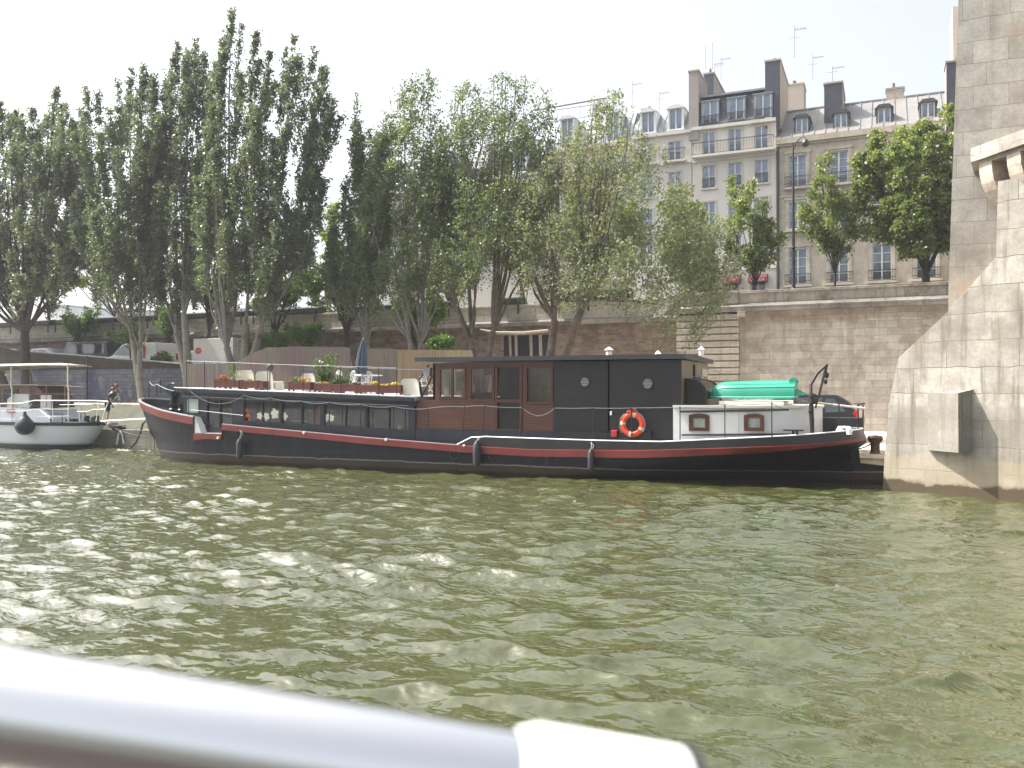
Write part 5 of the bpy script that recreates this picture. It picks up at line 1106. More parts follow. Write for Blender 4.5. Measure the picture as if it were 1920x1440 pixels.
# moulded white chairs seen from behind
def moulded_chair(px0, px1, ytop, label, yy, dup_from=None, rot=0):
    x0, x1 = XY(px0, yy), XY(px1, yy); zb_ = zdeck(x0); w_ = x1-x0; H = ZY((px0+px1)/2, ytop, yy)-zb_
    t = thing('lounge_chair', label, 'chair', ((x0+x1)/2, yy, zb_+.003), 0, 'cream moulded chairs on the roof deck'); a = MB(); xc = (x0+x1)/2
    def outline(s, lean): # back shell
        pts = []
        for u in np.linspace(0, 1, 20):
            v = u*2-1; pts.append(v)
        return pts
    rows = []
    for k, h_ in enumerate(np.linspace(0, 1, 16)):
        hw = w_/2*(1.0-.10*h_)*(1 if h_ < .75 else math.sqrt(max(.0, 1-((h_-.75)/.26)**2*.62)))
        rows.append([(xc+hw*v, yy+.10*h_*-.6+.05*v*v*-1+.02, zb_+.02+h_*(H-.02)) for v in np.linspace(-1,1,9)])
    back = [[(p[0], p[1]+.035, p[2]) for p in r] for r in rows]
    a.grid(rows); a.grid(back, flip=True)
    edge = [r[0] for r in rows]+rows[-1]+[r[-1] for r in reversed(rows)]; edge2 = [r[0] for r in back]+back[-1]+[r[-1] for r in reversed(back)]
    a.grid([edge, edge2]); a.build('backrest', cream, t, True)
    a = MB(); a.box(xc-w_*.46, xc+w_*.46, yy+.06, yy+.62, zb_+.26, zb_+.33, .03); a.build('seat', cream, t)
    for s in (-1,1):
        a = MB(); a.box(xc+s*w_*.45-.03, xc+s*w_*.45+.03, yy+.1, yy+.6, zb_+.004, zb_+.256, .02); a.build('side_leg', cream, t)
    return t
moulded_chair(444,478,694,'leftmost cream chair behind the bare planter', 25.75); moulded_chair(480,514,696,'cream chair beside the round spotlight', 25.65)
moulded_chair(566,593,700,'cream chair beside the violet deck chair', 25.8); moulded_chair(752,788,710,'large cream chair standing alone next to the wheelhouse', 25.3)
# violet sling deck chair
dc = thing('deck_chair', 'folding deck chair with dark violet sling tilted to the right', 'deck chair', (XY(585,26.4), 26.4, zdeck(-18)))
P = lambda px, y, yy=26.4: onY(px, y, yy)
for yy in (26.2, 26.8):
    a = MB(); a.tube([P(592,732,yy), P(608,694,yy)], .016, 6); a.tube([P(606,732,yy), P(585,712,yy), P(566,714,yy)], .014, 6); a.build('frame', iron, dc)
a = MB(); q = [P(606,695,26.22), P(563,693,26.22), P(560,712,26.22), P(593,728,26.22)]; q2 = [v+Vector((0,.56,0)) for v in q]
a.grid([q[1:2]+[q[1].lerp(q[3],.5)]+[q[3]], [q[0]]+[q[0].lerp(q[3],.55)]+[q[3]+Vector((.02,0,0))]]); a.add([q[1], q[0], q2[0], q2[1]], [(0,1,2,3)]); a.build('sling', mat('violet_cloth', (.075,.055,.085), .8, var=.1), dc, recalc=False)
# spotlight on a stalk
p = onY(506,688,25.4); sp_ = thing('spotlight', 'round grey spotlight on a stalk behind the deck rail', 'lamp', (p.x, 25.4, zdeck(p.x))); a = MB(); a.cyl((p.x,25.4,zdeck(p.x)), .02, p.z-zdeck(p.x), 6); a.lathe([(.14,0),(.16,.01),(.18,.0)], (p.x,25.4,zdeck(p.x)+.01), 12); a.build('stand', iron, sp_, True)
a = MB(); a.lathe([(0,-.12),(.09,-.1),(.13,0),(.14,.08),(.12,.09),(0,.06)], (0,0,0), 16, 'x'); a.v = [(p.x+v[0]*.9, 25.4+v[1], p.z+v[2]) for v in a.v]; a.build('lamp_head', mat('lamp_glass_grey', (.08,.085,.10), .25), sp_, True)
# parasol
p0, p1 = onY(677,735,26.3), onY(681,633,26.3); um = thing('parasol', 'closed grey-blue parasol standing by the white garden table', 'parasol', (p0.x, 26.3, zdeck(p0.x))); a = MB(); a.tube([(p0.x,26.3,zdeck(p0.x)),p1], .02, 8); a.lathe([(.22,0),(.22,.04),(.05,.08)], (p0.x,26.3,zdeck(p0.x)+.002), 14); a.build('pole', mat('pole_alu', (.5,.5,.5), .4, .5), um, True)
a = MB(); rows = []; zt_, zb_ = p1.z-.05, ZY(678, 699, 26.3)
for t in np.linspace(0,1,14):
    zc_ = lerp(zt_, zb_, t); xx = lerp(p1.x, onY(677,699,26.3).x, t)
    rad = pw(t, [(0,.015),(.06,.06),(.3,.11),(.7,.17),(.95,.19),(1,.15)])
    rows.append([(xx+rad*(1+.28*math.cos(8*u+t*2))*math.cos(u), 26.3+rad*(1+.28*math.cos(8*u+t*2))*math.sin(u), zc_+(.05*math.cos(8*u) if t == 1 else 0)) for u in np.linspace(0,2*PI,49)[:-1]])
a.grid(rows, close=True); a.build('canopy', mat('slate_blue_cloth', (.075,.105,.145), .8, var=.12, scale=4), um, smooth='all')
# white cast garden table and chairs
p = onY(691,703,26.9); gt = thing('garden_table', 'round white lacy garden table under the parasol', 'table', (p.x, 26.9, zdeck(p.x))); a = MB(); zt_ = p.z; a.lathe([(0,0),(.5,0),(.52,-.02),(.5,-.035),(0,-.03)], (p.x,26.9,zt_), 28); a.build('tabletop', white, gt, True)
for k in range(4):
    u = PI/4+k*PI/2; a = MB(); c, s = math.cos(u), math.sin(u); zb_ = zdeck(p.x)
    a.tube([(p.x+.12*c,26.9+.12*s,zt_-.03),(p.x+.10*c,26.9+.1*s,zt_-.3),(p.x+.28*c,26.9+.28*s,zb_+.02)], .018, 6); a.build('leg', white, gt, True)
def lace_chair(px, label, face):
    p = onY(px, 715, 26.5); zb_ = zdeck(p.x); t = thing('garden_chair', label, 'chair', (p.x, 26.5, zb_), face, 'white cast garden chairs round the table'); 
    a = MB(); ring = [(.0, .2*math.sin(u), .62+.2*-math.cos(u)*1.0) for u in np.linspace(0,2*PI,17)[:-1]]; a.tube(ring, .016, 5, closed=True)
    for k in range(5): u = -.9+k*.45; a.tube([(0,.02*k-.04,.43),(0,.2*math.sin(u),.62+.18*math.cos(u))], .011, 5)
    for r_ in (.07,.13): a.tube([(0, r_*math.sin(u), .64+r_*-math.cos(u)) for u in np.linspace(0,2*PI,11)[:-1]], .009, 5, closed=True)
    a.build('backrest', white, t, True, world=False)
    a = MB(); a.lathe([(0,.42),(.2,.42),(.21,.40),(0,.395)], (.2,0,0), 18); a.build('seat', white, t, True, world=False)
    for (x, y) in ((.05,-.15),(.05,.15),(.35,-.14),(.35,.14)): a = MB(); a.tube([(x,y,.4),(x*1.0+(x-.2)*.2,y*1.15,.004)], .013, 5); a.build('leg', white, t, True, world=False)
lace_chair(636, 'white lacy garden chair facing right, leftmost of the set', 0); lace_chair(664, 'white lacy garden chair with its back to the river', 1.4); lace_chair(688, 'white lacy garden chair half hidden beneath the table', 2.2)
# folding white chair by the wheelhouse
p = onY(802,735,26.4); t = thing('folding_chair', 'small white slatted folding chair under the wheelhouse roof', 'chair', (p.x, 26.4, zdeck(p.x)))
zb_ = zdeck(p.x); a = MB()
for yy in (26.2,26.6): a.tube([(p.x-.2,yy,zb_+.01),(p.x+.18,yy,zb_+.5)], .016, 5); a.tube([(p.x+.2,yy,zb_+.01),(p.x-.12,yy,zb_+.42),(p.x-.2,yy,zb_+.7)], .016, 5)
a.build('frame', white, t); a = MB()
for k in range(4): a.box(p.x-.18+k*.09, p.x-.11+k*.09, 26.2, 26.6, zb_+.36+k*.01, zb_+.375+k*.01)
a.build('seat', white, t); a = MB()
for k in range(3): a.box(p.x-.22+k*.02, p.x-.205+k*.02, 26.2, 26.6, zb_+.52+k*.07-.0, zb_+.57+k*.07)
a.build('backrest', white, t)
# reed screens on the promenade behind the houseboat
def reed(pts, Y0, label, zb, mm, p1=0):
    t = thing('reed_screen', label, 'reed fence', (XY(pts[0][0], Y0), Y0, zb)); a = MB(); top = []
    for (q0, q1) in zip(pts, pts[1:]):
        n = max(2, int(abs(q1[0]-q0[0])/1.2))
        for i in range(n): u = i/n; px = lerp(q0[0], q1[0], u); y = lerp(q0[1], q1[1], u)+random.uniform(-1.2, .6); v = onY(px, y, Y0); top.append(v)
    f = [(v.x, Y0+.002*math.sin(v.x*21), v.z) for v in top]; b_ = [(v.x, Y0+.002*math.sin(v.x*21), zb) for v in top]
    a.grid([b_, f]); a.grid([[(x, y+.03, z) for x, y, z in b_], [(x, y+.03, z) for x, y, z in f]], flip=True); a.build('panel', mm, t, recalc=False)
    a = MB(); 
    for v in top[::24]: a.cyl((v.x, Y0+.06, zb), .03, v.z-zb-.1, 6)
    for zz in (1.0, 1.9): a.box(top[0].x, top[-1].x, Y0+.04, Y0+.07, zb+zz, zb+zz+.04)
    a.build('post', mat('grey_post', (.15,.12,.1), .8), t)
def reedmat(nm, c1, c2):
    m = bpy.data.materials.new(nm); nt, N, L = nodes_of(m); b = N['Principled BSDF']; b.inputs['Roughness'].default_value = .85
    tc = N.new('ShaderNodeTexCoord'); mp = N.new('ShaderNodeMapping'); mp.inputs['Scale'].default_value = (14,1,.25); L.new(tc.outputs['Object'], mp.inputs['Vector']); n = N.new('ShaderNodeTexNoise'); n.inputs['Scale'].default_value = 1.5; n.inputs['Detail'].default_value = 4; L.new(mp.outputs[0], n.inputs['Vector'])
    r = N.new('ShaderNodeMapRange'); r.inputs['From Min'].default_value = .35; r.inputs['From Max'].default_value = .65; L.new(n.outputs['Fac'], r.inputs['Value'])
    n2 = N.new('ShaderNodeTexNoise'); n2.inputs['Scale'].default_value = .5; L.new(tc.outputs['Object'], n2.inputs['Vector'])
    x = N.new('ShaderNodeMix'); x.data_type = 'RGBA'; L.new(r.outputs[0], x.inputs['Factor']); x.inputs['A'].default_value = (*c1,1); x.inputs['B'].default_value = (*c2,1)
    y = N.new('ShaderNodeMix'); y.data_type = 'RGBA'; y.blend_type = 'MULTIPLY'; y.inputs['Factor'].default_value = .6; L.new(x.outputs['Result'], y.inputs['A']); L.new(n2.outputs['Color'], y.inputs['B'])
    sp = N.new('ShaderNodeSeparateXYZ'); L.new(tc.outputs['Object'], sp.inputs[0]); w_ = N.new('ShaderNodeMath'); w_.operation = 'MULTIPLY'; w_.inputs[1].default_value = 5.5; L.new(sp.outputs['Z'], w_.inputs[0]); fr = N.new('ShaderNodeMath'); fr.operation = 'FRACT'; L.new(w_.outputs[0], fr.inputs[0]); gt = N.new('ShaderNodeMath'); gt.operation = 'GREATER_THAN'; gt.inputs[1].default_value = .93; L.new(fr.outputs[0], gt.inputs[0])
    z = N.new('ShaderNodeMix'); z.data_type = 'RGBA'; L.new(gt.outputs[0], z.inputs['Factor']); L.new(y.outputs['Result'], z.inputs['A']); z.inputs['B'].default_value = (*[c*.85 for c in c1],1)
    L.new(z.outputs['Result'], b.inputs['Base Color']); return m
rgrey = reedmat('grey_reed', (.145,.115,.09), (.27,.22,.175)); rgold = reedmat('golden_reed', (.25,.17,.10), (.40,.29,.18))
reed([(345,683),(437,681),(447,676),(470,664),(500,652),(560,650),(655,652),(662,690)], 33.6, 'long faded reed screen sloping down at its left end', ZP, rgrey)
reed([(676,700),(682,654),(746,655)], 33.7, 'short grey reed screen right of the parasol', ZP, rgrey)
reed([(745,656),(884,657),(888,675)], 33.5, 'golden reed screen ending left of the log porch', ZP, rgold)
# ------------------------------------------------------------------ white launch at the left
YW1 = 27.7; YC1 = 29.0
wb = thing('motor_launch', 'white motor boat with dark gunwale and canvas sunshade at the left edge', 'motor boat', (-39, YC1, 0))
def whull():
    m = bpy.data.materials.new('launch_hull_paint'); nt, N, L = nodes_of(m); b = N['Principled BSDF']; b.inputs['Roughness'].default_value = .35
    tc = N.new('ShaderNodeTexCoord'); sp = N.new('ShaderNodeSeparateXYZ'); L.new(tc.outputs['Object'], sp.inputs[0]); n = N.new('ShaderNodeTexNoise'); n.inputs['Scale'].default_value = .9; n.inputs['Detail'].default_value = 6; L.new(tc.outputs['Object'], n.inputs['Vector'])
    z = N.new('ShaderNodeMath'); z.operation = 'MULTIPLY_ADD'; z.inputs[1].default_value = .06; L.new(n.outputs['Fac'], z.inputs[0]); L.new(sp.outputs['Z'], z.inputs[2])
    cr = N.new('ShaderNodeValToRGB'); L.new(z.outputs[0], cr.inputs['Fac']); e = cr.color_ramp.elements; e[0].position = .0; e[0].color = (.015,.014,.012,1); e[1].position = 1; e[1].color = (.60,.63,.67,1)
    for p_, c in ((.26,(.02,.02,.018)),(.275,(.35,.36,.36)),(.4,(.60,.63,.67))): q = e.new(p_); q.color = (*c,1)
    L.new(cr.outputs[0], b.inputs['Base Color']); return m
Xt = lambda z: pw(z, [(-.4,-35.0),(.05,-34.6),(.9,-33.9),(1.3,-33.6)])
def wh(X, z): t = max(0, (Xt(z)-X))/4.2; return 1.3*(1 if t >= 1 else math.sqrt(1-(1-t)**2))*pw(z, [(-.4,.8),(0,.9),(1,1)])
xsw = list(-33.6-np.linspace(0,1,18)**1.6*4.5)+[-40,-43,-47]
def wp(X, z, s, off=0): a_ = clamp(1-(-33.6-X)/2.5, 0, 1); x = X+(Xt(z)+33.6)*a_; return (x, YC1+s*(wh(x, z)+off), z)
a = MB()
for s in (-1,1): a.grid([[wp(X, z, s) for z in (-.4,-.1,.1,.3,.5,.75,1.0,1.2)] for X in xsw], flip=s < 0)
a.grid([[wp(X, 1.12, s_)  for s_ in (-1,1)] for X in xsw]); a.build('hull', whull(), wb, smooth=35)
a = MB()
for s in (-1,1): a.grid([[wp(X, 1.1+.02, s, .0), wp(X, 1.13, s, .05), wp(X, 1.27, s, .05), wp(X, 1.29, s, -.05), wp(X, 1.12, s, -.05)] for X in xsw], flip=s < 0)
a.build('gunwale', mat('gunwale_black', (.015,.015,.02), .5, var=.3), wb, smooth=35)
a = MB(); pr = [(-47,1.13),(-47,1.95),(-38.4,1.95),(-36.6,1.85),(-35.9,1.45),(-35.8,1.13)]; a.prism(pr, 28.0, 30.0); a.build('deckhouse', mat('launch_paint', (.55,.58,.63), .4, var=.06), wb)
a = MB(); a.prism([(-47,1.95),(-47,3.0),(-37.6,3.0),(-37.2,2.7),(-36.9,1.95)], 28.6, 30.2); a.build('cabin', mat('launch_teak', (.11,.06,.04), .5, var=.35, scale=2), wb)
a = MB(); a.box(-47, -37.4, 28.5, 30.3, 3.003, 3.08, .02); a.build('cabin_roof', mat('roof_beige', (.36,.33,.28), .6), wb)
a = MB()
for x0, x1 in ((-46,-42),(-41.5,-40.2),(-39.9,-38.9)): a.box(x0, x1, 28.56, 28.597, 2.2, 2.85)
a.build('window', paneg, wb)
a = MB(); a.prism([(-38.9,1.96),(-38.9,2.35),(-38.4,2.6),(-37.4,2.6),(-37.4,1.96)], 28.05, 28.12); a.box(-36.9,-36.2,28.3,28.35,1.9,2.55); a.build('wind_screen', mat('grey_plastic', (.42,.44,.43), .35), wb)
a = MB(); c = onY(16, 697, 28.9); a.lathe([(.2,0),(.2,.05),(.14,.16),(0,.2)], (XY(17,28.9),28.9,ZY(17,700,28.9)-.12), 14); a.build('radar_dome', white, wb, True)
# canopy
a = MB(); zt_ = 4.0; rows = []; 
plan_c = [(-47,28.0),(-41,27.9),(-38.5,27.95),(-36.5,28.1),(-35.4,28.5),(-35.0,29.0),(-35.4,29.6),(-36.5,30.1),(-38.5,30.4),(-41,30.5),(-47,30.5)]
zc_ = lambda x: zt_+.02*(x+38)*0+(-.03*(x+37)**2*.12)
a.add([(x, y, zc_(x)) for x, y in plan_c]+[(-47,29.2,zt_+.12),(-41,29.2,zt_+.12),(-36.5,29.1,zt_+.1)], [(0,1,12,11),(1,2,13,12),(2,3,13),(3,4,13),(4,5,13),(5,6,13),(6,7,13),(7,8,13),(8,9,12,13),(9,10,11,12)])
a.build('sunshade', mat('sunshade_canvas', (.40,.36,.28), .85, var=.12), wb, recalc=False)
a = MB(); a.tube([(x, y, zc_(x)-.02) for x, y in plan_c], .03, 6)
for x in (-40.5,-39.3,-38.1,-37,-36): a.tube([(x,28.02,zc_(x)-.04),(x,29.2,zt_+.06),(x,30.4,zc_(x)-.04)], .018, 5)
a.build('sunshade_frame', mat('cream_frame', (.62,.58,.48), .6), wb)
a = MB()
for px, yy in ((21,28.0),(127,28.05),(57,30.3)):
    x = XY(px, yy); a.tube([(x,yy,4.0),(x-.0,yy,3.0),(x+.06,yy,2.8),(x+.06,yy,1.3)], .035, 7)
a.build('sunshade_post', MATS['cream_frame'], wb, True)
def wr(pts, Y): return [onY(px, y, Y) for px, y in pts]
a = MB(); YR_ = 27.85
a.tube(wr([(-60,758),(0,757),(40,756.5),(55,753),(64,751),(182,751.5),(203,753)], YR_), .028, 7)
a.tube(wr([(112,759),(170,758.5),(180,756),(186,752)], YR_), .022, 6); a.tube(wr([(145,772),(165,771.5),(175,768),(199,767.5)], YR_), .022, 6); a.tube(wr([(203,753),(197,770),(192,789)], YR_), .024, 6); a.tube(wr([(186,753),(180,790)], YR_), .02, 6)
a.tube(wr([(-50,771),(50,770.5),(64,767),(130,767)], YR_), .014, 5)
a.tube(wr([(-50,785),(30,786)], YR_), .012, 5); a.tube(wr([(70,781),(130,780)], YR_), .012, 5)
for px, y0, y1 in ((0,757,790),(36,756,772),(76,752,768),(98,751,790),(148,751,790)): a.tube([onY(px,y0,YR_), onY(px+1.5,y1,YR_)], .016, 5)
a.build('pipe_rail', mat('rail_white', (.66,.67,.66), .4), wb, True)
a = MB(); a.tube(wr([(-60,722),(110,723),(150,725)], 28.3), .018, 5); a.tube(wr([(-60,738),(140,739)], 28.3), .01, 5)
for px in (24,53,87,122): a.tube([onY(px,723,28.3), onY(px,762,28.3)], .02, 5)
a.build('cockpit_rail', mat('faded_red_rail', (.26,.14,.11), .6), wb, True)
a = MB(); a.box(XY(88,27.95),XY(118,27.95),27.95,28.0,1.66,1.69)
for px in (95,116): a.cyl((XY(px,27.95),27.97,1.2), .02, .48, 6)
a.tube(wr([(150,788),(152,775),(158,774),(162,782),(164,790)], 28.3), .018, 6); c = onY(163,785,28.6); a.cyl(c-Vector((0,0,.12)), .12, .25, 10); c = onY(178,786,28.6); a.obox(c, (.3,0,.1), (0,.2,0), (0,0,.25)); c = onY(135,788,28.4); a.obox(c, (.5,0,0), (0,.3,0), (0,0,.12))
a.build('deck_gear', iron, wb, True)
a = MB(); a.box(XY(10,27.9),XY(24,27.9),27.95,27.99,1.72,1.86); a.build('red_panel', mat('orange_red', (.4,.07,.03), .6), wb)
c = onY(48, 812, 27.55); bu = thing('ball_fender', 'big dark teardrop fender hanging on the white boat', 'fender', (c.x, 27.5, c.z-.1)); h_ = .95; a = MB(); c0 = (c.x, 27.5, c.z-.1)
a.lathe([(0,0),(.16,.03),(.32,.14),(.42,.33),(.43,.45),(.36,.64),(.2,.84),(.08,.98),(.06,1.1),(0,1.12)], c0, 22); a.build('body', mat('navy_buoy', (.02,.023,.04), .4, var=.2), bu, True)
a = MB(); a.tube([(c.x,27.5,c.z+1.0),(c.x+.01,27.65,1.9),(c.x+.02,27.85,2.15)], .012, 5); a.build('rope', ropem, bu)
# gangway pole, mooring ropes and hanging chain between the boats
def rope(name, pts, r, m_, label, cat='rope', grp=None):
    a = MB(); a.tube(pts, r, 6); o = a.build(name, m_, None, True); tag(o, label, cat, grp); return o
rope('spar', [onY(190,790,28.6), onY(292,784.5,26.9)], .045, white, 'white pole reaching from the motor boat to the houseboat bow', 'pole')
def cat_(p, q, s, n=12): return [Vector(p).lerp(Vector(q), t)-Vector((0,0,s*4*t*(1-t))) for t in np.linspace(0,1,n)]
rope('mooring_rope', cat_(onY(188,783,28.8), onY(297,812,26.6), .12), .016, iron, 'upper dark mooring rope between the two boats')
rope('mooring_rope', cat_(onY(192,790,28.8), onY(300,816,26.6), .25), .016, iron, 'lower sagging mooring rope ending in a black fitting')
rope('hose', [onY(290,791,26.5), onY(274,789,26.6), onY(268,794,26.8), onY(263,812,27.6), onY(255,830,28.5), onY(245,840,29.0), onY(236,842,29.4)], .045, rubber, 'black hose looping down into the water by the bow', 'hose')
rope('hanging_chain', [onY(286,786,26.2), onY(288,815,26.2), onY(291,852,26.3)], .02, mat('rusty_chain', (.12,.09,.07), .8), 'thin chain hanging from the houseboat bow into the river', 'chain')
rope('tyre_rope', [onY(219,834,29.6), onY(222,814,30.3), onY(225,808,30.45), onY(229,815,30.3), onY(232,832,29.6)], .04, ropem, 'thick pale rope loop hanging over the quay edge')
c = onY(224, 806, 30.7); a = MB(); a.box(c.x-.3, c.x+.25, 30.45, 30.9, ZQ+.002, ZQ+.2, .05); o = a.build('rubber_block', rubber, None); tag(o, 'black rubber block on the quay edge with the rope loop', 'fender block')
c = onY(196, 793, 31.3); a = MB(); a.box(c.x-.6, c.x+.45, 31.15, 31.75, ZQ+.003, 1.15, .04); o = a.build('stone_step', concrete, None); tag(o, 'low stone step at the foot of the bank, under the standing person', 'step'); STEP = c
# bollard near the pier
c = onZ(1641, 851, ZQ); bo = thing('bollard', 'rusty iron mooring bollard near the bridge pier', 'bollard', (c.x, c.y, ZQ)); a = MB(); a.lathe([(0,0),(.17,0),(.15,.03),(.13,.05),(.13,.32),(.20,.38),(.22,.48),(.18,.54),(0,.56)], c, 16); a.build('post', mat('rusty_iron', (.09,.055,.045), .8, var=.35), bo, True)
rope('mooring_rope', cat_(Vector(c)+Vector((-.1,0,.3)), (-1.2,28.6,1.0), .12), .02, mat('dark_rope', (.06,.05,.045), .9), 'dark mooring rope from the bollard to the houseboat stern')
# ------------------------------------------------------------------ vehicles
def vehicle(name, label, cat, loc, rotz, prof, width, body, wins, wheels, lamps=(), extra=(), group=None, wr_=.33):
    t = thing(name, label, cat, loc, rotz, group); a = MB()
    bm = bmesh.new(); vs = [bm.verts.new((x, 0, z)) for x, z in prof]; f = bm.faces.new(vs); r = bmesh.ops.extrude_face_region(bm, geom=[f]); vv = [v for v in r['geom'] if isinstance(v, bmesh.types.BMVert)]
    for v in vv: v.co.y = width
    for v in bm.verts:
        v.co.y -= width/2
        zt_ = max(p[1] for p in prof)
        if v.co.z > zt_*.55: v.co.y *= 1-.10*(v.co.z-zt_*.55)/(zt_*.45)
    bmesh.ops.recalc_face_normals(bm, faces=bm.faces[:]); bmesh.ops.bevel(bm, geom=bm.edges[:], offset=.06, segments=3, affect='EDGES', profile=.6, clamp_overlap=True); a.bm(bm); a.build('body', body, t, smooth=35, world=False)
    for poly in wins:
        for s in (-1, 1):
            zt_ = max(p[1] for p in prof); a = MB(); q = []
            for x, z in poly: y = width/2*(1-.10*max(0, (z-zt_*.55))/(zt_*.45))+.006; q.append((x, s*y, z))
            a.add(q, [tuple(range(len(q)))]); a.build('window', paneg, t, world=False)
    for x in wheels:
        for s in (-1, 1):
            a = MB(); y = s*(width/2-.1); a.lathe([(wr_*.6,-.11),(wr_*.9,-.11),(wr_,-.07),(wr_,.07),(wr_*.9,.11),(wr_*.6,.11)], (x,y,wr_), 20, 'y'); wo = a.build('wheel', rubber, t, True, world=False)
            a = MB(); a.lathe([(0,-.06),(wr_*.3,-.08),(wr_*.6,-.1),(wr_*.6,.1),(wr_*.3,.08),(0,.06)], (x,y,wr_), 14, 'y'); a.build('rim', steel, wo, True, world=False)
    for nm, m_, bx in lamps: a = MB(); a.box(*bx, .01); a.build(nm, m_, t, world=False)
    for nm, m_, polys in extra: a = MB(); [a.add(q, [tuple(range(len(q)))]) for q in polys]; a.build(nm, m_, t, world=False, recalc=False)
    return t
tailred = mat('tail_red', (.5,.02,.02), .2); whitev = mat('van_white', (.66,.66,.64), .35, var=.05); darkv = mat('car_black', (.010,.011,.016), .35, coat=.1); silv = mat('car_silver', (.35,.38,.42), .25, .4)
van = [(0,.35),(.02,.75),(.55,1.02),(1.15,1.15),(1.95,1.85),(2.3,1.95),(4.75,1.93),(4.9,1.6),(4.95,.35)]
vwin = [[(1.35,1.2),(2.0,1.78),(2.65,1.78),(2.65,1.15)]]
Y_ = 40.6
x = XY(207, Y_); zz = zr(x+2.4)+.3
vehicle('delivery_van', 'white delivery van with an orange side patch, between two poplar trunks', 'van', (x, Y_, zz+.02), 0, van, 1.85, whitev, vwin, (1.0,3.95), [('tail_light', tailred, (4.93,4.97,-.85,-.7,.9,1.3)),('tail_light', tailred, (4.93,4.97,.7,.85,.9,1.3))],
        [('orange_panel', mat('orange_print', (.62,.16,.04), .5), [[(2.95,-.95+.03,1.15),(3.6,-.95+.03,1.15),(3.6,-.905,1.75),(2.95,-.905,1.75)]]), ('red_marking', tailred, [[(3.85,-.935,.95),(4.0,-.935,.95),(4.0,-.9,1.75),(3.85,-.9,1.75)]])])
x = XY(130, Y_+.3); vehicle('parked_van', 'black van parked on the ramp above the blue wall', 'van', (x-.3, Y_+.5, zr(x)+.05), 0, [(0,.35),(.0,1.0),(.35,1.15),(.8,1.95),(4.4,1.95),(4.6,1.2),(4.6,.35)], 1.8, darkv, [[(.75,1.2),(1.05,1.8),(2.2,1.8),(2.2,1.2)],[(2.3,1.2),(2.3,1.8),(4.2,1.8),(4.35,1.2)]], (.85,3.7))
x = XY(62, Y_+.3); sd = [(0,.3),(.02,.7),(.9,.92),(1.5,1.38),(2.9,1.42),(3.7,.98),(4.2,.9),(4.25,.3)]
vehicle('parked_car', 'silver car on the ramp just left of the black van', 'car', (x-.9, Y_+.5, zr(x)+.03), 0, sd, 1.7, silv, [[(1.12,.95),(1.6,1.32),(2.1,1.32),(2.1,.95)],[(2.18,.95),(2.18,1.32),(2.8,1.32),(3.4,.95)]], (.8,3.4))
x = XY(8, Y_+.3); vehicle('parked_car', 'pale car at the left end of the ramp, half behind dark trunks', 'car', (x-3, Y_+.5, zr(x)+.05), 0, sd, 1.7, whitev, [[(1.12,.95),(1.6,1.32),(2.1,1.32),(2.1,.95)],[(2.18,.95),(2.18,1.32),(2.8,1.32),(3.4,.95)]], (.8,3.4))
# box lorry
x = XY(386, Y_); zz = zr(XY(400,Y_))+.1; lt = vehicle('box_lorry', 'white box lorry with a round red logo, parked on the ramp', 'lorry', (x-1.9, Y_, zz), 0, [(0,.4),(.05,1.0),(.5,1.35),(.9,2.1),(1.75,2.15),(1.75,.4)], 1.9, whitev, [[(.75,1.35),(1.0,1.95),(1.6,1.95),(1.6,1.3)]], (.9,4.3), wr_=.38)
a = MB(); a.box(1.9, 4.95, -1.05, 1.05, .75, 2.85, .03); a.box(1.7, 4.9, -.5, .5, .45, .75); a.build('cargo_box', whitev, lt, world=False)
a = MB(); cx, cz = 2.3, 2.12; a.add([(cx+.26*math.cos(u), -1.056, cz+.2*math.sin(u)) for u in np.linspace(0,2*PI,21)[:-1]], [tuple(range(20))]); cx = 4.7; a.add([(cx+.17*math.cos(u), -1.056, cz+.2*math.sin(u)) for u in np.linspace(PI/4,2*PI-PI/4,12)]+[(cx+.08*math.cos(u), -1.056, cz+.1*math.sin(u)) for u in np.linspace(2*PI-PI/4,PI/4,12)], [tuple(range(24))])
a.add([(4.55,-1.056,1.25),(4.75,-1.056,1.25),(4.75,-1.056,1.6)], [(0,1,2)]); lo = a.build('logo', mat('logo_red', (.55,.04,.03), .5), lt, world=False, recalc=False)
a = MB(); a.tube([(2.16,-1.06,2.08),(2.22,-1.06,2.17),(2.28,-1.06,2.09),(2.34,-1.06,2.17),(2.42,-1.06,2.16)], .012, 4); a.build('logo_swirl', whitev, lo, world=False)
# black estate behind the stern
x = XY(1606, 33.2); suv = [(0,.4),(.0,.85),(.95,1.05),(1.75,1.60),(2.4,1.74),(3.9,1.72),(4.35,1.45),(4.6,1.05),(4.62,.4)]
vehicle('parked_car', 'black estate car on the quay behind the houseboat stern', 'car', (x-4.6, 33.9, ZQ+.002), 0, suv, 1.8, darkv, [[(1.35,1.08),(1.9,1.52),(2.45,1.62),(2.45,1.08)],[(2.55,1.08),(2.55,1.63),(3.45,1.62),(3.45,1.08)],[(3.55,1.08),(3.55,1.6),(3.85,1.58),(4.25,1.12)]], (.95,3.7), [('tail_light', tailred, (4.5,4.64,-.88,-.74,.92,1.14)),('tail_light', tailred, (4.5,4.64,.74,.88,.92,1.14))])
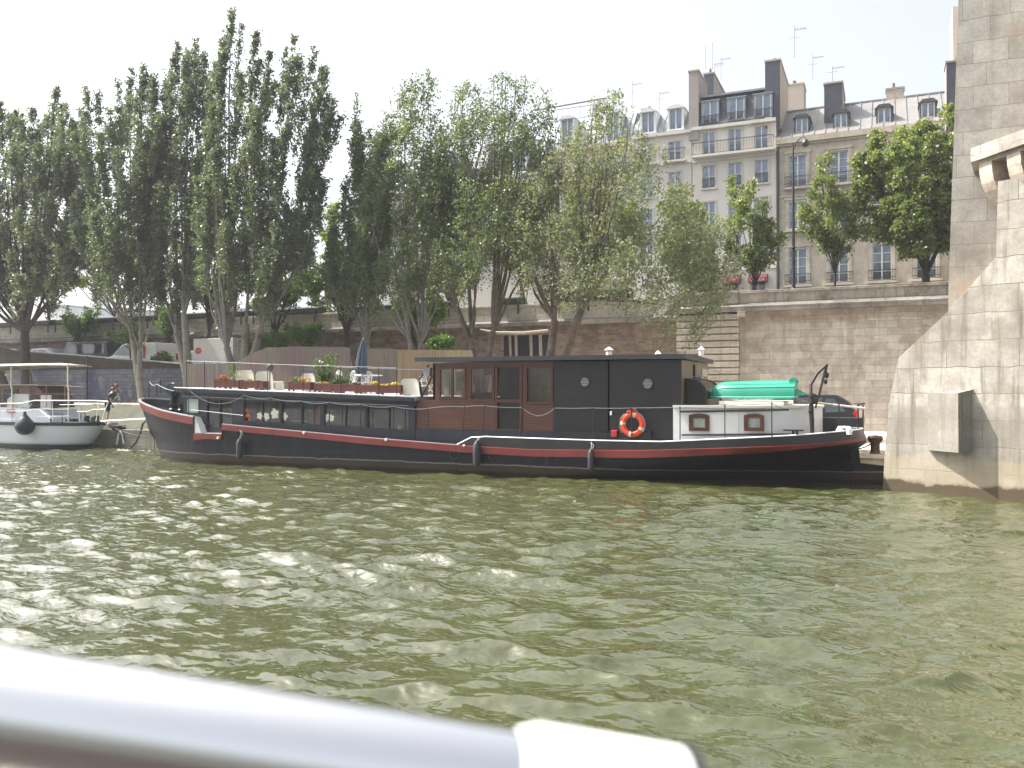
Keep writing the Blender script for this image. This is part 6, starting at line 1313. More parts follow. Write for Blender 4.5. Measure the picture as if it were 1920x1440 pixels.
# ------------------------------------------------------------------ people
def skin(name, pts, edges, radii, m_, parent, sub=2, root=0, offv=(0,0,0)):
    me = bpy.data.meshes.new(name); me.from_pydata([tuple(Vector(p)-Vector(offv)) for p in pts], edges, []); o = bpy.data.objects.new(name, me); COL.objects.link(o)
    sk = o.modifiers.new('s', 'SKIN'); 
    for i, v in enumerate(me.skin_vertices[0].data): r = radii[i]; v.radius = r if isinstance(r, tuple) else (r, r); v.use_root = (i == root)
    sk.use_smooth_shade = True; ss = o.modifiers.new('u', 'SUBSURF'); ss.levels = sub; ss.render_levels = sub
    bpy.context.view_layer.update(); me2 = bpy.data.meshes.new_from_object(o.evaluated_get(bpy.context.evaluated_depsgraph_get())); bpy.data.objects.remove(o); bpy.data.meshes.remove(me); me2.name = name
    me2.materials.clear(); me2.materials.append(m_)
    for p in me2.polygons: p.use_smooth = True
    r = bpy.data.objects.new(name, me2); COL.objects.link(r); r.parent = parent; return r
def person(label, loc, rotz, pose, skinc, shirt, shorts, hairc, shoes=(.02,.02,.02), long_legs=False, cap=None):
    """pose: dict of joints in local metres, x = facing direction, y = left, z = up"""
    t = thing('person', label, 'person', loc, rotz); J = pose; sm = mat('skin_%s' % label[:9], skinc, .55, var=.06)
    names = ['pelvis','waist','chest','neck','head0','head1','shL','elL','wrL','shR','elR','wrR','hipL','knL','anL','toL','hipR','knR','anR','toR']
    rad = dict(pelvis=(.17,.125), waist=(.15,.115), chest=(.19,.13), neck=.055, head0=.082, head1=.088, shL=.06, elL=.042, wrL=.028, shR=.06, elR=.042, wrR=.028, hipL=.092, knL=.06, anL=.04, toL=.035, hipR=.092, knR=.06, anR=.04, toR=.035)
    E = [('pelvis','waist'),('waist','chest'),('chest','neck'),('neck','head0'),('head0','head1'),('chest','shL'),('shL','elL'),('elL','wrL'),('chest','shR'),('shR','elR'),('elR','wrR'),('pelvis','hipL'),('hipL','knL'),('knL','anL'),('anL','toL'),('pelvis','hipR'),('hipR','knR'),('knR','anR'),('anR','toR')]
    P = [Vector(J[n]) for n in names]; R = [rad[n] for n in names]; idx = {n: i for i, n in enumerate(names)}; edges = [(idx[a_], idx[b_]) for a_, b_ in E]
    def addp(p, r, par): P.append(Vector(p)); R.append(r); edges.append((par, len(P)-1)); return len(P)-1
    for s in ('L','R'):
        w_ = P[idx['wr'+s]]; e_ = P[idx['el'+s]]; dr_ = (w_-e_).normalized(); side = dr_.cross(Vector((0,1,0)) if abs(dr_.y) < .8 else Vector((1,0,0))).normalized()
        palm = addp(w_+dr_*.07, (.038,.02), idx['wr'+s])
        for k in range(4):
            b0 = addp(w_+dr_*.10+side*(-.03+.02*k), .010, palm); b1 = addp(w_+dr_*(.13+.008*(1.5-abs(k-1.5)))+side*(-.033+.022*k)+Vector((.008,0,0)), .009, b0); addp(w_+dr_*(.155+.01*(1.5-abs(k-1.5)))+side*(-.033+.022*k)+Vector((.022,0,-.004)), .007, b1)
        th = addp(w_+dr_*.04+side*-.045, .011, palm); addp(w_+dr_*.075+side*-.062, .009, th)
    h0, h1 = P[idx['head0']], P[idx['head1']]; up = (h1-h0).normalized(); fw = (Vector(J.get('look', (1,0,0)))); fw = (fw-up*fw.dot(up)).normalized(); hc = (h0+h1)/2; sd_ = up.cross(fw)
    addp(hc+fw*.1-up*.012, .014, idx['head1'])                       # nose ridge
    addp(h0+fw*.055-up*.03, .035, idx['head0'])                      # chin
    body = skin('body', P, edges, R, sm, t, 2)
    # face details and ears, hair
    a = MB()
    for s in (-1,1): a.lathe([(0,-.008),(.011,-.004),(.013,0),(.011,.004),(0,.008)], hc+fw*.088+sd_*.032*s+up*.012, 8)
    a.build('eye', mat('eye_dark', (.02,.015,.012), .3), t, True, world=False)
    a = MB(); a.obox(hc+fw*.092-up*.05, sd_*.045, fw*.008, up*.009); a.build('mouth', mat('lip', (.28,.09,.07), .6), t, world=False)
    a = MB()
    for s in (-1,1): a.obox(hc+sd_*.092*s, fw*.035, sd_*.012, up*.055)
    a.build('ear', sm, t, True, world=False)
    a = MB(); rows = []
    for th_ in np.linspace(0, 1.75, 8):
        rows.append([hc+up*.02+(up*math.cos(th_)+(fw*math.cos(u)+sd_*math.sin(u))*math.sin(th_))*(.112 if th_ < 1.2 or math.cos(u) < .3 else .09)-fw*.012 for u in np.linspace(0,2*PI,17)])
    a.grid(rows); a.build('hair' if not cap else 'cap', mat('hair_'+label[:8], cap or hairc, .7), t, True, world=False)
    # clothes as slightly larger skins
    sp_ = [J[n] for n in ('waist','chest','shL','shR')]; el = lambda s: tuple(Vector(J['sh'+s]).lerp(Vector(J['el'+s]), .72)); mid = tuple((Vector(J['pelvis'])+Vector(J['waist']))/2); nk = tuple(Vector(J['chest']).lerp(Vector(J['neck']), .6))
    skin('shirt', [J['waist'], J['chest'], J['shL'], el('L'), J['shR'], el('R'), mid, nk, J['pelvis']], [(0,1),(1,2),(2,3),(1,4),(4,5),(0,6),(1,7),(6,8)], [(.21,.165),(.245,.18),.11,.08,.11,.08,(.22,.17),.085,(.22,.175)], mat('shirt_'+label[:8], shirt, .85, var=.1), t, 2)
    f_ = 1.0 if long_legs else .92
    kn = lambda s: tuple(Vector(J['hip'+s]).lerp(Vector(J['kn'+s]), f_)); pts = [J['pelvis'], J['hipL'], kn('L'), J['hipR'], kn('R'), mid]; ed = [(0,1),(1,2),(0,3),(3,4),(0,5)]; rd = [(.21,.155),.135,.105,.135,.105,(.19,.15)]
    if long_legs: pts += [J['anL'], J['anR']]; ed += [(2,6),(4,7)]; rd += [.055,.055]
    skin('trousers' if long_legs else 'shorts', pts, ed, rd, mat('shorts_'+label[:8], shorts, .85, var=.1), t, 2)
    for s in ('L','R'): an, to = Vector(J['an'+s]), Vector(J['to'+s]); skin('shoe', [an-Vector((.04,0,.03)), (an+to)/2-Vector((0,0,.012)), to-Vector((0,0,.006))], [(0,1),(1,2)], [(.05,.05),(.05,.042),(.042,.032)], mat('shoe_dark', shoes, .6), t, 1)
    return t
stand = dict(pelvis=(-.02,0,.92), waist=(.02,0,1.07), chest=(.12,0,1.30), neck=(.19,0,1.45), head0=(.23,0,1.54), head1=(.25,0,1.65), look=(1,0,-.3),
  shL=(.12,.19,1.36), elL=(.12,.27,1.10), wrL=(.20,.29,.87), shR=(.12,-.19,1.36), elR=(.10,-.28,1.10), wrR=(.17,-.29,.86), hipL=(-.02,.09,.88), knL=(.04,.11,.49), anL=(-.03,.12,.09), toL=(.13,.13,.045), hipR=(-.02,-.09,.88), knR=(.02,-.11,.49), anR=(-.05,-.12,.09), toR=(.11,-.14,.045))
ps_ = person('person in navy T-shirt and dark shorts leaning forward behind the white boat bow rail', (STEP.x+.05, 31.45, 1.152), math.radians(52), stand, (.50,.27,.20), (.015,.017,.03), (.012,.012,.025), (.06,.03,.02)); ps_.scale = (1.07,1.07,1.05)
# bicycle with rider passing along the blue wall
bc = onZ(222, 757.5, ZP); bx, by = bc.x-.3, min(bc.y, 37.6)
def bicycle(label, loc, rotz):
    t = thing('bicycle', label, 'bicycle', loc, rotz); r = .33
    for x in (-.52,.52):
        a = MB(); a.tube([(x+r*math.cos(u),0,r+r*math.sin(u)) for u in np.linspace(0,2*PI,29)[:-1]], .018, 6, closed=True); wo = a.build('wheel', rubber, t, True, world=False); a = MB()
        for k in range(12): u = 2*PI*k/12; a.tube([(x,0,r),(x+r*math.cos(u),0,r+r*math.sin(u))], .003, 3)
        a.cyl((x,-.04,r), .025, .08, 8, axis='y'); a.build('hub', steel, wo, world=False)
    fm = mat('bike_silver', (.62,.63,.64), .35, .5); a = MB(); bb, st_, hd = (-.08,0,.30),(-.22,0,.80),(.36,0,.82)
    for p, q in ((bb,st_),(bb,(.38,0,.70)),(st_,hd),(st_,(-.52,0,r)),(bb,(-.52,0,r)),(hd,(.40,0,.68))): a.tube([p,q], .017, 6)
    a.build('frame', fm, t, world=False); a = MB()
    for s in (-.05,.05): a.tube([(.40,s*.6,.68),(.45,s,.5),(.52,s,r)], .013, 6)
    a.build('fork', fm, t, world=False); a = MB(); a.tube([(.36,0,.82),(.33,0,.98)], .014, 6); a.tube([(.40,-.27,1.0),(.36,-.1,1.0),(.36,.1,1.0),(.40,.27,1.0)], .013, 6); a.build('handlebar', iron, t, world=False)
    a = MB(); a.tube([st_,(-.24,0,.92)], .014, 6); a.box(-.37,-.10,-.07,.07,.92,.97,.02); a.build('saddle', rubber, t, world=False); a = MB(); a.lathe([(0,-.01),(.09,-.01),(.09,.01),(0,.01)], (-.08,0,.30), 16, 'y'); a.tube([(-.08,-.06,.30),(.02,-.1,.17)], .01, 5); a.tube([(-.08,.06,.30),(-.18,.1,.43)], .01, 5); a.box(-.02,.06,-.16,-.08,.155,.175); a.box(-.22,-.14,.08,.16,.42,.44); a.build('pedal', iron, t, world=False)
    return t
bk_ = bicycle('small silver bicycle ridden along the foot of the blue wall', (bx, by, ZP+.002), 0); bk_.scale = (.72,.72,.72)
ride = dict(pelvis=(-.22,0,1.02), waist=(-.16,0,1.17), chest=(.0,0,1.37), neck=(.10,0,1.48), head0=(.15,0,1.56), head1=(.18,0,1.67), look=(1,0,-.1), shL=(.0,.18,1.41), elL=(.18,.24,1.2), wrL=(.34,.24,1.04), shR=(.0,-.18,1.41), elR=(.18,-.24,1.2), wrR=(.34,-.24,1.04),
  hipL=(-.2,.09,1.0), knL=(.13,.12,.86), anL=(-.16,.12,.52), toL=(-.04,.13,.47), hipR=(-.2,-.09,1.0), knR=(.13,-.12,.68), anR=(.0,-.12,.26), toR=(.12,-.13,.21))
rd_ = person('person with dark cap and dark clothes riding the silver bicycle', (bx, by, ZP+.002), 0, ride, (.42,.24,.18), (.05,.02,.025), (.02,.02,.03), (.02,.015,.01), long_legs=True, cap=(.02,.02,.025)); rd_.scale = (.72,.72,.72)
# ------------------------------------------------------------------ rail of the tour boat in the foreground
def cpt(px, py, d): r = ray(px, py); return Vector((0,0,CAMZ))+r*d/(-(_R.inverted() @ r).z)
L0, L1 = cpt(-560, 1243, .36), cpt(1262, 1525, .42); dirv = (L1-L0).normalized()
steelr = bpy.data.materials.new('polished_rail'); nt, N_, L_ = nodes_of(steelr); b_ = N_['Principled BSDF']; b_.inputs['Base Color'].default_value = (.90,.885,.86,1); b_.inputs['Metallic'].default_value = 1; b_.inputs['Roughness'].default_value = .2
tb = thing('tour_boat_rail', 'blurred polished steel handrail of the viewing boat in the foreground', 'handrail', tuple(L0.lerp(L1, .5)))
a = MB(); a.tube([L0, L1-dirv*.004], .0262, 40); a.build('tube', steelr, tb, True)
S0 = cpt(955, 1440, .408); ts = (S0-L0).dot(dirv); a = MB(); a.tube([L0+dirv*(ts+.003), L0+dirv*(ts+.012), L1], [.0275,.031,.031], 40); a.build('sleeve', mat('white_gloss_sleeve', (.80,.80,.80), .3, var=.02), tb, True)
a = MB(); a.tube([L1+dirv*.0005, L1+dirv*.006, L1+dirv*.011], [.0315,.0325,.024], 32); a.build('end_cap', rubber, tb, True)
# the deck and side of that boat under the rail (below the frame)
tbt = thing('tour_boat', 'deck of the viewing boat below the handrail', 'tour boat', (0,-2,0)); fd = Vector((dirv.x, dirv.y, 0)).normalized(); sd2 = Vector((-fd.y, fd.x, 0)); 
if sd2.y < 0: sd2 = -sd2
c0 = Vector((0,0,0)); a = MB(); e0 = c0+sd2*.45
q = [e0-fd*14, e0+fd*6, e0+fd*6-sd2*5, e0-fd*14-sd2*5]; a.prism([(v.x, v.y) for v in q], .2, 1.35, 'xy'); a.build('hull', mat('brown_deck', (.010,.005,.004), .7, var=.2), tbt)
# ------------------------------------------------------------------ trees
barkp = mat('poplar_bark', (.21,.195,.165), .9, var=.3, scale=5, dirt=(.07,.06,.05), dscale=2.5, dthr=.52, bump=.5, bscale=12)
barkd = mat('dark_bark', (.040,.030,.026), .95, var=.35, scale=5, bump=.5, bscale=12)
barkr = mat('red_brown_bark', (.075,.035,.03), .95, var=.35, scale=5, bump=.5)
barkm = mat('mottled_bark', (.11,.085,.065), .95, var=.4, scale=4, dirt=(.28,.24,.19), dscale=2.2, dthr=.58, bump=.5)
lf_dark = leafmat('poplar_leaves_dark', (.056,.074,.056), (.130,.155,.110), .38, .42)
lf_mid = leafmat('poplar_leaves', (.072,.098,.055), (.160,.190,.110), .38, .42)
lf_grey = leafmat('silver_poplar_leaves', (.10,.122,.075), (.22,.240,.165), .36, .62)
lf_plane = leafmat('plane_leaves', (.070,.100,.033), (.205,.240,.088), .42, .45)
lf_bush = leafmat('bush_leaves', (.045,.10,.02), (.11,.18,.035), .4, .45)
def in_poly(px, py, poly):
    c = False; n = len(poly); j = n-1
    for i in range(n):
        xi, yi = poly[i]; xj, yj = poly[j]
        if (yi > py) != (yj > py) and px < (xj-xi)*(py-yi)/(yj-yi+1e-9)+xi: c = not c
        j = i
    return c
def bez(p0, p1, p2, t): return (1-t)**2*p0+2*t*(1-t)*p1+t*t*p2
def plume(rng, p0, p1, p2, R, ntw, m, spread=.9, upb=.55, tw=.8, t0=.15):
    """leaf points around a curved shoot; twigs leave it obliquely towards the tip"""
    p0, p1, p2 = (np.array(p, float) for p in (p0, p1, p2))
    t = t0+(1-t0)*rng.random(ntw)**.8; t = t[:,None]
    C = (1-t)**2*p0+2*t*(1-t)*p1+t*t*p2; T = 2*(1-t)*(p1-p0)+2*t*(p2-p1); T /= np.linalg.norm(T, axis=1, keepdims=True)
    r = rng.normal(size=(ntw,3)); r -= T*(r*T).sum(1, keepdims=True); r /= np.linalg.norm(r, axis=1, keepdims=True)
    d = T*upb+r*spread; d /= np.linalg.norm(d, axis=1, keepdims=True)
    ln = R*tw*(.35+.65*(1-t)**.6+.0)*(.5+.8*rng.random((ntw,1)))
    u = rng.random((ntw, m, 1))**.8
    return (C[:,None,:]+d[:,None,:]*ln[:,None,:]*u+rng.normal(size=(ntw,m,3))*.07).reshape(-1, 3)
def tree(name, label, base, poly, Y, seed, leaf, bark, style='poplar', n_shoots=40, twigs=36, lpt=9, lsize=.13, tr=.22, forks=None, tips=(), R=.55, ydepth=.5, group=None, stems=1, lean=0, base_pts=None, shoot=2.6, forkz=None, limbs=8, k_wide=1.0):
    rng = np.random.default_rng(seed); rr = random.Random(seed); base = Vector(base)
    wide = k_wide
    if style == 'poplar':
        n_shoots = int(n_shoots*1.75); twigs = int(twigs*1.1); lsize *= 1.06; lpt = int(lpt*1.3); R *= 1.3; cxp = (max(p[0] for p in poly)+min(p[0] for p in poly))/2; ym = sum(p[1] for p in poly)/len(poly)
        poly = [(cxp+(x-cxp)*(1.14 if y < ym else 1.24), min(y, (538 if k_wide > 1 or max(p[0] for p in poly) < 420 else 520) if name == 'poplar_tree' else 530) if name != 'silver_poplar_tree' else y) for x, y in poly]
    t = thing(name, label, 'tree', base, 0, group)
    xs = [p[0] for p in poly]; ys = [p[1] for p in poly]; bx0, bx1, by0, by1 = min(xs), max(xs), min(ys), max(ys)
    w_m = abs(XY(bx1, Y)-XY(bx0, Y)); ends = []
    for (px, py) in tips: ends.append((onY(px, py, Y+rr.uniform(-.3,.3)*ydepth*w_m*.5), True))
    k = 0
    while k < n_shoots:
        px, py = rr.uniform(bx0, bx1), by0+(by1-by0)*rr.random()**.82
        if not in_poly(px, py, poly): continue
        edge = 1-abs((px-(bx0+bx1)/2)/((bx1-bx0)/2)); yy = Y+rr.uniform(-1,1)*ydepth*w_m*.5*(.35+.65*edge); ends.append((onY(px, py, yy), False)); k += 1
    cx = sum(e[0].x for e in ends)/len(ends); fz = forkz if forkz is not None else base.z+ (min(e[0].z for e in ends)-base.z)*.6
    forks_ = [Vector(f) for f in (forks or [(base.x+(cx-base.x)*.25, base.y, fz)])]
    a = MB(); pts = []
    for f in forks_:
        mid = base.lerp(f, .5)+Vector((rr.uniform(-.12,.12), 0, 0)); a.tube([base-Vector((0,0,.2)), base+Vector((0,0,.25)), mid, f], [tr*1.35, tr*1.05, tr*.85, tr*.68], 10)
    top = Vector((cx, Y, max(e[0].z for e in ends)))
    # limbs to some of the ends
    tipends = sorted(ends, key=lambda e: -e[0].z)[:max(3, limbs//2)]+rr.sample(ends, min(limbs, len(ends)))
    limb_curves = []
    for e, _ in tipends:
        f = min(forks_, key=lambda q: abs(q.x-e.x)+rr.uniform(0,.5)); h_ = e.z-f.z
        if style == 'poplar': m1 = Vector((f.x+(e.x-f.x)*.75, f.y+(e.y-f.y)*.7, f.z+h_*.45))
        else: m1 = Vector((f.x+(e.x-f.x)*.55, f.y+(e.y-f.y)*.5, f.z+h_*.6+.3))
        c = [bez(f, m1, e, u)+Vector((rr.uniform(-.06,.06),rr.uniform(-.06,.06),0))*(1 if 0 < u < 1 else 0) for u in np.linspace(0,1,9)]; r0 = tr*.62*rr.uniform(.3,.8)
        a.tube(c, [max(.012, r0*(1-u)**.9) for u in np.linspace(0,1,9)], 7); limb_curves.append(c)
    for (e, tip) in ends:
        # shoot start: lower and towards the trunk
        L_ = shoot*rr.uniform(.7,1.25)*(1.35 if tip else 1)
        f = min(forks_, key=lambda q: abs(q.x-e.x))
        dirc = Vector((e.x-f.x, e.y-f.y, 0))
        if style == 'poplar':
            s = e-Vector((dirc.x*.16*L_/2.6*1.0, dirc.y*.2, L_))+Vector((rr.uniform(-.15,.15),0,0)); m1 = (s+e)/2+Vector((dirc.x*.03,0,0))+Vector((-.06*lean,0,0)); 
            e2 = e+Vector((lean*.25,0,0)); s = s+Vector((-lean*.5,0,0)); pp = plume(rng, s, m1, e2, R*wide*(1.0 if not tip else .75), int(twigs*(1.1 if tip else 1)), lpt, .75+.4*(wide-1), .8, 1.0, 0)
        else:
            dd = (e-(f+Vector((0,0,h_*.3 if False else .5)))).normalized(); s = e-dd*L_*.7; m1 = (s+e)/2+Vector((0,0,.15)); pp = plume(rng, s, m1, e, R, twigs, lpt, 1.0, .35, 1.0, 0)
        if rr.random() < .4: a.tube([s, m1, e], [.022,.016,.006], 4)
        pts.append(pp)
    pts = np.concatenate(pts); a.build('trunk', bark, t, True)
    leaves_np('crown', pts, lsize, leaf, t, rng, .62, up=.25)
    return t
zP = ZP
def bp(px, Y, z): return (XY(px, Y), Y, z)
GP = 'poplars along the lower quay'; GS = 'plane trees along the upper street'
# tall poplars, left to right
tree('poplar_tree', 'tallest poplar of the left group, three pale stems rising above the white lorry', bp(453,34.6,ZP),
 [(430,45),(470,75),(500,110),(548,85),(590,120),(612,150),(622,200),(605,270),(600,330),(590,400),(560,470),(500,520),(430,520),(385,480),(375,400),(392,300),(400,200),(410,120)], 34.6, 1, lf_dark, barkp,
 n_shoots=78, twigs=44, lpt=11, lsize=.125, tr=.26, tips=[(432,22),(449,48),(478,62),(503,100),(549,68),(560,115),(588,92),(608,128),(622,190),(415,95),(390,160),(532,95)], forks=[(XY(432,34.6),34.3,5.0),(XY(458,34.6),34.7,6.2),(XY(482,34.6),34.9,6.0)], lean=.4, R=.52, limbs=14, group=GP)
tree('poplar_tree', 'poplar with two parallel tops just left of the tallest one', bp(357,36.2,ZP),
 [(330,100),(360,90),(385,110),(395,200),(392,320),(385,430),(350,540),(300,545),(275,450),(280,330),(300,200)], 36.2, 2, lf_dark, barkp,
 n_shoots=60, twigs=42, lpt=11, lsize=.125, tr=.24, tips=[(333,82),(350,96),(366,75),(384,100),(310,150),(395,140)], forks=[(XY(350,36.2),36,7),(XY(325,36.2),36.4,6)], lean=.15, R=.55, limbs=10, group=GP)
tree('poplar_tree', 'poplar whose pale trunk stands before the orange-marked van', bp(266,36.6,ZP),
 [(160,190),(200,175),(255,135),(300,150),(310,260),(300,380),(290,500),(240,560),(170,540),(110,470),(95,370),(110,260)], 36.8, 3, lf_dark, barkp,
 n_shoots=84, twigs=42, lpt=11, lsize=.13, tr=.21, tips=[(160,165),(183,175),(220,150),(245,130),(268,122),(290,140),(125,200),(140,230)], forks=[(XY(262,36.6),36.6,5.0),(XY(240,36.6),36.8,6.4)], lean=.1, R=.6, limbs=12, group=GP)
tree('broad_tree', 'dark leafy tree at the left edge with a thick black trunk', bp(52,37.5,ZP),
 [(-60,220),(0,205),(60,215),(110,200),(130,290),(140,380),(130,480),(100,540),(20,560),(-60,540)], 37.8, 4, lf_dark, barkd,
 n_shoots=90, twigs=42, lpt=11, lsize=.14, tr=.36, tips=[(0,195),(60,205),(105,165),(30,210),(118,190)], R=.65, shoot=2.2, lean=.1, limbs=12, group=GP)
tree('broad_tree', 'dark leafy tree with a slim black trunk, outermost at the left', bp(16,36.9,ZP),
 [(-200,220),(-80,200),(0,240),(20,380),(0,520),(-80,560),(-200,540)], 39.5, 5, lf_dark, barkd, n_shoots=55, twigs=36, lpt=9, lsize=.16, tr=.26, R=.7, shoot=2.2, limbs=8, group=GP)
tree('poplar_tree', 'light poplar with a lone spiky top beside the sky gap', bp(703,35.6,ZP),
 [(662,250),(675,215),(700,260),(720,330),(720,450),(700,560),(650,560),(620,520),(630,400),(645,330)], 35.6, 6, lf_mid, barkp,
 n_shoots=40, twigs=32, lpt=9, lsize=.115, tr=.12, tips=[(668,180),(662,225),(692,245),(648,330)], forks=[(XY(690,35.6),35.6,5)], R=.5, lean=.1, limbs=9, group=GP)
tree('poplar_tree', 'feathery poplar with its top blown right, in the middle of the row', bp(775,35.0,ZP),
 [(720,210),(760,160),(800,140),(805,200),(830,300),(840,420),(820,520),(760,590),(700,570),(680,450),(690,320)], 35.0, 7, lf_mid, barkp,
 n_shoots=66, twigs=34, lpt=9, lsize=.11, tr=.17, tips=[(795,138),(772,150),(745,185),(722,225),(705,260),(808,215)], forks=[(XY(768,35),35,5.2),(XY(785,35),35.2,5.0)], R=.6, lean=1.1, limbs=11, shoot=1.9, k_wide=1.25, group=GP)
tree('poplar_tree', 'grey-green poplar with a dark forked trunk left of the log porch', bp(903,34.4,ZP),
 [(835,210),(870,160),(925,150),(965,145),(1010,180),(1025,260),(1010,350),(960,440),(900,520),(830,530),(805,430),(815,310)], 34.4, 8, lf_mid, barkm,
 n_shoots=84, twigs=28, lpt=7, lsize=.10, tr=.21, tips=[(842,205),(868,158),(886,165),(925,142),(942,138),(968,148),(985,152),(1012,172),(1024,210)], forks=[(XY(925,34.4),34.4,5.4),(XY(885,34.4),34.4,4.9)], R=.55, lean=.9, limbs=14, shoot=1.7, k_wide=1.35, group=GP)
tree('silver_poplar_tree', 'spreading silvery tree with a forked mottled trunk in front of the log porch', bp(1018,34.0,ZP),
 [(1060,230),(1120,190),(1165,200),(1200,260),(1240,310),(1290,380),(1330,450),(1340,520),(1300,575),(1235,560),(1180,530),(1120,535),(1030,525),(985,440),(1005,330)], 34.0, 9, lf_grey, barkm,
 n_shoots=125, twigs=26, lpt=6, lsize=.105, tr=.23, tips=[(1112,196),(1140,178),(1152,182),(1168,200),(1085,225),(1200,255),(1240,300),(1285,352),(1322,420),(1345,500),(1330,560),(1310,590),(1255,575)], forks=[(XY(1040,34),34,ZY(1040,600,34)),(XY(1100,34),33.8,ZY(1100,560,34))], R=.62, shoot=1.6, k_wide=1.3, lean=.7, limbs=18, group=GP)
# street trees behind the parapet
zS = ZS
def street(px, poly, seed, label, n=40, tr=.14, Y=46.5, leaf=None, bark=None, **k):
    return tree('plane_tree', label, bp(px, Y, ZS), poly, Y, seed, leaf or lf_plane, bark or barkd, 'round', n_shoots=n, twigs=k.pop('twigs', 26), lpt=k.pop('lpt', 8), lsize=k.pop('lsize', .17), tr=tr, R=k.pop('R', .5), shoot=1.3, ydepth=.8, group=GS, **k)
street(1744, [(1600,300),(1620,250),(1660,225),(1710,235),(1750,215),(1800,190),(1830,300),(1820,430),(1780,470),(1740,455),(1690,470),(1640,440),(1610,440),(1600,380)], 21, 'large bright plane tree touching the bridge tower', 170, .26, lsize=.17, twigs=40, R=.6)
street(1571, [(1530,290),(1560,280),(1580,340),(1612,380),(1618,440),(1575,480),(1535,450),(1492,445),(1495,390),(1522,350)], 22, 'young plane tree with thin trunk before the beige house windows', 62, .08, twigs=22, R=.5, lsize=.14)
street(1417, [(1370,325),(1392,308),(1420,340),(1448,390),(1470,430),(1462,480),(1415,500),(1362,475),(1355,420),(1366,370)], 23, 'slim young plane tree above the left red awning', 60, .07, twigs=22, R=.5, lsize=.14)
street(1330, [(1245,350),(1270,335),(1300,360),(1330,420),(1350,480),(1330,530),(1270,540),(1240,480),(1235,400)], 24, 'bright plane tree rising behind the silvery tree at its right', 75, .15)
street(1115, [(1030,370),(1080,350),(1130,345),(1180,360),(1210,420),(1200,470),(1130,490),(1060,480),(1020,430)], 25, 'bright plane tree glowing through the middle of the silvery tree', 85, .15)
street(985, [(900,350),(950,330),(990,340),(1020,400),(1010,470),(950,500),(900,470),(880,410)], 26, 'plane tree behind the grey-green poplar', 75, .15)
street(850, [(750,400),(800,370),(860,370),(900,420),(900,520),(850,560),(780,550),(740,480)], 27, 'plane tree behind the feathery middle poplar', 80, .15)
street(648, [(545,440),(590,385),(680,370),(740,420),(750,520),(700,580),(600,590),(550,550)], 28, 'plane tree behind the lone-topped light poplar', 90, .16)
street(500, [(420,430),(480,400),(570,420),(600,500),(570,580),(480,585),(420,540)], 29, 'plane tree behind the tallest poplar', 70, .15)
street(395, [(320,450),(380,410),(445,440),(455,520),(420,580),(350,575),(315,520)], 30, 'bright plane tree seen between the pale poplar stems', 60, .14)
street(225, [(50,440),(120,400),(220,410),(300,450),(290,550),(230,570),(150,530),(90,535),(40,520)], 31, 'plane tree behind the pale-trunked poplar', 80, .15)
street(95, [(-20,430),(60,400),(150,410),(185,460),(170,520),(120,550),(40,560),(-20,540)], 32, 'plane tree behind the two black trunks at the left', 70, .16)
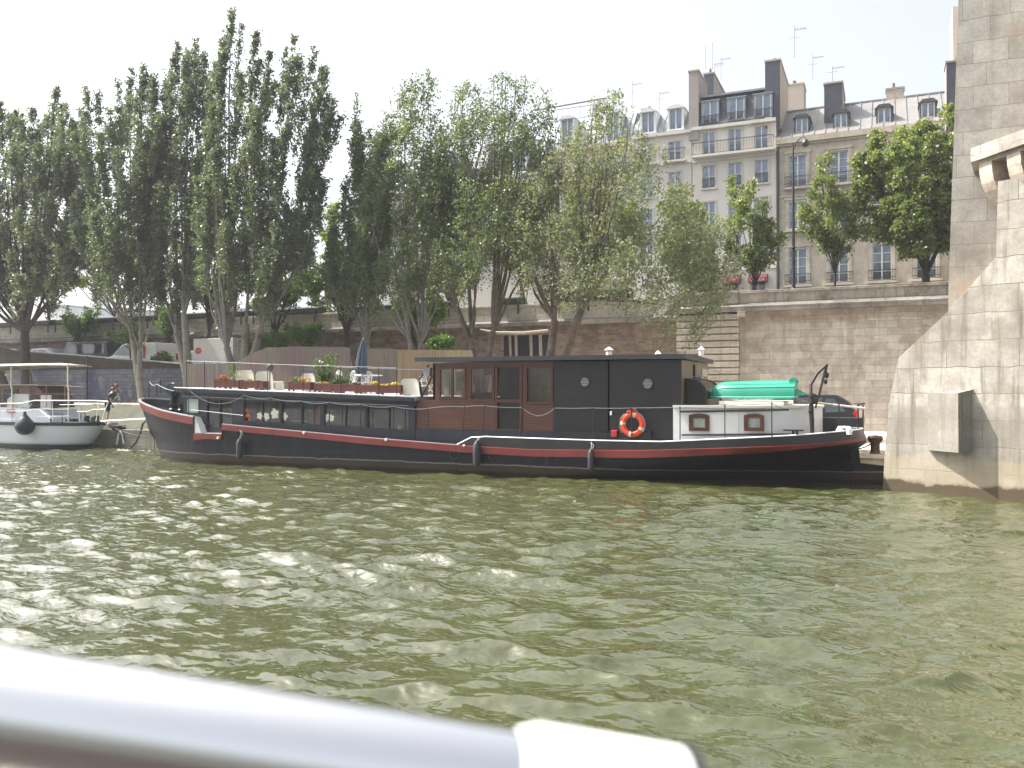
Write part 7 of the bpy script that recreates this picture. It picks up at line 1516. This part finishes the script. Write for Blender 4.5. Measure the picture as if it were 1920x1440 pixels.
# lower dark trees and shrubs before the brown wall
tree('maple_tree', 'small tree with a reddish trunk in front of the brown wall', bp(647,40.5,ZP), [(570,480),(620,450),(700,450),(735,500),(710,545),(650,540),(595,545)], 40.5, 41, lf_dark, barkr, 'round', 46, 26, 8, .16, .24, R=.55, shoot=1.4, limbs=9)
tree('maple_tree', 'crooked dark tree behind the white lorry', bp(384,40.2,zr(XY(384,40.2))), [(340,470),(400,450),(470,480),(470,540),(430,560),(360,555)], 40.2, 42, lf_bush, barkd, 'round', 30, 22, 7, .16, .17, R=.5, shoot=1.3, limbs=9)
tree('maple_tree', 'dark tree behind the three-stemmed poplar, over the low bushes', bp(505,39.8,zr(XY(505,39.8))), [(480,490),(540,470),(600,490),(605,540),(560,565),(500,560)], 39.8, 43, lf_bush, barkd, 'round', 34, 22, 7, .16, .17, R=.5, shoot=1.3, limbs=8)
tree('maple_tree', 'leafy little tree with dark spreading limbs at the right of the pale stems', bp(780,40.0,ZP), [(730,560),(770,530),(840,540),(850,575),(820,600),(780,600),(740,590)], 39.8, 44, lf_bush, barkd, 'round', 30, 22, 7, .15, .13, R=.5, shoot=1.3, limbs=9)
def bush(px0, px1, py0, py1, Y, label, n, seed, leaf=None):
    rng = np.random.default_rng(seed); x0, x1 = XY(px0,Y), XY(px1,Y); z0_, z1_ = ZY(px0,py1,Y), ZY(px0,py0,Y); gz = min(z0_, zr((x0+x1)/2) if Y > 39 else ZP); t = thing('bush', label, 'bush', ((x0+x1)/2, Y, gz))
    a = MB(); a.tube([((x0+x1)/2, Y, gz-.05), ((x0+x1)/2+.05, Y, (gz+z0_)/2), ((x0+x1)/2, Y, z0_+.1)], [.07,.055,.04], 6); pts = []; 
    for k in range(14):
        u = rng.random(); e = Vector((lerp(x0,x1,u), Y+rng.normal()*.35, lerp(z0_,z1_,.5+.5*rng.random()*(1-abs(u-.5)*.8)))); s = Vector(((x0+x1)/2+rng.normal()*.2, Y, z0_)); a.tube([s, (s+e)/2, e], [.03,.02,.008], 4)
        pts.append(plume(rng, s, (s+e)/2, e, .5, n, 8, 1, .3, 1, .25))
    a.build('stem', barkd, t); leaves_np('leaves', np.concatenate(pts), .13, leaf or lf_bush, t, rng, .62, .25)
bush(545,605,598,655,38.6,'dark green bush above the left end of the reed screen',36,51); bush(478,545,622,660,38.2,'low bush behind the reed screen slope',30,52)
bush(292,318,660,692,39.5,'small round shrub behind the ramp parapet before the delivery van',24,53); bush(452,500,630,668,38.6,'bright bush at the foot of the three pale stems',26,54, lf_plane); bush(226,262,600,655,39.2,'ivy-like bush hanging by the pale poplar trunk',26,55)
bush(118,176,568,640,42.0,'dark ivy-covered bush before the pale parapet at the far left',44,57); bush(296,338,560,640,42.0,'leafy bush before the parapet between the pale trunks',40,58)
bush(805,850,628,662,38.8,'small bush between the leaning trunks',22,56)
